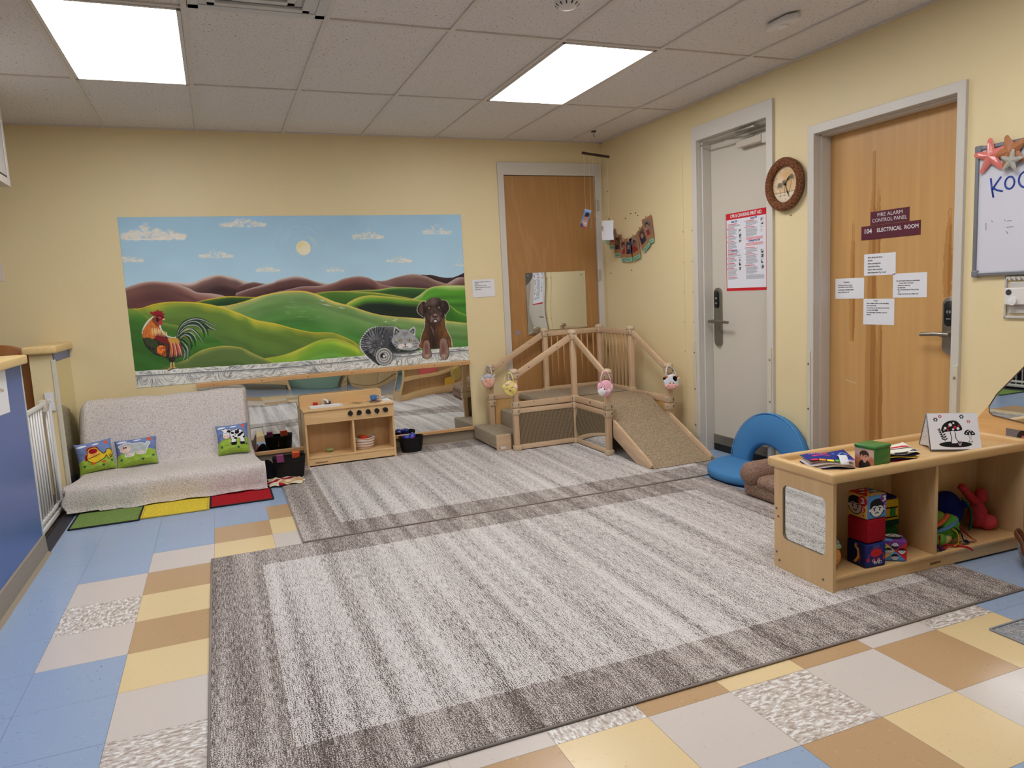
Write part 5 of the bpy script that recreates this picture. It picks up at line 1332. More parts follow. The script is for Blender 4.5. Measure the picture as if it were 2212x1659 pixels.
X0, X1, X2 = -1.222, -.685, -.132
Y0, Y1, Y2 = -.092, -.645, -1.20
t = thing('indoor_climber', 'wooden toddler climber with steps, carpeted platform and ramp in the far corner', 'climber', (-.68, -.65, 0))
def cap(x, y, zt):
    c = MB()
    c.lathe([(0, 0), (.018, -.001), (.030, -.007), (.037, -.018), (.0385, -.030), (.036, -.035)][::-1], (x, y, zt), 28)
    c.box(x - .031, x + .031, y - .031, y + .031, zt - .080, zt - .033, .007)
    return c
def slots(mb, x, y, z0, z1, w=.0316):
    mb.box(x + .014, x + .020, y - w - .0006, y - w + .002, z0, z1)
    mb.box(x - w - .0006, x - w + .002, y - .019, y - .013, z0, z1)
    return mb
def post(x, y, zt, tall):
    p = obj('post', MB().box(x - .0215, x + .0215, y - .0215, y + .0215, RZ + .03, zt - .07, .006, 3), maple, t, True, auto=40)
    cp = obj('cap', cap(x, y, zt), cappl, p, True, auto=40)
    obj('cap_slot', slots(MB(), x, y, zt - .070, zt - .052, .0316), slotm, cp)
    f = MB(); f.box(x - .030, x + .030, y - .030, y + .030, RZ, .052, .007)
    if not tall or (x, y) == (X1, Y1):
        f.box(x - .030, x + .030, y - .030, y + .030, .362, .412, .007); f.box(x - .030, x + .030, y - .030, y + .030, .305, .358, .007)
    else:
        f.box(x - .028, x + .028, y - .028, y + .028, .375, .425, .007)
    j = obj('joint', f, cappl, p, True, auto=40)
    obj('joint_slot', slots(slots(MB(), x, y, .376, .398, .0305), x, y, .322, .344, .0305), slotm, j)
for x, y in ((X1, Y1), (X1, Y0), (X2, Y0), (X2, Y1)): post(x, y, .957, True)
for x, y in ((X0, Y1), (X0, Y0), (X1, Y2), (X2, Y2)): post(x, y, .677, False)
g = .026
def railx(y, xa, xb, z0, z1, w=.022, nm='rail', m=None): return obj(nm, MB().box(xa + g, xb - g, y - w / 2, y + w / 2, z0, z1, .003), m or mapleh, t, True, auto=40)
def raily(x, ya, yb, z0, z1, w=.022, nm='rail', m=None): return obj(nm, MB().box(x - w / 2, x + w / 2, yb + g, ya - g, z0, z1, .003), m or mapley, t, True, auto=40)
railx(Y1, X0, X1, .360, .408); railx(Y1, X0, X1, .312, .352); railx(Y1, X0, X1, .016, .056)
railx(Y0, X0, X1, .360, .410); raily(X1, Y1, Y2, .360, .408); raily(X1, Y1, Y2, .312, .352); raily(X1, Y1, Y2, .016, .050)
raily(X2, Y1, Y2, .360, .412)
railx(Y0, X1, X2, .880, .926); railx(Y0, X1, X2, .390, .425); raily(X2, Y0, Y1, .880, .926); raily(X2, Y0, Y1, .390, .425)
for k in range(8):
    x = X1 + .035 + (X2 - X1 - .07) * (k + .5) / 8
    obj('spindle', MB().cyl((x, Y0, .42), (x, Y0, .885), .0062, n=10), dowel, t, True)
    y = Y0 - .035 + (Y1 - Y0 + .07) * (k + .5) / 8
    obj('spindle', MB().cyl((X2, y, .42), (X2, y, .885), .0062, n=10), dowel, t, True)
def hand(p0, p1): obj('handrail', MB().beam(p0, p1, .020, .050, bev=.003), mapleh, t, True, auto=40)
hand((X1 - .028, Y1, .893), (X0 + .028, Y1, .630)); hand((X1 - .028, Y0, .893), (X0 + .028, Y0, .630))
hand((X1, Y1 - .028, .893), (X1, Y2 + .028, .630)); hand((X2, Y1 - .028, .893), (X2, Y2 + .028, .630))
hl = MB()
for x, z, y in ((X0 + .13, .68, Y1), (X1 - .15, .825, Y1), (X0 + .13, .68, Y0), (X1 - .15, .825, Y0)): hl.cyl((x, y - .0085, z), (x, y - .0115, z), .0045, n=10)
for x in (X0 + .16, X1 - .17): hl.cyl((x, Y1 - .009, .397), (x, Y1 - .0118, .397), .004, n=10)
obj('bolt_hole', hl, slotm, t)
lg = MB()
for x, y, s in ((X1 - .0118, -.93, 1), (X2 - .0118, -.90, 1)):
    for a in range(3): lg.box(x - .0004, x + .0006, y - .012 + a * .009, y - .006 + a * .009, .376 + (a % 2) * .006, .396 - (a == 2) * .01)
obj('burnt_mark', lg, slotm, t)
# panels
obj('weave_panel', MB().box(X0 + .028, X1 - .028, Y1 - .006, Y1 + .006, .056, .312), weave, t)
obj('side_panel', MB().box(X0 + .03, X1 - .03, Y0 - .006, Y0 + .006, .05, .36), bpan, t)
obj('side_panel', MB().box(X2 - .006, X2 + .006, Y2 + .03, Y1 - .03, .05, .36), bpan, t)
mm = MB().grid(lambda u, v: Vector((X1 - .004 - .010 * math.sin(v * PI), Y1 - .03 + (Y2 - Y1 + .06) * u, .05 + .262 * v)), 12, 14)
obj('mirror_panel', mm, mirrorm, t, True)
# platform, steps, ramp
obj('platform', MB().box(-.965, X2 - .012, Y1 + .014, Y0 - .014, .345, .395, .010, 3), carp2, t, True, auto=40)
st = obj('step_block', MB().box(-1.375, -1.15, -.570, -.022, .024, .142, .012, 3), carp2, t, True, auto=40)
obj('step_side', MB().box(-1.374, -1.245, -.582, -.570, RZ, .139, .003), mapleh, st)
lb = obj('rating_label', MB().box(-1.355, -1.300, -.5835, -.5822, .024, .042), mat('white_label', (222, 222, 224), .5), st)
obj('label_mark', MB().box(-1.353, -1.345, -.5842, -.5836, .026, .040), blackp, st)
obj('step_block', MB().box(-1.15, -.962, -.600, -.110, .024, .272, .012, 3), carp2, t, True, auto=40)
# ramp: crowned top, carpeted slope
xa, xb = -.645, -.160
rp = [(-.60, .395), (-.93, .395), (-.985, .385), (-1.22, .262), (-1.74, .022), (-1.765, .012), (-1.755, RZ + .001), (-1.70, RZ + .001), (-.93, .35), (-.60, .35)]
obj('ramp', MB().prism([(y, z) for y, z in rp], 0, xa, xb), carp, t, False)
def siderail(x0, x1, mm_):
    s = MB().prism([(-1.235, .286), (-1.72, .062), (-1.752, .036), (-1.748, .012), (-1.72, RZ + .001), (-1.56, RZ + .001), (-1.235, .150)], 0, x0, x1, .004)
    obj('ramp_side', s, mm_, t, True, auto=40)
siderail(xa - .022, xa, mapley); siderail(xb, xb + .022, mapley)
obj('ramp_panel', MB().prism([(-.67, .34), (-.93, .34), (-1.17, .262), (-1.17, .06), (-.67, .06)], 0, X2 - .02, X2 - .008), bpan, t)

# animal face purses hanging on the low posts
plush = {}
def fz(c): return newmat_fuzz('plush_%d_%d_%d' % c, c, 160, .35, .93)
def purse(label, x, y, z, kind, lean=0.0):
    t = thing('animal_purse', label, 'plush purse', (x, y, z - .06))
    ang = math.atan2(CAM[0] - x, -(CAM[1] - y))
    R = Matrix.Translation((x, y, z)) @ Matrix.Scale(1.12, 4) @ Matrix.Rotation(ang, 4, 'Z') @ Matrix.Rotation(lean, 4, 'Y')
    base = {'sheep': (206, 202, 204), 'chick': (226, 206, 130), 'pig': (236, 176, 190), 'cow': (222, 222, 226)}[kind]
    fc = {'sheep': (234, 176, 154), 'chick': (222, 200, 122), 'pig': (238, 190, 200), 'cow': (238, 184, 172)}[kind]
    wr = lambda p: Vector((p.x * (1 + .04 * math.sin(p.z * 90)), p.y * (1 + .25 * math.sin(p.x * 110 + p.z * 70)), p.z * (1 + .04 * math.sin(p.x * 80))))
    obj('body', MB().ball((0, 0, 0), .053, .018, .055, 30, 20, mat=None, fn=wr).xf(R), fz(base), t, True)
    if kind == 'sheep': obj('face', MB().ball((0, -.010, -.012), .047, .013, .040, 28, 16, fn=wr).xf(R), fz(fc), t, True)
    if kind == 'cow': obj('face', MB().ball((0, -.010, -.026), .047, .014, .026, 28, 16, fn=wr).xf(R), fz(fc), t, True)
    if kind == 'chick': obj('face', MB().ball((0, -.008, -.014), .046, .015, .042, 28, 16, fn=wr).xf(R), fz(fc), t, True)
    if kind == 'pig':
        obj('face', MB().ball((-.016, -.010, -.024), .030, .013, .028, 28, 16, fn=wr).xf(R), fz((238, 228, 230)), t, True)
    ey = MB if True else None
    pos = {'sheep': ((-.018, .004), (.014, .004)), 'cow': ((-.010, -.004), (.014, -.004)), 'pig': ((-.026, .004), (-.004, -.004)), 'chick': ((-.024, .006), (.018, .006))}[kind]
    for ex, ez in pos:
        if kind == 'chick': obj('eye', MB().tube([(ex - .008, -.0235, ez - .002), (ex, -.0240, ez + .004), (ex + .008, -.0235, ez - .002)], .0015, 6).xf(R), mat('teal_thread', (40, 90, 90), .6), t, True)
        else: obj('eye', MB().ball((ex, -.0215, ez), .0042, .003, .0042, 12, 8).xf(R), blackp, t, True)
    if kind == 'chick': obj('beak', MB().ball((-.002, -.024, -.012), .006, .004, .007, 12, 8).xf(R), fz((170, 104, 50)), t, True)
    if kind == 'cow':
        obj('patch', MB().ball((.022, -.0115, .024), .016, .0085, .020, 16, 10).xf(R), fz((20, 20, 24)), t, True)
        for s in (-1, 1):
            obj('horn', MB().ball((s * .034, -.006, .038), .012, .008, .008, 14, 8).xf(R), fz((190, 120, 60)), t, True)
            obj('ear', MB().ball((s * .046, -.004, .026), .013, .006, .010, 14, 8).xf(R), fz((24, 22, 26) if s < 0 else (232, 200, 190)), t, True)
        for s in (-1, 1): obj('nostril', MB().ball((s * .024, -.022, -.022), .006, .003, .005, 10, 8).xf(R), fz((226, 150, 150)), t, True)
    elif kind == 'sheep':
        for s in (-1, 1): obj('ear', MB().ball((s * .046, -.004, .026 + .006 * s), .018, .006, .008, 16, 8, mat=Matrix.Rotation(-.6 * (s > 0), 3, 'Y').to_4x4()).xf(R), fz(base), t, True)
        obj('wool_cap', MB().ball((0, -.008, .034), .032, .014, .022, 20, 12, fn=wr).xf(R), fz((198, 196, 202)), t, True)
    elif kind == 'chick':
        for s, c in ((-1, (226, 206, 130)), (1, (236, 196, 206))): obj('ear', MB().ball((s * .040, -.006, .020 - .02 * (s > 0)), .015, .010, .018, 16, 8).xf(R), fz(c), t, True)
        obj('bow', MB().ball((-.008, -.014, .038), .016, .008, .010, 16, 8).xf(R), fz((236, 196, 206)), t, True)
    else:
        for s in (-1, 1): obj('ear', MB().ball((s * .040, -.004, .010), .012, .006, .024, 16, 8).xf(R), fz((240, 206, 214)), t, True)
        obj('bow', MB().ball((.024, -.014, -.014), .018, .008, .014, 16, 8).xf(R), fz((240, 200, 208)), t, True)
    s = {'sheep': 1, 'chick': 1, 'pig': -1, 'cow': -1}[kind]
    obj('strap', MB().tube(sm([(-.034 * s, .004, .030), (-.030 * s, .010, .060), (-.010 * s, .030, .095), (.020 * s, .020, .110), (.034 * s, .000, .085), (.036 * s, -.006, .040)], k=5), .0055, 8, sx=.5).xf(R), fz(base), t, True)
purse('white plush sheep face purse hanging on the back left post of the climber', -1.262, -.150, .535, 'sheep', -.1)
purse('yellow plush chick face purse hanging on the front left post of the climber', -1.282, -.705, .530, 'chick', -.2)
purse('pink plush pig face purse hanging on the post left of the ramp', -.738, -1.262, .538, 'pig', .15)
purse('black and white plush cow face purse hanging on the post right of the ramp', -.150, -1.262, .530, 'cow')

# mirror on the back door
t = thing('door_mirror', 'small acrylic mirror screwed to the wooden back door above the climber', 'mirror', (-.507, 0, .90))
mb = MB().grid(lambda u, v: Vector((-.806 + .596 * u, -.006 - .006 * math.sin(u * PI) * (1 - v) - .004 * math.sin(v * 5) * (1 - u) ** 2, .895 + .551 * v)), 24, 24)
obj('sheet', mb, mirrorm, t, True); obj('backing', MB().box(-.806, -.210, -.003, -.001, .895, 1.446), MATS['mirror_backing'], t)
for x, z in ((-.785, 1.425), (-.225, 1.425), (-.785, .915), (-.225, .955)): obj('screw', MB().ball((x, -.009, z), .005, .004, .005, 10, 6), screwm, t)

# ================================================================== PAPERS, SIGNS, POSTER
paper = mat('white_paper', (232, 232, 236), .6)
ink = mat('black_ink', (30, 30, 34), .7)
def sheet(label, O, U, V, w, h, lines, name='paper_note', lh=.012):
    t = thing(name, label, 'paper', O)
    obj('sheet', quadbox(MB(), O, U, V, w, h, .0006), paper, t)
    O, U, V = Vector(O), Vector(U).normalized(), Vector(V).normalized()
    for (u, v, s, wd) in lines: text(s, lh, O + U * u + V * v, U, V, ink, t, width=wd, bold=.0003)
    return t
sheet('white note with a few printed lines on the yellow wall left of the back door', (-1.308, -.0035, 1.254), (1, 0, .01), (-.01, 0, 1), .205, .152,
      [(.022, .128, 'Linguistic Guidelines for Infants and', .145), (.022, .112, 'Toddlers', .036), (.022, .096, 'Effort all day 10% - ASQ?', .105), (.022, .080, 'Use Music, Movement & literacy to', .150), (.022, .064, 'inspire action', .06)], lh=.008)
xs_ = SX - .0015
sheet('top sheet of the four white papers taped to the wooden door', (xs_, -2.850, 1.280), (0, -1, -.0), (0, 0, 1), .212, .122,
      [(.026, .098, 'Allow side-by-side silence', .100), (.026, .081, 'Benefits', .032), (.026, .064, 'Allows processing time', .088), (.026, .047, 'Relationship building', .080), (.026, .030, 'Safety in silent connection', .100), (.026, .013, "Build Independent Play 'muscle'", .125)], lh=.009)
sheet('right sheet of the four white papers taped to the wooden door', (xs_, -3.046, 1.153), (0, -1, 0), (0, 0, 1), .210, .132,
      [(.022, .088, 'Get their attention before you communicate.', .145), (.040, .076, 'Connect Before You Expect', .09), (.028, .063, '• Get down on their level', .08), (.028, .051, '• Say their name', .052), (.028, .040, '• Say, “Look at my eyes so I know you hear', .135), (.034, .029, 'me.”', .014), (.028, .017, '• Change your tone or use a whisper voice', .132)], lh=.007)
sheet('left sheet of the four white papers taped to the wooden door', (xs_, -2.640, 1.150), (0, -1, 0), (0, 0, 1), .212, .120,
      [(.060, .094, '“Tell Me More”', .048), (.022, .078, 'Encourage connection and open', .105), (.022, .066, 'communication, creative thinking,', .108), (.022, .050, 'and expressive storytelling whether', .116), (.022, .036, 'they can “talk” yet or not!', .082)], lh=.007)
sheet('bottom sheet of the four white papers taped to the wooden door', (xs_, -2.849, 1.001), (0, -1, 0), (0, 0, 1), .209, .147,
      [(.070, .132, '“I’ll wait”', .030), (.022, .118, 'When a toddler screams or cries, interrupting', .150), (.022, .106, 'you as you’re trying', .066), (.022, .092, 'to talk to them or they clearly need more time', .154), (.022, .080, 'to process their feelings.', .08), (.022, .066, 'You model waiting. They learn to stop and', .140), (.022, .054, 'wait too!', .03)], lh=.007)
maroon = mat('maroon_sign_plastic', (92, 30, 48), .35); wl = mat('engraved_white', (230, 222, 224), .6)
t = thing('door_sign', 'upper maroon sign reading FIRE ALARM CONTROL PANEL on the wooden door', 'sign', (xs_, -3.05, 1.562))
obj('plate', quadbox(MB(), (xs_, -2.890, 1.562), (0, -1, 0), (0, 0, 1), .252, .074, .003), maroon, t)
text('FIRE ALARM', .021, (xs_ - .0012, -2.937, 1.606), *RT, wl, t, width=.161); text('CONTROL PANEL', .021, (xs_ - .0012, -2.903, 1.576), *RT, wl, t, width=.224)
t = thing('door_sign', 'lower maroon sign reading 104 ELECTRICAL ROOM on the wooden door', 'sign', (xs_, -3.05, 1.48))
obj('plate', quadbox(MB(), (xs_ - .001, -2.829, 1.483), (0, -1, 0), (0, 0, 1), .382, .077, .003), maroon, t)
text('104', .026, (xs_ - .0022, -2.847, 1.519), *RT, wl, t, width=.050, bold=.001); text('ELECTRICAL  ROOM', .022, (xs_ - .0022, -2.937, 1.521), *RT, wl, t, width=.262, bold=.0006)
# poster
PX = SX - .0012
u0, u1, z0, z1 = 1.622, 2.046, 1.216, 1.769
t = thing('safety_poster', 'white and red poster titled CPR & CHOKING FIRST AID on the grey door', 'poster', (PX, -1.83, 1.216))
c = Canvas(u0, u1, z0, z1, .0019, (228, 228, 236))
red, dk, bl = (206, 34, 46), (90, 90, 98), (44, 70, 140)
c.rect(u0, u1, z1 - .046, z1, red); c.rect(u0, u1, z0, z0 + .020, red); c.rect(u0, u0 + .007, z0, z1, red); c.rect(u1 - .007, u1, z0, z1, red)
rs = random.Random(5)
def para(x, z, w, n, hd=True, bullet=True):
    if bullet: c.rect(x - .011, x - .005, z - .004, z + .003, (120, 30, 50))
    if hd: c.line([(x, z), (x + w * .7, z)], .0020, red); z -= .0085
    for k in range(n):
        c.line([(x, z), (x + w * rs.uniform(.8, 1.0) * (.6 if k == n - 1 else 1), z)], .0013, dk, .75); z -= .0062
    return z - .003
def pic(x, z, s=.030):
    c.rect(x, x + s * .95, z - s, z, (206, 206, 208))
    for _ in range(7): c.ell(x + rs.uniform(.15, .8) * s, z - rs.uniform(.15, .85) * s, rs.uniform(.003, .008), rs.uniform(.003, .008), rs.choice([(30, 30, 34), (90, 90, 96), (240, 240, 240)]))
lx, rx = u0 + .020, u0 + .215
z = z1 - .080; z = para(lx, z, .14, 3, True, False)
for n in (7, 4, 8): z = para(lx, z, .100, n)
z = para(lx, z, .13, 4, True, False)
for k in range(3): pic(lx + .118, z1 - .118 - k * .033)
z = z0 + .262; z = para(lx, z, .14, 3, True, False)
for n in (4, 4, 8): z = para(lx, z, .100, n)
z = para(lx, z, .13, 2, True, False)
for k in range(3): pic(lx + .118, z0 + .240 - k * .033)
z = z1 - .072
for n in (5, 10): z = para(rx, z, .125, n)
for _ in range(3): c.line([(rx, z), (rx + .17, z)], .0016, red, .8); z -= .007
for k in range(3): pic(rx + .150, z1 - .060 - k * .034)
z = z1 - .226
for _ in range(3): c.line([(rx, z), (rx + .17, z)], .0016, red, .8); z -= .007
z -= .01
for n in (5, 11, 9): z = para(rx, z, .125, n)
for _ in range(5): c.line([(rx, z), (rx + .18, z)], .0013, dk, .75); z -= .0062
for k in range(4): pic(rx + .150, z1 - .272 - k * .035)
c.mesh('printed_sheet', fright(PX), paintmat(.35), t)
wi, bi = mat('white_print', (235, 235, 235)), mat('blue_print', (50, 74, 146), .6)
text('CPR & CHOKING FIRST AID', .024, (PX - .0005, -(u0 + .050), z1 - .034), *RT, wi, t, width=.325, bold=.0007)
for s, x, z, w_ in (('Infant CPR', .060, z1 - .068, .066), ('Child CPR', .060, z0 + .280, .062), ('Adult CPR', .262, z1 - .062, .070), ('Choking First Aid', .240, z1 - .215, .118)): text(s, .013, (PX - .0005, -(u0 + x), z), *RT, bi, t, width=w_, bold=.0005)

# ================================================================== CLOCK
t = thing('wall_clock', 'round clock with woven brown rim and palm trees on its face, between the doors', 'clock', (0, -2.350, 1.705))
CY, CZ = -2.352, 1.870
RX_ = Matrix(((0, 0, -1, 0), (-1, 0, 0, CY), (0, 1, 0, CZ), (0, 0, 0, 1)))     # local x -> -y, y -> z, z -> -x
obj('case', MB().lathe([(0, .002), (.150, .002), (.156, .012), (.150, .034), (.118, .034), (.110, .016), (0, .014)], (0, 0, 0), 64).xf(RX_), mat('dark_brown_case', (36, 22, 18), .4), t, True, auto=40)
rope = newmat_fuzz('woven_seagrass', (140, 92, 64), 90, .9, .7)
w_ = MB()
for r, zz_, amp in ((.158, .032, .0025), (.150, .038, .0030), (.141, .041, .0030), (.132, .042, .0030), (.123, .040, .0030), (.116, .034, .0025)):
    for ph in (0, 1):
        pts = [((r + amp * math.sin(a * 26 + ph * PI)) * math.cos(a), (r + amp * math.sin(a * 26 + ph * PI)) * math.sin(a), zz_ + .003 * math.cos(a * 26 + ph * PI)) for a in np.linspace(0, 2 * PI, 150)]
        w_.tube(pts, .0042, 6, cap=False)
w_.lathe([(.110, .018), (.113, .036), (.137, .040), (.158, .032), (.160, .016), (.135, .014)], (0, 0, 0), 64, close=True)
obj('woven_rim', w_.xf(RX_), rope, t, True)
c = Canvas(-.112, .112, -.112, .112, .0016, (222, 196, 158))
c.A = c.A * (1 + .10 * (vnoise(c.X + 1, c.Y + 1, 91, 30)[..., None] - .5)); c.ell(.01, .03, .07, .06, (214, 170, 116), soft=.9, a=.8); c.ell(-.04, .02, .03, .03, (232, 214, 186), soft=.9, a=.6)
c.rect(-.11, .11, -.05, -.044, (170, 136, 100), .7); c.rect(-.11, .11, -.11, -.05, (230, 214, 190), .8)
def palm(x, y, h, lean):
    c.line(sm([(x + lean, y - h), (x + lean * .3, y - h * .5), (x, y)]), .0022, (120, 96, 76), .9)
    for k in range(13):
        a = -0.6 + k * 4.4 / 12; c.line(sm([(x, y), (x + .016 * math.cos(a), y + .018 * math.sin(a) + .004), (x + .028 * math.cos(a), y + .026 * math.sin(a) - .006)]), .0026, (104, 98, 88), .85, 0)
palm(-.050, -.008, .045, .006); palm(-.012, .004, .058, .006); palm(.050, .032, .085, -.02)
for x in (-.045, -.008): c.ell(x, -.066, .012, .003, (120, 104, 88), soft=.6, a=.7)
for k in range(60):
    a = k * PI / 30; c.line([(.103 * math.cos(a), .103 * math.sin(a)), (.107 * math.cos(a), .107 * math.sin(a))], .0009, (90, 76, 64), .8)
def fclock(x, y):
    r = np.hypot(x, y); s = np.minimum(1, .1115 / np.maximum(r, 1e-6))
    return (x * 0 - .0165, CY - x * s, CZ + y * s)
c.mesh('dial', fclock, paintmat(.4), t)
for n_ in range(1, 13):
    a = PI / 2 - n_ * PI / 6; text(str(n_), .011, (-.0172, CY - .091 * math.cos(a), CZ + .091 * math.sin(a) - .006), *RT, mat('brown_print', (110, 90, 72), .6), t, align='CENTER')
for a, L, wd in ((math.radians(50), .058, .0042), (math.radians(-66), .088, .0032)):
    hd = MB().beam((0, 0, .022), (L * math.cos(a), L * math.sin(a), .022), wd, .0015, up=(0, 0, 1)); hd.beam((L * .5 * math.cos(a), L * .5 * math.sin(a), .0225), (L * .75 * math.cos(a), L * .75 * math.sin(a), .0225), wd * 2.4, .0015, up=(0, 0, 1))
    obj('hand', hd.xf(RX_), blackp, t)
obj('hub', MB().cyl((0, 0, .016), (0, 0, .026), .006).xf(RX_), blackp, t)
o = obj('nail', MB().cyl((.0, -2.385, 1.678), (-.012, -2.385, 1.675), .003, n=8), steel); tagc(o, 'single nail in the yellow wall just below the clock', 'nail')

# ================================================================== WHITEBOARD AND THERMOSTAT
t = thing('whiteboard', 'whiteboard in a grey frame with blue handwriting at the right edge of the photo', 'whiteboard', (0, -4.0, 1.25))
wy0, wy1, wz0, wz1 = 3.590, 4.55, 1.254, 1.852
obj('board', MB().box(-.014, -.001, -wy1, -wy0, wz0, wz1), mat('whiteboard_enamel', (216, 216, 226), .18), t)
fr = MB()
fr.box(-.022, -.001, -wy0 - .018, -wy0, wz0, wz1, .004); fr.box(-.022, -.001, -wy1, -wy1 + .018, wz0, wz1, .004); fr.box(-.022, -.001, -wy1, -wy0, wz0, wz0 + .018, .004); fr.box(-.022, -.001, -wy1, -wy0, wz1 - .018, wz1, .004)
obj('frame', fr, mat('grey_aluminium_frame', (134, 136, 142), .35, .5), t)
for zc in ((wz0 + .012), (wz1 - .012)): obj('frame_corner', MB().box(-.025, -.001, -wy0 - .03, -wy0 + .002, zc - .016, zc + .016, .005), mat('grey_corner_plastic', (120, 122, 130), .4), t)
mk = mat('blue_marker', (28, 62, 160), .4)
wr = MB(); xw = -.0148
def stroke(P): wr.tube([(xw, -a, b) for a, b in P], .0042, 6, sx=1)
stroke([(3.664, 1.700), (3.670, 1.655), (3.679, 1.612)]); stroke([(3.712, 1.700), (3.690, 1.672), (3.674, 1.648)]); stroke([(3.676, 1.655), (3.696, 1.642), (3.722, 1.634)])
stroke([(3.752 + .021 * math.cos(a), 1.667 + .027 * math.sin(a)) for a in np.linspace(0, 2 * PI, 18)])
stroke([(3.826 + .034 * math.cos(a), 1.672 + .036 * math.sin(a)) for a in np.linspace(0, 2 * PI, 20)]); stroke([(3.90, 1.72), (3.905, 1.63)]); 
obj('handwriting', wr, mk, t, True)
sm_ = MB()
for a, b, c2, d2 in ((3.648, 1.50, 3.649, 1.465), (3.672, 1.508, 3.680, 1.500), (3.735, 1.50, 3.737, 1.505), (3.745, 1.498, 3.765, 1.498), (3.745, 1.47, 3.775, 1.470), (3.745, 1.452, 3.752, 1.44)): sm_.tube([(xw, -a, b), (xw, -c2, d2)], .0009, 5)
obj('marker_traces', sm_, ink, t)
def star(mb, cy, cz, R, r, rot, x, th, n=5):
    P = []
    for k in range(n):
        a = rot + 2 * PI * k / n; b = a + PI / n; w = .13
        for ang, rr in ((a - w, R * .93), (a, R), (a + w, R * .93), (b, r)): P.append((cy + rr * math.cos(ang), cz + rr * math.sin(ang)))
    n2 = len(P); vs = [(x, y, z) for y, z in P] + [(x - th * .4, cy + (y - cy) * .72, cz + (z - cz) * .72) for y, z in P] + [(x - th, cy, cz)]
    fs = [(i, (i + 1) % n2, n2 + (i + 1) % n2, n2 + i) for i in range(n2)] + [(n2 + i, n2 + (i + 1) % n2, 2 * n2) for i in range(n2)]
    mb.add(vs, fs); return mb
o = obj('starfish', star(MB(), -3.668, 1.798, .084, .034, 1.50, -.026, .018), mat('glossy_coral_paper', (226, 128, 118), .15, bump=(90, .4)), smooth=False); tagc(o, 'glossy pink starfish cut-out on the top left corner of the whiteboard', 'starfish')
o = obj('starfish', star(MB(), -3.760, 1.800, .080, .040, 1.3, -.030, .016), mat('glittery_brown_paper', (176, 112, 66), .3, bump=(260, .9)), smooth=False); tagc(o, 'glittery brown starfish cut-out on the whiteboard frame beside the pink one', 'starfish')
o = obj('starfish', star(MB(), -3.775, 1.758, .052, .022, 1.75, -.046, .010), mat('silver_glitter_paper', (176, 172, 160), .3, bump=(300, .9)), smooth=False); tagc(o, 'small silver starfish cut-out overlapping the brown one on the whiteboard', 'starfish')
t = thing('thermostat', 'white thermostat with a round knob inside a pale open frame under the whiteboard', 'thermostat', (0, -3.82, 1.05))
gp = mat('pale_grey_plastic', (196, 192, 186), .4); yy0, yy1, zz0, zz1 = 3.742, 3.90, 1.056, 1.248
fr = MB(); fr.box(-.012, -.001, -yy0 - .010, -yy0, zz0, zz1, .003); fr.box(-.012, -.001, -yy1, -yy1 + .010, zz0, zz1, .003); fr.box(-.012, -.001, -yy1, -yy0, zz0, zz0 + .012, .003); fr.box(-.012, -.001, -yy1, -yy0, zz1 - .014, zz1, .003)
for k in range(6): fr.box(-.016, -.011, -yy0 - .030 - k * .022, -yy0 - .020 - k * .022, zz1 - .018, zz1 - .002)
obj('guard_frame', fr, gp, t)
obj('back_plate', MB().box(-.012, -.001, -3.885, -3.765, 1.08, 1.222, .003), gp, t)
obj('housing', MB().box(-.034, -.012, -3.885, -3.757, 1.120, 1.196, .004), mat('white_plastic', (225, 220, 214)), t)
obj('dial_knob', MB().lathe([(0, .0), (.020, .0), (.019, .010), (.0, .012)], (0, 0, 0), 28).xf(Matrix(((0, 0, -1, -.034), (-1, 0, 0, -3.800), (0, 1, 0, 1.137), (0, 0, 0, 1)))), mat('white_dial', (232, 230, 230), .3), t, True, auto=40)
obj('sensor_window', MB().lathe([(0, .0), (.0135, .0), (.013, .0015), (0, .0015)], (0, 0, 0), 24).xf(Matrix(((0, 0, -1, -.034), (-1, 0, 0, -3.778), (0, 1, 0, 1.176), (0, 0, 0, 1)))), mat('dark_grey_lens', (66, 66, 70), .3), t)

# ================================================================== PHOTO GARLAND AND MOBILE
strm = mat('twine', (190, 160, 120), .8)
pts = [(.0, -.055, 1.93), (0, -.16, 1.83), (0, -.25, 1.755), (0, -.345, 1.70), (0, -.45, 1.682), (0, -.55, 1.70), (0, -.655, 1.745), (0, -.735, 1.80), (0, -.805, 1.862)]
pts = [(-.008, y, z) for _, y, z in pts]
o = obj('garland_string', MB().tube(sm(pts, k=5), .0012, 5), strm); tagc(o, 'thin twine holding the row of clipped photo cards on the right wall', 'string')
for yy, zz in ((-.805, 1.863), (-.055, 1.931)): pass
kraft = mat('kraft_card', (166, 118, 80), .7); mint = mat('mint_paper', (136, 190, 160), .6)
cards = [(-.125, 1.845, .10, -.05, 'first', 0), (-.20, 1.795, .10, -.10, 'Apr 5', 1), (-.285, 1.735, .11, -.02, 'September', 2), (-.395, 1.688, .11, .0, 'April 1', 3), (-.475, 1.682, .11, .02, 'March 11', 4), (-.560, 1.702, .12, .22, 'April 20', 5), (-.665, 1.755, .12, .50, 'March', 6), (-.765, 1.835, .13, .17, 'October 9', 7)]
where = ['leftmost card of the photo garland, mostly hidden by the hanging white paper', 'second photo card from the left on the garland', 'third photo card from the left on the garland, two people in it', 'fourth photo card from the left on the garland, at its lowest point', 'fifth photo card from the left on the garland, at its lowest point', 'sixth photo card from the left on the garland, tilted, tag April 20', 'strongly tilted photo card, second from the right on the garland', 'rightmost and largest photo card of the garland, smiling child in it']
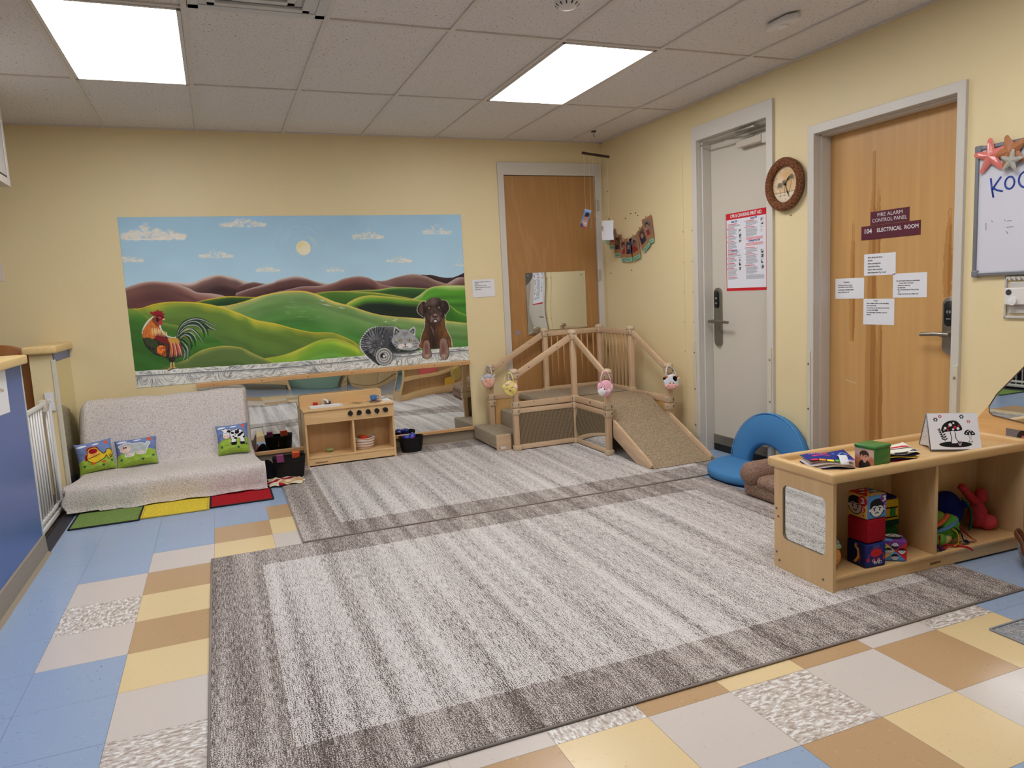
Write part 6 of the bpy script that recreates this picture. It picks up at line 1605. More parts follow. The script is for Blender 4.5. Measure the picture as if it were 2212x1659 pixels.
for (y, z, w_, rot, s, k) in cards:
    w_ *= 1.12; y += .012; z += .004
    t = thing('photo_card', where[k], 'photo card', (-.012, y, z), 0, 'photo cards on the garland')
    x = -.0105 - .0022 * (k if k < 5 else 9 - k)
    U = Vector((0, -math.cos(rot), math.sin(rot))); V = Vector((0, math.sin(rot), math.cos(rot)))
    h = w_ * 1.32; O = Vector((x, y, z)) - U * (w_ / 2) - V * (h - .004)
    obj('card', quadbox(MB(), O, U, V, w_, h, .0009), kraft, t)
    rs = random.Random(40 + k)
    c = Canvas(0, w_ * .66, 0, h * .66, .003, rs.choice([(110, 84, 78), (60, 50, 56), (150, 134, 126), (70, 100, 146)]))
    c.A *= (1 + .5 * (vnoise(c.X + 1, c.Y + k, 60 + k, 60)[..., None] - .5)); W2, H2 = w_ * .66, h * .66; cx = W2 * rs.uniform(.4, .6); cy = H2 * .60; sk_ = rs.choice([(206, 140, 112), (176, 108, 82), (214, 160, 132)])
    c.ell(W2 * .2, H2 * .3, W2 * .3, H2 * .3, rs.choice([(150, 60, 50), (200, 190, 180), (50, 40, 46)]), soft=.5)
    c.ell(cx, H2 * .12, W2 * .36, H2 * .30, rs.choice([(220, 216, 214), (40, 50, 90), (170, 60, 50), (60, 46, 50)]), soft=.2)
    c.ell(cx, cy + .006, W2 * .25, H2 * .23, (46, 30, 26), soft=.2); c.ell(cx, cy - .004, W2 * .20, H2 * .19, sk_, soft=.15)
    for dx in (-.35, .35): c.ell(cx + dx * W2 * .25, cy + .001, .0022, .0018, (30, 20, 20))
    c.line([(cx - W2 * .08, cy - H2 * .09), (cx + W2 * .08, cy - H2 * .09)], .0016, (130, 50, 50))
    c.A *= (1 + .35 * (vnoise(c.X + 2, c.Y + k, 80 + k, 140)[..., None] - .5)); c.A *= .82
    c.mesh('print', fplane(tuple(O + U * (w_ * .17) + V * (h * .22) + Vector((-.0006, 0, 0))), tuple(U), tuple(V)), paintmat(.35), t)
    tg = O + U * (w_ * .12) - V * .030 + Vector((-.001, 0, 0))
    obj('name_tag', quadbox(MB(), tg, U, V, w_ * .86, .034, .0006), mint, t)
    if s != 'first': text(s, .014, tg + U * .010 + V * .011 + Vector((-.0006, 0, 0)), U, V, ink, t, width=w_ * .60)
    pg = Vector((x - .003, y, z))
    obj('clothespin', MB().box(-.004, .004, -.0035, .0035, -.018, .016, .001, 2, Matrix.Translation(pg) @ Matrix.Rotation(-rot, 4, 'X')), mat('small_wooden_peg', (176, 146, 112), .6), t)
hk = [(0, -.104, 2.146), (0, -.57, 1.90), (0, -.6, 1.875), (0, -.478, 1.424), (0, -.115, 1.412), (0, -.40, 1.872), (0, -.49, 1.905)]
for i, (x, y, z) in enumerate(hk):
    o = obj('adhesive_hook', MB().box(-.005, -.001, y - .006, y + .005, z - .005, z + .004, .0015).tube([(-.005, y, z + .002), (-.010, y - .002, z), (-.008, y - .006, z - .005)], .0018, 6), mat('dull_hook_metal', (112, 96, 76), .4, .3), smooth=False)
    tagc(o, 'tiny dark hook or nub stuck on the yellow wall around the photo garland', 'hook', 'little hooks on the yellow wall')
# mobile hanging from the ceiling
MXc, MYc = -.32, -.46
o = obj('ceiling_hook', MB().cyl((MXc, MYc, HC + .001), (MXc, MYc, HC - .008), .022, n=16).tube(sm([(MXc, MYc, HC - .008), (MXc + .004, MYc, HC - .022), (MXc - .004, MYc, HC - .034), (MXc + .006, MYc, HC - .046), (MXc + .012, MYc, HC - .038)]), .0018, 6), blackp, smooth=False); tagc(o, 'black hook in the ceiling tile that carries the hanging mobile', 'hook')
t = thing('hanging_mobile', 'mobile of a dark wooden bar with clear threads and crystals in the far corner', 'mobile', (-.30, -.45, 1.78))
A_, B_ = Vector((-.441, -.47, 2.404)), Vector((-.165, -.43, 2.384))
obj('bar', MB().beam(A_, B_, .016, .018), mat('dark_stained_bar', (52, 34, 30), .5), t)
th = mat('clear_thread', (206, 190, 150), .3)
obj('hanging_string', MB().tube([A_ + Vector((.02, 0, .01)), (MXc + .004, MYc, HC - .045), B_ + Vector((-.02, 0, .01))], .0008, 5), th, t)
for x, y, zb in ((-.425, -.465, 1.94), (-.372, -.46, 1.80), (-.335, -.455, 1.86), (-.262, -.447, 1.82), (-.188, -.435, 1.88)):
    s = obj('thread', MB().cyl((x, y, 2.39), (x, y, zb), .0007, n=5), th, t)
gl, nt, b = newmat('clear_crystal', .02, .5); b.inputs['Transmission Weight'].default_value = 1.0; b.inputs['IOR'].default_value = 1.5
nt.links.new(math_(nt, 'MULTIPLY', noise(nt, coords(nt, (9, 9, 9)), 1, 1), .02), b.inputs['Roughness'])
for x, y, zb in ((-.372, -.46, 1.80), (-.335, -.455, 1.86), (-.262, -.447, 1.79), (-.188, -.435, 1.86)):
    obj('crystal', MB().lathe([(0, -.022), (.006, -.014), (.0095, 0), (.006, .010), (.002, .016), (0, .018)], (x, y, zb), 8), gl, t)
o = thing('hanging_photo', 'curled photo of a child in sunglasses hanging from the mobile', 'photo', (-.43, -.465, 1.83))
c = Canvas(0, .062, 0, .125, .002, (96, 134, 186))
c.rect(0, .062, 0, .05, (150, 120, 110)); c.ell(.032, .03, .026, .035, (170, 130, 120), soft=.3); c.ell(.034, .078, .020, .024, (176, 116, 90), soft=.2); c.ell(.036, .094, .020, .012, (50, 36, 34), soft=.3); c.line([(.018, .08), (.050, .083)], .0035, (30, 26, 40)); c.rect(0, .062, 0, .012, (150, 50, 70)); c.ell(.012, .02, .014, .02, (40, 50, 90), soft=.4)
ph = lambda X, Y: (-.462 + X * .66 + (Y - .06) * .34, -.470 - X * .55 + .012 * np.sin(Y * 40), 1.800 + Y * 1.18 - X * .30)
c.mesh('print', ph, paintmat(.3), o, smooth=True)
t = thing('hanging_paper', 'blank white paper hanging from the mobile in front of the photo garland', 'paper', (-.21, -.41, 1.70))
c = Canvas(0, .105, 0, .165, .004, (226, 228, 236))
c.mesh('sheet', lambda X, Y: (-.262 + X * .98 + Y * .02, -.44 - X * .18 + .010 * np.cos((X - .05) * 28) + .006 * np.sin(Y * 18), 1.688 + Y), paintmat(.55), t, smooth=True)
# ================================================================== BOTTOM RIGHT: WOODEN SHELF UNIT
sb = wood('golden_birch', (220, 182, 128), (230, 194, 142), (200, 158, 104), 0, .33, 50, 4)
sbv = wood('golden_birch_upright', (218, 182, 132), (228, 194, 146), (200, 160, 110), 2, .36, 50, 4)
sby = wood('golden_birch_side_rail', (220, 182, 128), (230, 194, 142), (200, 158, 104), 1, .33, 50, 4)
SW, SD, SH = 1.125, .345, .505
t = thing('storage_shelf', 'low two-compartment wooden toy shelf with a tray top at the right edge', 'shelf', (-1.163, -3.868, RZ), math.radians(-1.4))
S = lambda name, mb, m, par=None, smooth=True, **k: obj(name, mb, m, par or t, smooth, W=False, auto=40, **k)
# side panel with a rounded window holding a mirror
def rr(x0, x1, y0, y1, r, n=6): return ringpoly(x0, x1, y0, y1, r, n)
hole = rr(.042, .292, .140, .388, .028, 5)
bm = bmesh.new()
outer = [(0, 0), (SD, 0), (SD, .47), (0, .47)]
def sidepanel(x0, x1):
    mb = MB(); vs = []; fs = []
    nh = len(hole)
    # split the rim into four zones between hole and border
    O4 = [(SD, .47), (0, .47), (0, 0), (SD, 0)]
    for x in (x0, x1):
        vs += [(x, a, b) for a, b in hole]; vs += [(x, a, b) for a, b in O4]
    q = nh // 4
    for s_, off in ((0, 0), (1, nh + 4)):
        for c in range(4):
            idx = [off + c * q + k for k in range(q)]
            for k in range(q - 1): fs.append((idx[k], idx[k + 1], off + nh + c))
            nx = off + ((c + 1) * q) % nh
            fs.append((idx[-1], nx, off + nh + (c + 1) % 4, off + nh + c))
    for k in range(nh): fs.append((k, (k + 1) % nh, nh + 4 + (k + 1) % nh, nh + 4 + k))
    for c in range(4): fs.append((nh + c, nh + (c + 1) % 4, nh + 4 + nh + (c + 1) % 4, nh + 4 + nh + c))
    return mb.add(vs, fs)
sp_ = S('side_panel', sidepanel(0, .016), sbv, smooth=False)
S('window_mirror', MB().prism(rr(.040, .294, .138, .390, .030, 5), 0, .0075, .0125), mirrorm, sp_, False)
S('window_bead', MB().tube([(.003, a, b) for a, b in hole + hole[:1]], .0022, 6), mat('grey_bead', (120, 108, 96), .5), sp_)
bolt = mat('steel_bolt', (120, 122, 126), .3, .9)
for a, b in ((.330, .27), (.318, .235), (.33, .07), (.312, .035), (.052, .04)): S('bolt', MB().lathe([(0, 0), (.0055, 0), (.005, .0025), (0, .003)], (0, 0, 0), 14).xf(Matrix(((0, 0, -1, 0), (1, 0, 0, a), (0, 1, 0, b), (0, 0, 0, 1)))), bolt, sp_)
S('side_panel', MB().box(SW - .016, SW, .0, SD, 0, .47, .002), sbv)
BD = SD - .115
S('back_panel', MB().box(.016, SW - .016, BD, BD + .010, .01, .462), sbv, smooth=False)
S('divider', MB().box(.562, .580, .004, BD, .062, .462, .002), sbv)
S('bottom_shelf', MB().box(.016, SW - .016, .002, BD, .048, .062, .002), sb)
S('toe_board', MB().box(.016, SW - .016, .008, .022, .0, .048, .001), sb, smooth=False)
top = S('tray_top', MB().box(-.006, SW + .006, -.006, SD + .006, .462, .478, .003), sb)
e = .016
S('tray_rim', MB().box(-.022, SW + .022, -.022, .014, .460, .503, .012, 4), sb, top); S('tray_rim', MB().box(-.022, SW + .022, SD - .014, SD + .022, .460, .503, .012, 4), sb, top)
S('tray_rim', MB().box(-.022, .014, -.010, SD + .010, .460, .503, .012, 4), sby, top); S('tray_rim', MB().box(SW - .014, SW + .022, -.010, SD + .010, .460, .503, .012, 4), sby, top)
rm = rmat(t)
def sw(x, y, z): return tuple(rm @ Vector((x, y, z)))
text('Lakeshore', .013, sw(.545, .0075, .018), (math.cos(-.0244), math.sin(-.0244), 0), (0, 0, 1), mat('brown_brand_print', (70, 40, 22), .6), t, width=.062, bold=.0003)
# book display on its far side (seen in the wall mirror)
S('book_ledge', MB().prism([(BD + .010, .0), (SD - .004, .0), (SD - .004, .085), (SD - .018, .085), (SD - .022, .060), (BD + .010, .060)], 0, .017, SW - .017, .001), sb)
S('book_ledge', MB().prism([(BD + .010, .235), (SD - .004, .235), (SD - .004, .285), (SD - .018, .285), (SD - .022, .250), (BD + .010, .250)], 0, .017, SW - .017, .001), sb)
for (x, z, w_, h_, c_, l_) in ((.22, .285, .26, .11, (214, 96, 96), 'red picture book on the upper back ledge of the wooden shelf'), (.62, .085, .17, .11, (220, 170, 60), 'yellow picture book on the lower back ledge of the wooden shelf'), (.70, .285, .16, .13, (70, 100, 140), 'blue picture book on the upper back ledge of the wooden shelf')):
    o = obj('picture_book', MB().box(x, x + w_, 0, .008, 0, h_, .001).xf(rm @ Matrix.Translation((0, SD - .038, z - (.022 if z < .2 else .032))) @ Matrix.Rotation(.22, 4, 'X')), mat('book_%d' % c_[1], c_, .4)); tagc(o, l_, 'book')

# ---------------------------------------------------------------- things on the tray top
TZ = RZ + .4785
white_f, navy_f = fz((226, 224, 230)), (30, 40, 110)
def wavy_book(label, cx, cy, rz, w_, d_, layers, cover_paint):
    t = thing('cloth_book', label, 'book', (cx, cy, TZ), rz)
    z = 0.001
    for i, (c_, th_, sx, sy, nm) in enumerate(layers):
        def f(u, v, top_):
            a, b = u * 2 - 1, v * 2 - 1
            x = a * w_ / 2 * sx; y = b * d_ / 2 * sy
            k = (1 - a ** 6) * (1 - b ** 6)
            zz = z + (th_ * (.25 + .75 * k) if top_ else 0) + .004 * math.sin(x * 38 + i) * (i > 0) + .004 * (a * b) * i * .5 + .003 * i * a
            return Vector((x, y, max(.0006 + i * .001, zz)))
        mb = MB().grid(lambda u, v: f(u, v, True), 26, 20); m2 = MB().grid(lambda u, v: f(u, v, False), 26, 20); n0 = len(mb.v)
        mb.add(m2.v, [q[::-1] for q in m2.f])
        W1 = 27
        rim = [j for j in range(27)] + [26 + 27 * j for j in range(1, 21)] + [27 * 20 + j for j in range(25, -1, -1)] + [27 * j for j in range(19, 0, -1)]
        for k in range(len(rim)): a, b = rim[k], rim[(k + 1) % len(rim)]; mb.f.append((b, a, a + n0, b + n0)); mb.m.append(0)
        obj(nm, mb, fz(c_), t, True, W=False)
        z += th_ + .0005
    if cover_paint:
        c = Canvas(-w_ / 2, w_ / 2, -d_ / 2, d_ / 2, .0018, (34, 44, 124))
        cover_paint(c)
        M = np.array(rmat(t))
        def fn(X, Y):
            a, b = X / (w_ / 2), Y / (d_ / 2); i = len(layers)
            zz = z + .010 * (1 - a ** 4) * (1 - b ** 4) + .003 * np.sin(X * 38 + i) + .006 * a * b + .004 * a
            return tuple(M[q, 0] * X + M[q, 1] * Y + M[q, 2] * zz + M[q, 3] for q in range(3))
        c.mesh('cover', fn, paintmat(.7), t, smooth=True)
    return t
def cov(c):
    w_, d_ = c.x1, c.y1
    for x, col in ((-.9, (226, 60, 50)), (-.55, (240, 150, 40)), (-.2, (238, 214, 60)), (.15, (90, 170, 70)), (.5, (60, 120, 200)), (.8, (120, 70, 170))): c.poly([(x * w_, -d_), ((x + .3) * w_, -d_), ((x + .3) * w_, -d_ * .84), (x * w_, -d_ * .84)], col)
    for k in range(7): c.line(sm([((-.7 + .12 * k) * w_, .3 * d_), ((-.66 + .12 * k) * w_, .62 * d_), ((-.60 + .12 * k) * w_, .35 * d_)]), .0022, [(230, 60, 110), (90, 170, 220), (240, 90, 60)][k % 3])
    c.line(sm([(-.6 * w_, -.2 * d_), (-.1 * w_, .0), (.1 * w_, -.25 * d_)]), .006, (230, 50, 110), 1, .001, .008); c.poly([(.2 * w_, .15 * d_), (.35 * w_, .3 * d_), (.4 * w_, .05 * d_)], (70, 120, 200)); c.line(sm([(.4 * w_, -.3 * d_), (.7 * w_, .2 * d_), (.9 * w_, -.1 * d_)]), .003, (120, 180, 220))
tb = wavy_book('navy blue crinkle cloth book on the left end of the shelf top', -1.020, -3.690, -.50, .185, .150,
          [((30, 34, 60), .005, 1.0, 1.0, 'back_cover'), ((222, 218, 226), .011, .95, .96, 'page'), ((226, 222, 230), .012, .98, .98, 'page'), ((216, 200, 200), .006, .94, .92, 'page')], cov)
o = obj('care_label', MB().grid(lambda u, v: Vector((.030 + .034 * u, -.030 - .060 * v * (1), .047 + .010 * math.sin(v * 3.2) - .024 * v * v)), 6, 12), mat('white_satin_label', (226, 226, 230), .4), tb, True, W=False, solid=.0008)
MLg = MB().tube(sm([(.040, -.080, .022), (.065, -.082, .036), (.085, -.076, .028), (.090, -.072, .012)]), .0035, 8)
obj('loop', MLg, MATS['white_satin_label'], tb, True, W=False)
def cov2(c):
    c.A[:] = (232, 226, 210); w_, d_ = c.x1, c.y1
    c.poly(sm([(-w_, .5 * d_), (0, .2 * d_), (w_, .1 * d_), (w_, -.2 * d_), (0, -.1 * d_), (-w_, .1 * d_)], True), (196, 34, 40)); c.poly([(-w_, .9 * d_), (-.3 * w_, .9 * d_), (-.6 * w_, .5 * d_), (-w_, .5 * d_)], (238, 206, 70)); c.poly([(-.2 * w_, -w_), (w_, -.5 * d_), (w_, -.9 * d_), (-.2 * w_, -.9 * d_)], (34, 36, 60)); c.line([(-w_, -.3 * d_), (w_, -.4 * d_)], .005, (30, 30, 50))
wavy_book('striped red, yellow and navy cloth book behind the green photo cube', -.715, -3.750, -.35, .185, .125,
          [((190, 40, 44), .006, .95, .95, 'page'), ((30, 34, 56), .008, 1.0, 1.0, 'page'), ((236, 208, 90), .008, .96, .97, 'page'), ((30, 34, 56), .007, 1.0, .99, 'page'), ((232, 226, 214), .006, .94, .96, 'page')], cov2)
# green photo cube
t = thing('photo_cube', 'green vinyl cube with a child photo on its side, on the shelf top', 'cube', (-.893, -3.812, TZ), math.radians(6))
gv = mat('green_vinyl', (56, 122, 48), .28, bump=(18, .25, .004))
obj('cube', MB().box(-.050, .050, -.050, .050, .001, .090, .008, 3), gv, t, True, W=False, auto=50)
obj('lid', MB().box(-.0515, .0515, -.0515, .0515, .086, .102, .007, 3), gv, t, True, W=False, auto=50)
def facepic(name, w_, h_, fn, par, bg, hair, skin, shirt, res=.0014):
    c = Canvas(0, w_, 0, h_, res, bg)
    c.A *= (1 + .25 * (vnoise(c.X, c.Y, 5, 45)[..., None] - .5))
    c.ell(w_ * .15, h_ * .25, w_ * .35, h_ * .35, (190, 120, 96), soft=.6); c.ell(w_ * .88, h_ * .3, w_ * .2, h_ * .3, (186, 116, 92), soft=.6)
    c.ell(w_ * .52, h_ * .10, w_ * .32, h_ * .36, shirt, soft=.1); c.ell(w_ * .52, h_ * .38, w_ * .08, h_ * .1, skin)
    c.ell(w_ * .49, h_ * .70, w_ * .245, h_ * .225, hair, soft=.1); c.ell(w_ * .50, h_ * .585, w_ * .205, h_ * .215, skin, soft=.08)
    c.poly(sm([(w_ * .27, h_ * .66), (w_ * .33, h_ * .84), (w_ * .52, h_ * .90), (w_ * .68, h_ * .80), (w_ * .70, h_ * .66), (w_ * .60, h_ * .70), (w_ * .45, h_ * .66), (w_ * .36, h_ * .70)], True), hair)
    for s in (-.085, .085):
        c.ell(w_ * (.50 + s), h_ * .60, w_ * .030, h_ * .016, (60, 36, 30)); c.line([(w_ * (.455 + s), h_ * .645), (w_ * (.545 + s), h_ * .648)], .0009, (70, 44, 34))
    c.ell(w_ * .50, h_ * .545, w_ * .03, h_ * .02, (186, 112, 90), soft=.5)
    c.line(sm([(w_ * .42, h_ * .475), (w_ * .50, h_ * .45), (w_ * .58, h_ * .48)]), .0017, (230, 214, 204)); c.line(sm([(w_ * .41, h_ * .48), (w_ * .50, h_ * .438), (w_ * .59, h_ * .485)]), .0007, (150, 60, 60))
    return c.mesh(name, fn, paintmat(.25), par)
R_ = np.array(rmat(t))
facepic('photo', .088, .080, lambda X, Y: tuple(R_[q, 0] * (X * 0 - .0512) + R_[q, 1] * (.044 - X) + R_[q, 2] * (Y + .004) + R_[q, 3] for q in range(3)), t, (196, 168, 156), (58, 42, 36), (214, 158, 134), (40, 40, 42))
# mushroom flip book
t = thing('soft_flip_book', 'white tent-shaped cloth book with black mushrooms on the shelf top', 'book', (-.352, -3.752, TZ), math.radians(-33))
gry = mat('grey_piping', (120, 122, 124), .6)
wd = .205; hh = .160
obj('back_leaf', MB().prism([(.000, hh), (.006, hh), (.085, .003), (.078, .003)], 0, -wd / 2, wd / 2, .001), mat('white_cotton', (226, 224, 228), .8), t, W=False)
obj('front_leaf', MB().prism([(-.004, hh), (.002, hh), (-.060, .003), (-.066, .003)], 0, -wd / 2, wd / 2, .001), gry, t, W=False)
obj('black_page', MB().prism([(-.0065, hh - .002), (-.0035, hh - .002), (-.0655, .012), (-.0685, .012)], 0, -wd / 2 + .004, wd / 2 - .004, .001), fz((20, 20, 22)), t, W=False)
obj('side_gusset', MB().add([(-wd / 2 + .002, 0, hh - .004), (-wd / 2 + .002, -.058, .004), (-wd / 2 + .012, .0, .012), (-wd / 2 + .002, .076, .004)], [(0, 1, 2), (0, 2, 3)]), fz((206, 204, 206)), t, W=False, solid=.001)
c = Canvas(-wd / 2, wd / 2, 0, .160, .0012, (230, 228, 233)); bk_, rd_, wt_ = (18, 18, 20), (196, 30, 44), (232, 230, 234)
c.ell(.0, .022, .066, .013, bk_)
c.poly(sm([(-.050, .078), (-.045, .104), (-.020, .124), (.012, .126), (.030, .106), (.034, .086), (.010, .080), (-.02, .079)], True), bk_)
c.poly(sm([(-.016, .076), (.004, .076), (.006, .050), (.014, .030), (-.018, .026), (-.014, .050)], True), bk_); c.poly(sm([(-.013, .078), (.001, .078), (.003, .050), (.010, .031), (-.014, .028), (-.011, .050)], True), wt_)
for x, y, r, col in ((-.034, .094, .0055, wt_), (-.012, .108, .007, wt_), (-.024, .086, .004, rd_), (-.020, .100, .004, rd_), (.006, .098, .006, rd_), (.002, .116, .004, wt_), (.018, .092, .006, wt_), (-.002, .088, .0045, wt_), (.022, .104, .0035, rd_), (-.040, .086, .003, wt_)): c.ell(x, y, r, r, col)
c.poly(sm([(.040, .066), (.048, .082), (.062, .086), (.078, .078), (.084, .064), (.062, .062)], True), bk_); c.poly(sm([(.058, .062), (.068, .062), (.066, .045), (.072, .032), (.054, .032), (.060, .045)], True), bk_); c.poly(sm([(.0595, .063), (.0665, .063), (.0645, .045), (.070, .034), (.0565, .034), (.0615, .045)], True), wt_)
for x, y in ((.050, .070), (.056, .078), (.063, .070), (.068, .080), (.075, .070), (.062, .083)): c.ell(x, y, .0026, .0026, wt_)
c.line(sm([(-.058, .094), (-.052, .070), (-.044, .050), (-.040, .036)]), .0014, bk_)
for k in range(5):
    for s in (-1, 1): c.ell(-.054 + k * .003 + s * .007, .086 - k * .010, .006, .0028, bk_, s * .6)
for x, y, col in ((-.070, .132, bk_), (-.050, .146, rd_), (.038, .144, bk_), (.064, .122, rd_)):
    r = .0055 if col is bk_ else .0042
    for k in range(6): c.ell(x + r * 1.2 * math.cos(k * PI / 3), y + r * 1.2 * math.sin(k * PI / 3), r * .55, r * .55, col)
    c.ell(x, y, r * .5, r * .5, wt_)
for dx in (-.008, -.003, .003, .008): c.line([(.018 + dx * .3, .017), (.018 + dx, .030)], .0009, (220, 190, 190))
R2 = np.array(rmat(t))
def fl_(X, Y):
    y = -.0075 - .063 * (1 - Y / .160); z = .010 + Y * .955
    return tuple(R2[q, 0] * X + R2[q, 1] * y + R2[q, 2] * z + R2[q, 3] for q in range(3))
c.mesh('white_page', fl_, paintmat(.8), t)
pip = MB(); pip.tube([(-wd / 2, -.064, .004), (-wd / 2, -.001, hh), (wd / 2, -.001, hh), (wd / 2, -.064, .004), (-wd / 2, -.064, .004)], .0028, 8); pip.tube([(-wd / 2, .0, hh), (-wd / 2, .080, .004), (wd / 2, .080, .004), (wd / 2, .0, hh)], .0028, 8)
obj('piping', pip, gry, t, True, W=False)

# ---------------------------------------------------------------- toys inside the shelf
BZ = RZ + .0625
HK = .955
def cubetoy(label, cx, cy, cz, s, rz, base, top_c, front, left, topp=None, name='soft_cube'):
    t = thing(name, label, 'soft cube', (cx, cy, cz), rz)
    m = fz(base)
    obj('cube', MB().box(-s / 2, s / 2, -s / 2, s / 2, .0005, s * HK, s * .10, 4), m, t, True, W=False, auto=60)
    M = np.array(rmat(t)); k = s / .1
    def mk(fr, c, nm):
        def fn(X, Y):
            r = s * .1
            ta = np.clip(np.abs(X) - (s / 2 - r), 0, r * .98); tb_ = np.clip(np.abs(Y - s / 2) - (s / 2 - r), 0, r * .98)
            dep = s / 2 + .0010 - (2 * r - np.sqrt(r * r - ta * ta) - np.sqrt(r * r - tb_ * tb_)) * .92
            if fr == 'front': L = (X, -dep, Y * HK)
            elif fr == 'left': L = (-dep, -X, Y * HK)
            else: L = (X, Y - s / 2, dep + s / 2 - s * (1 - HK))
            return tuple(M[q, 0] * L[0] + M[q, 1] * L[1] + M[q, 2] * L[2] + M[q, 3] for q in range(3))
        c.mesh(nm, fn, paintmat(.75), t, smooth=True)
    for fr, pf in (('front', front), ('left', left), ('top', topp)):
        if pf is None: continue
        c = Canvas(-s / 2 * .97, s / 2 * .97, s * .015, s * .985, .0013, base); pf(c, s); mk(fr, c, 'printed_side')
    return t
BLK, WHT = (20, 18, 20), (226, 226, 230)
def kid(c, cx, cy, r, sad=False, skin=WHT, up=1):
    c.ell(cx, cy, r * 1.08, r * 1.08, BLK); c.ell(cx, cy - up * r * .08, r * .92, r * .90, skin)
    c.poly(sm([(cx - r * 1.0, cy), (cx - r * .95, cy + up * r * .8), (cx - r * .3, cy + up * r * 1.2), (cx + r * .5, cy + up * r * 1.15), (cx + r * 1.0, cy + up * r * .6), (cx + r * .95, cy + up * r * .1), (cx + r * .55, cy + up * r * .35), (cx, cy + up * r * .30), (cx - r * .5, cy + up * r * .38)], True), BLK)
    for s_ in (-1, 1):
        c.ell(cx + s_ * r * .38, cy - up * r * .12, r * .10, r * .15, BLK); c.line([(cx + s_ * r * .20, cy + up * r * .16), (cx + s_ * r * .58, cy + up * r * (.05 if sad else .2))], r * .06, BLK)
        c.ell(cx + s_ * r * 1.02, cy - up * r * .1, r * .16, r * .18, skin)
    q = -1 if sad else 1
    c.line(sm([(cx - r * .22, cy - up * r * (.52 + .06 * -q)), (cx, cy - up * r * (.52 + .10 * q)), (cx + r * .22, cy - up * r * (.52 + .06 * -q))]), r * .06, BLK)
def num(c, x, y, r, col, n, s):
    c.ell(x, y, r, r, col); w_ = r * .16
    if n == 3: c.line(sm([(x - r * .3, y + r * .45), (x + r * .25, y + r * .45), (x + r * .05, y + r * .05), (x + r * .3, y - r * .25), (x - r * .3, y - r * .45)]), w_, WHT)
    elif n == 2: c.line(sm([(x - r * .3, y + r * .35), (x + r * .2, y + r * .4), (x - r * .25, y - r * .4), (x + r * .35, y - r * .42)]), w_, WHT)
    else: c.line([(x, y + r * .5), (x, y - r * .5)], w_, WHT)
def f_crab(c, s):
    c.A[:] = (34, 46, 120); c.ell(0, s * .60, s * .27, s * .17, (206, 38, 44)); c.line(sm([(-.05 * s, s * .60), (0, s * .56), (.05 * s, s * .60)]), s * .008, (120, 20, 30))
    for k in range(6): a = .6 + k * .38; c.line([(s * .25 * math.cos(a), s * .60 + s * .15 * math.sin(a)), (s * .34 * math.cos(a), s * .60 + s * .26 * math.sin(a))], s * .010, (206, 38, 44))
    for q in (-1, 1):
        c.line([(q * s * .09, s * .46), (q * s * .11, s * .34)], s * .014, (206, 38, 44)); c.ell(q * s * .12, s * .28, s * .085, s * .085, (206, 38, 44)); c.ell(q * s * .12, s * .28, s * .055, s * .055, WHT); c.ell(q * s * .12, s * .28, s * .030, s * .034, BLK)
        c.line(sm([(q * s * .26, s * .56), (q * s * .36, s * .50), (q * s * .38, s * .40)]), s * .018, (206, 38, 44)); c.ell(q * s * .38, s * .34, s * .07, s * .09, (206, 38, 44)); c.poly([(q * s * .38, s * .36), (q * s * .35, s * .22), (q * s * .41, s * .22)], (34, 46, 120))
    for k in range(4): c.line([(-.16 * s, s * (.90 - .03 * k)), (.16 * s, s * (.91 - .03 * k))], s * .006, (130, 140, 190), .7)
def f_seahorse(c, s):
    c.A[:] = (24, 30, 84); c.line(sm([(.1 * s, .86 * s), (.0, .90 * s), (-.02 * s, .80 * s), (.10 * s, .70 * s), (.14 * s, .45 * s), (.05 * s, .25 * s), (-.05 * s, .15 * s)]), s * .06, (214, 164, 60), 1, s * .05, s * .01); c.line(sm([(.18 * s, .60 * s), (.22 * s, .35 * s), (.16 * s, .18 * s)]), s * .02, (190, 50, 50))
t = cubetoy('dark blue soft cube printed with a red crab, bottom of the stack in the shelf', -.915, -3.806, BZ, .108, math.radians(-4), (26, 34, 96), None, f_crab, f_seahorse)
Rr = rmat(t)
U = (Rr @ Vector((-1, 0, 0, 0))).to_3d(); O = (Rr @ Vector((.030, -.0552, .026, 1))).to_3d()
tx = text('CRAB', .0135, O, tuple(U), (0, 0, -1), mat('white_print', (235, 235, 235)), t, width=.042, bold=.0002, ext=.0002)
t = cubetoy('plain dark red vinyl cube, middle of the stack in the shelf', -.912, -3.803, BZ + .1035, .108, math.radians(2), (160, 28, 40), None, None, None)
fl2 = MB()
for k in range(4): fl2.box(-.0535, -.0515, -.048 + k * .007, -.0445 + k * .007, .008, .098)
obj('flap', fl2, fz((140, 24, 34)), t, W=False)
def f_sad(c, s):
    c.A[:] = (86, 144, 206); kid(c, -.02 * s, .42 * s, .34 * s, True); num(c, .34 * s, .80 * s, .19 * s, (116, 56, 140), 3, s); num(c, .36 * s, .47 * s, .095 * s, (116, 56, 140), 2, s); num(c, .37 * s, .25 * s, .045 * s, (116, 56, 140), 1, s)
def f_happy(c, s):
    c.A[:] = (226, 178, 90); kid(c, -.08 * s, .48 * s, .34 * s, False, (196, 176, 170)); num(c, .28 * s, .74 * s, .21 * s, (206, 40, 44), 3, s); num(c, .30 * s, .38 * s, .11 * s, (206, 40, 44), 2, s); num(c, .32 * s, .16 * s, .05 * s, (206, 40, 44), 1, s)
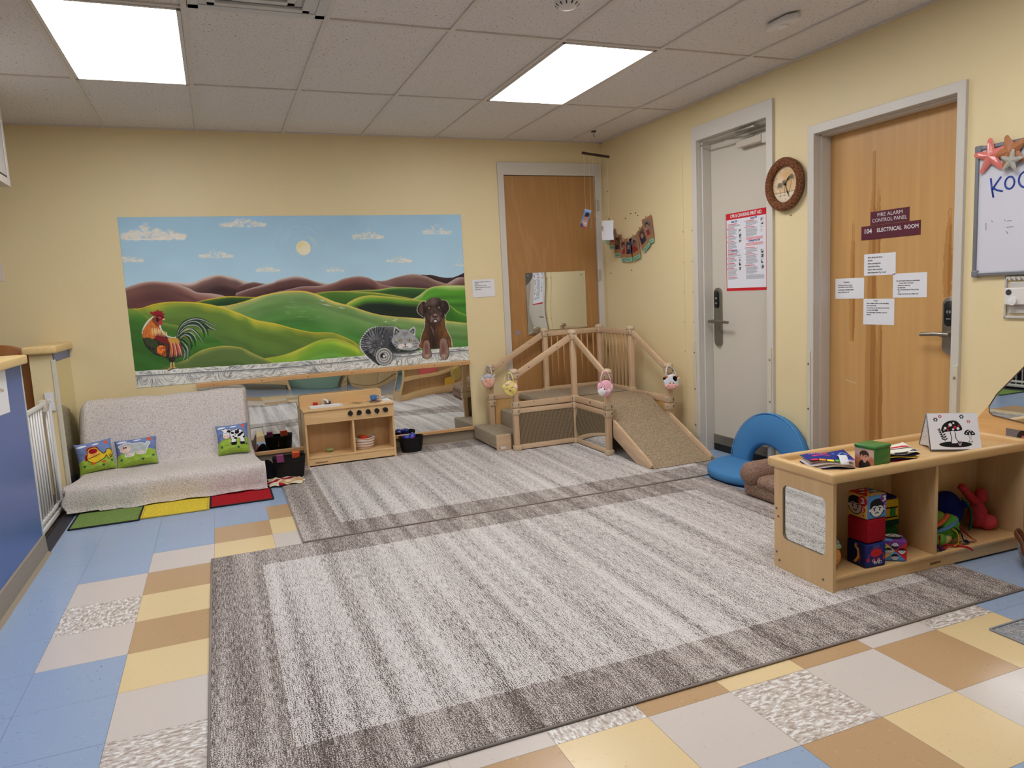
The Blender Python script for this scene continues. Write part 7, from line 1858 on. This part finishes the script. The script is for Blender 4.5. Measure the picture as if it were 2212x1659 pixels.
def f_four(c, s):
    m_ = s / 2
    for (P_, col) in (([(-m_, s), (m_, s), (0, m_)], (116, 56, 140)), ([(m_, s), (m_, 0), (0, m_)], (206, 40, 44)), ([(m_, 0), (-m_, 0), (0, m_)], (86, 144, 206)), ([(-m_, 0), (-m_, s), (0, m_)], (226, 196, 100))): c.poly(P_, col)
    kid(c, 0, s * .77, s * .13, False, up=-1); kid(c, 0, s * .20, s * .13, True); kid(c, -s * .27, s * .50, s * .13); kid(c, s * .28, s * .50, s * .13)
def f_tri(c, s):
    m_ = s / 2
    c.A[:] = (206, 40, 44); c.poly([(-m_, 0), (m_, 0), (0, m_)], (226, 178, 90)); c.poly([(m_, 0), (m_, s), (0, m_)], (86, 144, 206)); kid(c, 0, s * .2, s * .12); kid(c, s * .28, s * .5, s * .12); kid(c, 0, s * .8, s * .12); kid(c, -s * .28, s * .5, s * .12)
cubetoy('soft cube with a worried face on blue, top of the stack in the shelf', -.908, -3.801, BZ + .2065, .108, math.radians(-2), (206, 166, 90), None, f_sad, f_happy, f_tri)
def f_purp(c, s): c.A[:] = (116, 56, 140); kid(c, .05 * s, .60 * s, .33 * s, False, up=-1); c.ell(-.3 * s, .12 * s, .22 * s, .16 * s, (86, 144, 206)); c.line([(-.36 * s, .16 * s), (-.26 * s, .10 * s)], s * .02, WHT)
cubetoy('soft cube with four small faces on coloured triangles, right of the stack', -.775, -3.815, BZ, .096, math.radians(-36), (196, 50, 54), None, f_four, lambda c, s: (c.A.__setitem__(slice(None), (226, 196, 100)), c.poly([(0, 0), (s * .5, 0), (s * .5, s * .4)], (206, 40, 44))), f_purp)
# yellow bus toy behind
t = thing('soft_bus_toy', 'yellow soft vehicle toy with coloured windows behind the cube stack', 'soft toy', (-.72, -3.697, BZ), math.radians(-8))
obj('body', MB().box(-.070, .070, -.050, .050, .105, .235, .020, 4), fz((206, 166, 44)), t, True, W=False)
obj('roof', MB().box(-.060, .055, -.045, .045, .225, .243, .008, 3), fz((36, 34, 80)), t, True, W=False)
for k, col in enumerate(((190, 44, 44), (214, 170, 50), (60, 130, 60))): obj('window_patch', MB().box(-.045 + k * .030, -.018 + k * .030, -.0525, -.0495, .155, .190, .001), fz(col), t, W=False)
fr = MB().box(-.052, .052, -.0535, -.0505, .192, .196); fr.box(-.052, .052, -.0535, -.0505, .149, .153); obj('window_frame', fr, fz((24, 22, 26)), t, W=False)
obj('skirt', MB().box(-.060, .060, -.0535, -.0485, .112, .138, .002), fz((30, 60, 44)), t, W=False)
t = obj('green_soft_block', MB().box(-.070, .070, -.048, .048, 0, .104, .022, 4).xf(Matrix.Translation((-.72, -3.695, BZ)) @ Matrix.Rotation(-.1, 4, 'Z')), fz((40, 96, 50)), smooth=True); tagc(t, 'dark green soft block under the yellow vehicle toy at the back of the shelf', 'soft toy')
cubetoy('dim teal and yellow soft cube in the back left corner of the shelf', -1.075, -3.705, BZ + .085, .105, math.radians(4), (44, 78, 96), None, lambda c, s: (c.A.__setitem__(slice(None), (50, 84, 100)), c.rect(.1 * s, .5 * s, 0, s, (206, 160, 60)), c.line([(.2 * s, .2 * s), (.25 * s, .8 * s)], s * .03, (60, 40, 30))), None)
o = obj('soft_block', MB().box(-.055, .055, -.052, .045, 0, .084, .02, 3).xf(Matrix.Translation((-1.07, -3.70, BZ))), fz((44, 34, 50)), smooth=True); tagc(o, 'dark soft block beneath the dim teal cube in the back left corner of the shelf', 'soft toy')
t = thing('plush_ball', 'orange corduroy plush ball with pastel nubs just inside the left side of the shelf', 'plush toy', (-1.085, -3.775, BZ))
obj('ball', MB().ball((-1.088, -3.765, BZ + .052), .052, .052, .052, 28, 18), fz((226, 160, 90)), t, True)
for k, (dx, dy, dz, col) in enumerate(((.025, -.03, .095, (150, 190, 170)), (.035, -.01, .105, (176, 180, 190)), (.0, -.035, .100, (210, 190, 120)))): obj('nub', MB().ball((-1.088 + dx, -3.765 + dy, BZ + dz), .015, .015, .012, 14, 10), fz(col), t, True)
# right compartment: plush toys
def lump(name, par, c, r, col, seed, rot=None, W=True, amp=.16):
    rs = random.Random(seed); a = [(rs.uniform(30, 90), rs.uniform(0, 6)) for _ in range(3)]
    def f(p):
        k = 1 + amp * .33 * sum(math.sin(p[i] * a[i][0] + a[i][1]) for i in range(3))
        return Vector((p.x * k, p.y * k, p.z * k))
    return obj(name, MB().ball(c, *r, 32, 22, fn=f, mat=rot), fz(col), par, True)
t = thing('green_plush', 'green plush caterpillar toy with coloured ribbons in the right compartment of the shelf', 'plush toy', (-.50, -3.76, BZ))
lump('head', t, (-.520, -3.812, BZ + .042), (.054, .046, .045), (96, 160, 66), 1); lump('body', t, (-.430, -3.800, BZ + .070), (.082, .050, .052), (92, 158, 62), 2, amp=.22); lump('hat', t, (-.485, -3.770, BZ + .118), (.066, .045, .036), (120, 150, 60), 3); lump('belly', t, (-.470, -3.822, BZ + .034), (.038, .022, .028), (210, 196, 130), 4)
rb = lambda nm, P_, col, r=.0060, sx=.25: obj(nm, MB().tube(sm(P_), r, 8, sx=sx), fz(col), t, True)
rb('collar', [(-0.558, -3.811, BZ + .085), (-0.508, -3.826, BZ + .105), (-0.458, -3.821, BZ + .128), (-0.428, -3.801, BZ + .130)], (206, 96, 60), .014, .35)
rb('blue_band', [(-0.528, -3.826, BZ + .075), (-0.468, -3.841, BZ + .090), (-0.408, -3.826, BZ + .105), (-0.378, -3.796, BZ + .11)], (84, 124, 160), .016, .35)
rb('yellow_ribbon', [(-0.443, -3.838, BZ + .080), (-0.428, -3.856, BZ + .060), (-0.433, -3.866, BZ + .020), (-0.458, -3.861, BZ + .006)], (226, 170, 40), .010, .2)
rb('navy_ribbon', [(-0.423, -3.838, BZ + .082), (-0.403, -3.854, BZ + .055), (-0.393, -3.861, BZ + .020), (-0.358, -3.856, BZ + .010)], (26, 30, 66), .010, .2)
rb('red_ribbon', [(-0.403, -3.836, BZ + .085), (-0.373, -3.846, BZ + .055), (-0.338, -3.856, BZ + .022), (-0.313, -3.856, BZ + .008)], (186, 30, 44), .010, .2)
rb('navy_tag', [(-0.580, -3.838, BZ + .060), (-0.563, -3.861, BZ + .030), (-0.533, -3.858, BZ + .006), (-0.513, -3.856, BZ + .006)], (26, 34, 90), .011, .25)
rb('red_string', [(-0.488, -3.846, BZ + .012), (-0.448, -3.856, BZ + .007), (-0.408, -3.886, BZ + .002), (-0.388, -3.899, BZ - .012)], (190, 30, 50), .004, 1)
rb('red_tassel', [(-0.538, -3.856, BZ + .07), (-0.534, -3.851, BZ + .04), (-0.528, -3.856, BZ + .008), (-0.488, -3.854, BZ + .006)], (196, 34, 44), .005, .6)
t = thing('blue_plush', 'dark blue round plush toy with a green strap in the right compartment of the shelf', 'plush toy', (-0.315, -3.650, BZ))
lump('body', t, (-0.320, -3.705, BZ + .095), (.118, .056, .098), (26, 34, 110), 7, amp=.06); obj('ear', MB().ball((-0.425, -3.690, BZ + .165), .030, .018, .055, 20, 14, mat=Matrix.Rotation(-.6, 4, 'Y')), fz((24, 32, 100)), t, True); obj('ear', MB().ball((-0.200, -3.710, BZ + .115), .030, .018, .022, 20, 14), fz((28, 40, 120)), t, True)
obj('green_strap', MB().tube(sm([(-0.255, -3.745, BZ + .165), (-0.223, -3.762, BZ + .120), (-0.217, -3.766, BZ + .060), (-0.221, -3.760, BZ + .012)]), .010, 8, sx=.3), fz((30, 130, 100)), t, True)
t = thing('red_plush', 'coral red furry plush with long limbs at the right end inside the shelf', 'plush toy', (-0.128, -3.742, BZ))
lump('body', t, (-0.133, -3.737, BZ + .070), (.040, .042, .066), (206, 74, 88), 9, amp=.14); lump('foot', t, (-0.108, -3.772, BZ + .036), (.042, .040, .034), (216, 80, 92), 10, amp=.10)
lump('head', t, (-0.103, -3.727, BZ + .150), (.026, .030, .038), (206, 72, 84), 11, amp=.10)
obj('ear', MB().tube(sm([(-0.128, -3.732, BZ + .120), (-0.163, -3.722, BZ + .150), (-0.203, -3.712, BZ + .195), (-0.218, -3.707, BZ + .215)]), [.020] * 8 + [.017] * 8 + [.008] * 3, 12), fz((200, 66, 74)), t, True)

# ================================================================== OTHER THINGS AT THE RIGHT
# blue folding floor chair
t = thing('floor_chair', 'blue folding floor chair with an arched open back in front of the grey door', 'floor chair', (-.25, -2.28, RZ))
cb = mat('blue_suede', (72, 130, 182), .8, bump=(9, .25, .01), spec=.2)
def halfdisc(R, n=26): return [(R * math.cos(a), R * math.sin(a)) for a in np.linspace(0, PI, n)]
HX, HYc, Rc = -.105, -2.255, .362
mbc = MB().prism([(HYc - y * 1.0, -(x)) for x, y in []] or [(0, 0), (1, 0), (0, 1)], 2, 0, .01) if False else MB()
seatp = [(HX - .375 * math.sin(a), HYc + Rc * math.cos(a)) for a in np.linspace(0, PI, 30)]
obj('seat', MB().prism(seatp, 2, RZ, RZ + .062, .024), cb, t, True, auto=60)
obj('seat_base', MB().prism([(x * .985 + HX * .015, HYc + (y - HYc) * .985) for x, y in seatp], 2, RZ, RZ + .012), fz((30, 46, 80)), t)
out = [(HYc + Rc * math.cos(a), .045 + .385 * math.sin(a) ** .95) for a in np.linspace(0, PI, 34)]
inn = [(HYc + .165 * math.cos(a) - .02, .045 + .155 * math.sin(a)) for a in np.linspace(PI, 0, 20)]
Mt = Matrix.Translation((HX, 0, .045)) @ Matrix.Rotation(math.radians(6), 4, 'Y') @ Matrix.Translation((-HX, 0, -.045))
arch = MB(); NN = 34; vs = []; fs = []
prof_ = [(-.030, .10), (-.030, .5), (-.030, .9), (-.020, .97), (0, 1.0), (.020, .97), (.030, .9), (.030, .5), (.030, .10), (.020, .03), (0, 0), (-.020, .03)]
for i in range(NN):
    a = PI * i / (NN - 1); o_ = Vector((0, HYc + Rc * math.cos(a), .045 + .368 * max(0, math.sin(a)) ** .95)); i_ = Vector((0, HYc + .01 + .175 * math.cos(a), .045 + .150 * max(0, math.sin(a))))
    for dx, k in prof_:
        p = i_ * (1 - k) + o_ * k; vs.append(Mt @ Vector((HX + dx + .035, p.y, p.z)))
L_ = len(prof_)
for i in range(NN - 1):
    for k in range(L_): fs.append((i * L_ + k, i * L_ + (k + 1) % L_, (i + 1) * L_ + (k + 1) % L_, (i + 1) * L_ + k))
fs.append(tuple(range(L_))); fs.append(tuple((NN - 1) * L_ + k for k in range(L_))[::-1])
o = obj('arched_back', arch.add(vs, fs), cb, t, True, auto=70)
pipe = MB().tube([Mt @ Vector((HX + .035 - .026, HYc + (Rc - .004) * math.cos(a), .045 + .365 * max(0, math.sin(a)) ** .95)) for a in np.linspace(0.02, PI - .02, 40)], .0035, 6)
obj('seam_piping', pipe, fz((96, 160, 214)), o, True)
# brown plush floor cushion chair
t = thing('plush_lounger', 'brown plush child lounger with a rolled arm, half hidden behind the shelf', 'lounger', (-.30, -2.85, RZ))
pb = newmat_fuzz('brown_teddy_fleece', (150, 122, 106), 120, .9)
obj('base', MB().box(-.545, -.03, -3.16, -2.56, RZ, .105, .035, 4), pb, t, True, auto=60)
obj('rolled_arm', MB().tube([(-.575, -2.625, .150), (-.545, -2.625, .150), (-.30, -2.625, .150), (-.06, -2.625, .150)], [.045, .070, .074, .072], 24), pb, t, True, auto=60)
obj('seat_cushion', MB().box(-.555, -.06, -3.12, -2.68, .075, .150, .036, 4), pb, t, True, auto=60)
# wooden mirror panel behind the shelf (stands against the wall)
t = thing('room_divider', 'sloping maple panel with a rounded mirror behind the right end of the shelf', 'divider', (-.012, -4.1, 0))
fy = lambda u, v: onright(u, v, -.026)
A1 = (3.625, .555); A2 = (3.864, .860)
sl = (A2[1] - A1[1]) / (A2[0] - A1[0])
outl = [(-3.560, .0), (-3.560, A1[1] + (3.560 - A1[0]) * sl), (-4.03, A1[1] + (4.03 - A1[0]) * sl), (-4.32, .72), (-4.32, 0)]
mpw = wood('swirly_maple_panel', (220, 172, 112), (230, 186, 128), (198, 148, 90), 1, .35, 30, 6)
obj('board', MB().prism(outl, 0, -.024, -.004, .002), mpw, t)
m0 = [(-3.700, .640), (-3.735, .702), (-3.98, .985), (-4.03, 1.00), (-4.08, .97), (-4.20, .80), (-4.22, .62), (-4.18, .575), (-3.86, .585), (-3.72, .600), (-3.703, .612)]
obj('mirror', MB().prism(m0, 0, -.0262, -.0238), mirrorm, t); obj('mirror_edge', MB().tube([(-.0255, a, b) for a, b in m0 + m0[:1]], .003, 6), mat('dark_routed_edge', (90, 80, 70), .5), t, True)
o = thing('taped_photo', 'colour photo of a dark-haired person taped low on the maple mirror panel', 'photo', (-.027, -3.84, .50))
c = Canvas(3.783, 3.93, .475, .548, .0022, (120, 112, 116))
c.ell(3.862, .508, .028, .040, (46, 28, 24), soft=.1); c.ell(3.868, .500, .018, .026, (190, 110, 96), soft=.15); c.ell(3.83, .475, .03, .015, (40, 32, 36), soft=.3); c.ell(3.91, .49, .02, .05, (60, 40, 36), soft=.2); c.line([(3.862, .490), (3.874, .488)], .0012, (230, 210, 200))
c.mesh('print', lambda u, z: (u * 0 - .0252, -u, z), paintmat(.3), o)
# white basket, small rug
t = thing('white_rope_basket', 'white rope basket with a brown leather handle on the floor at the right edge', 'basket', (-.155, -4.13, 0))
wr_ = wovenmat('white_cotton_rope', (214, 212, 212))
obj('body', MB().lathe([(0, 0), (.098, 0), (.119, .02), (.134, .06), (.140, .100), (.136, .105), (.129, .100), (.124, .06), (.108, .02), (0, .010)], (-.172, -4.11, 0), 48, 1, .95), wr_, t, True, auto=60)
lth = mat('brown_leather', (120, 72, 48), .4)
obj('handle', MB().tube(sm([(-.300, -4.075, .060), (-.312, -4.068, .085), (-.300, -4.050, .125), (-.265, -4.000, .150), (-.215, -3.985, .140), (-.200, -3.995, .100)]), .014, 8, sx=.25), lth, t, True)
obj('tassel', MB().tube([(-.300, -4.078, .072), (-.306, -4.084, .050), (-.304, -4.086, .035)], .010, 8, sx=.3), lth, t, True)
dotm, nt, b = newmat('black_cloth_white_dots', .8, .2)
vo = nt.nodes.new('ShaderNodeTexVoronoi'); vo.inputs['Scale'].default_value = 1; nt.links.new(coords(nt, (34, 34, 34)), vo.inputs['Vector'])
nt.links.new(ramp(nt, vo.outputs['Distance'], [(.28, (226, 226, 230)), (.30, (22, 24, 34))], 'CONSTANT'), b.inputs['Base Color'])
o = obj('dotted_cloth', MB().ball((-.172, -4.11, .075), .098, .092, .070, 30, 20, fn=lambda p: Vector((p.x * (1 + .05 * math.sin(p.z * 70)), p.y, p.z * (1 + .3 * math.sin(p.x * 40) * math.cos(p.y * 30))))), dotm, smooth=True); tagc(o, 'black cloth with white dots stuffed in the white rope basket', 'cloth')
o = thing('small_rug', 'corner of a small dusty blue and cream patterned rug at the right edge', 'rug', (-.60, -4.80, 0), 0)
pr_, nt, b = newmat('dusty_blue_scroll_rug', .95, .1)
n1 = noise(nt, coords(nt, (26, 26, 26)), 1, 2, .5, 2.5)
w1 = math_(nt, 'ABSOLUTE', math_(nt, 'SUBTRACT', math_(nt, 'FRACT', math_(nt, 'MULTIPLY', n1, 6.0)), .5))
nt.links.new(ramp(nt, math_(nt, 'ADD', w1, math_(nt, 'MULTIPLY', noise(nt, coords(nt, (200, 200, 200)), 1, 2), .15)), [(.18, (196, 190, 184)), (.26, (110, 124, 138)), (.46, (96, 112, 128)), (.52, (180, 170, 166))]), b.inputs['Base Color'])
obj('pile', MB().box(-.905, -.30, -5.25, -4.352, .0003, .006, .002), pr_, o); 
eb = MB(); P_ = [(-.912, -5.255, .004), (-.30, -5.255, .004), (-.30, -4.345, .004), (-.912, -4.345, .004)]
for i in range(4): eb.tube([P_[i], P_[(i + 1) % 4]], .004, 6)
obj('bound_edge', eb, mat('grey_blue_binding', (150, 152, 156), .9), o, True)
# things the mirrors show from behind the camera
t = thing('toy_cart', 'low wooden toy trough behind the camera, seen in the wall mirror', 'toy shelf', (-2.9, -6.9, 0))
for x in (-3.42, -2.38): obj('leg_panel', MB().box(x - .02, x + .02, -7.10, -6.70, 0, .46, .005), sbv, t)
obj('trough', MB().prism([(-7.10, .12), (-6.70, .12), (-6.66, .42), (-6.68, .42), (-6.72, .15), (-7.08, .15), (-7.12, .42), (-7.14, .42)], 0, -3.40, -2.40, .003), sb, t)
t = thing('toy_cabinet', 'tall light cabinet against the wall behind the camera', 'cabinet', (-.8, -7.3, 0))
obj('carcass', MB().box(-1.3, -.2, -7.6, -7.2, 0, 1.0, .004), sb, t); obj('door', MB().box(-1.28, -.76, -7.2, -7.18, .06, .97, .003), sbv, t); obj('door', MB().box(-.74, -.22, -7.2, -7.18, .06, .97, .003), sbv, t)
t = obj('gym_mat', MB().box(-2.3, -1.34, -7.5, -7.42, 0, 1.1, .02, 3), mat('pale_green_wall_pad', (150, 180, 160), .5), smooth=True, auto=40); tagc(t, 'pale green padded mat standing upright beside the cabinet behind the camera', 'mat')
# stand the things that are on the far rug on its pile
for o in list(bpy.data.objects):
    if o.parent is None and o.name.split('.')[0] in ('play_kitchen', 'toy_saucer', 'toy_cup', 'toy_fruit', 'striped_basket', 'toy_vegetable', 'picture_card', 'crumpled_throw', 'toy_ball'):
        o.location.z += .0095
    elif o.parent is None and o.name.split('.')[0] in ('rope_basket', 'letter_block'):
        o.location.z += .0098
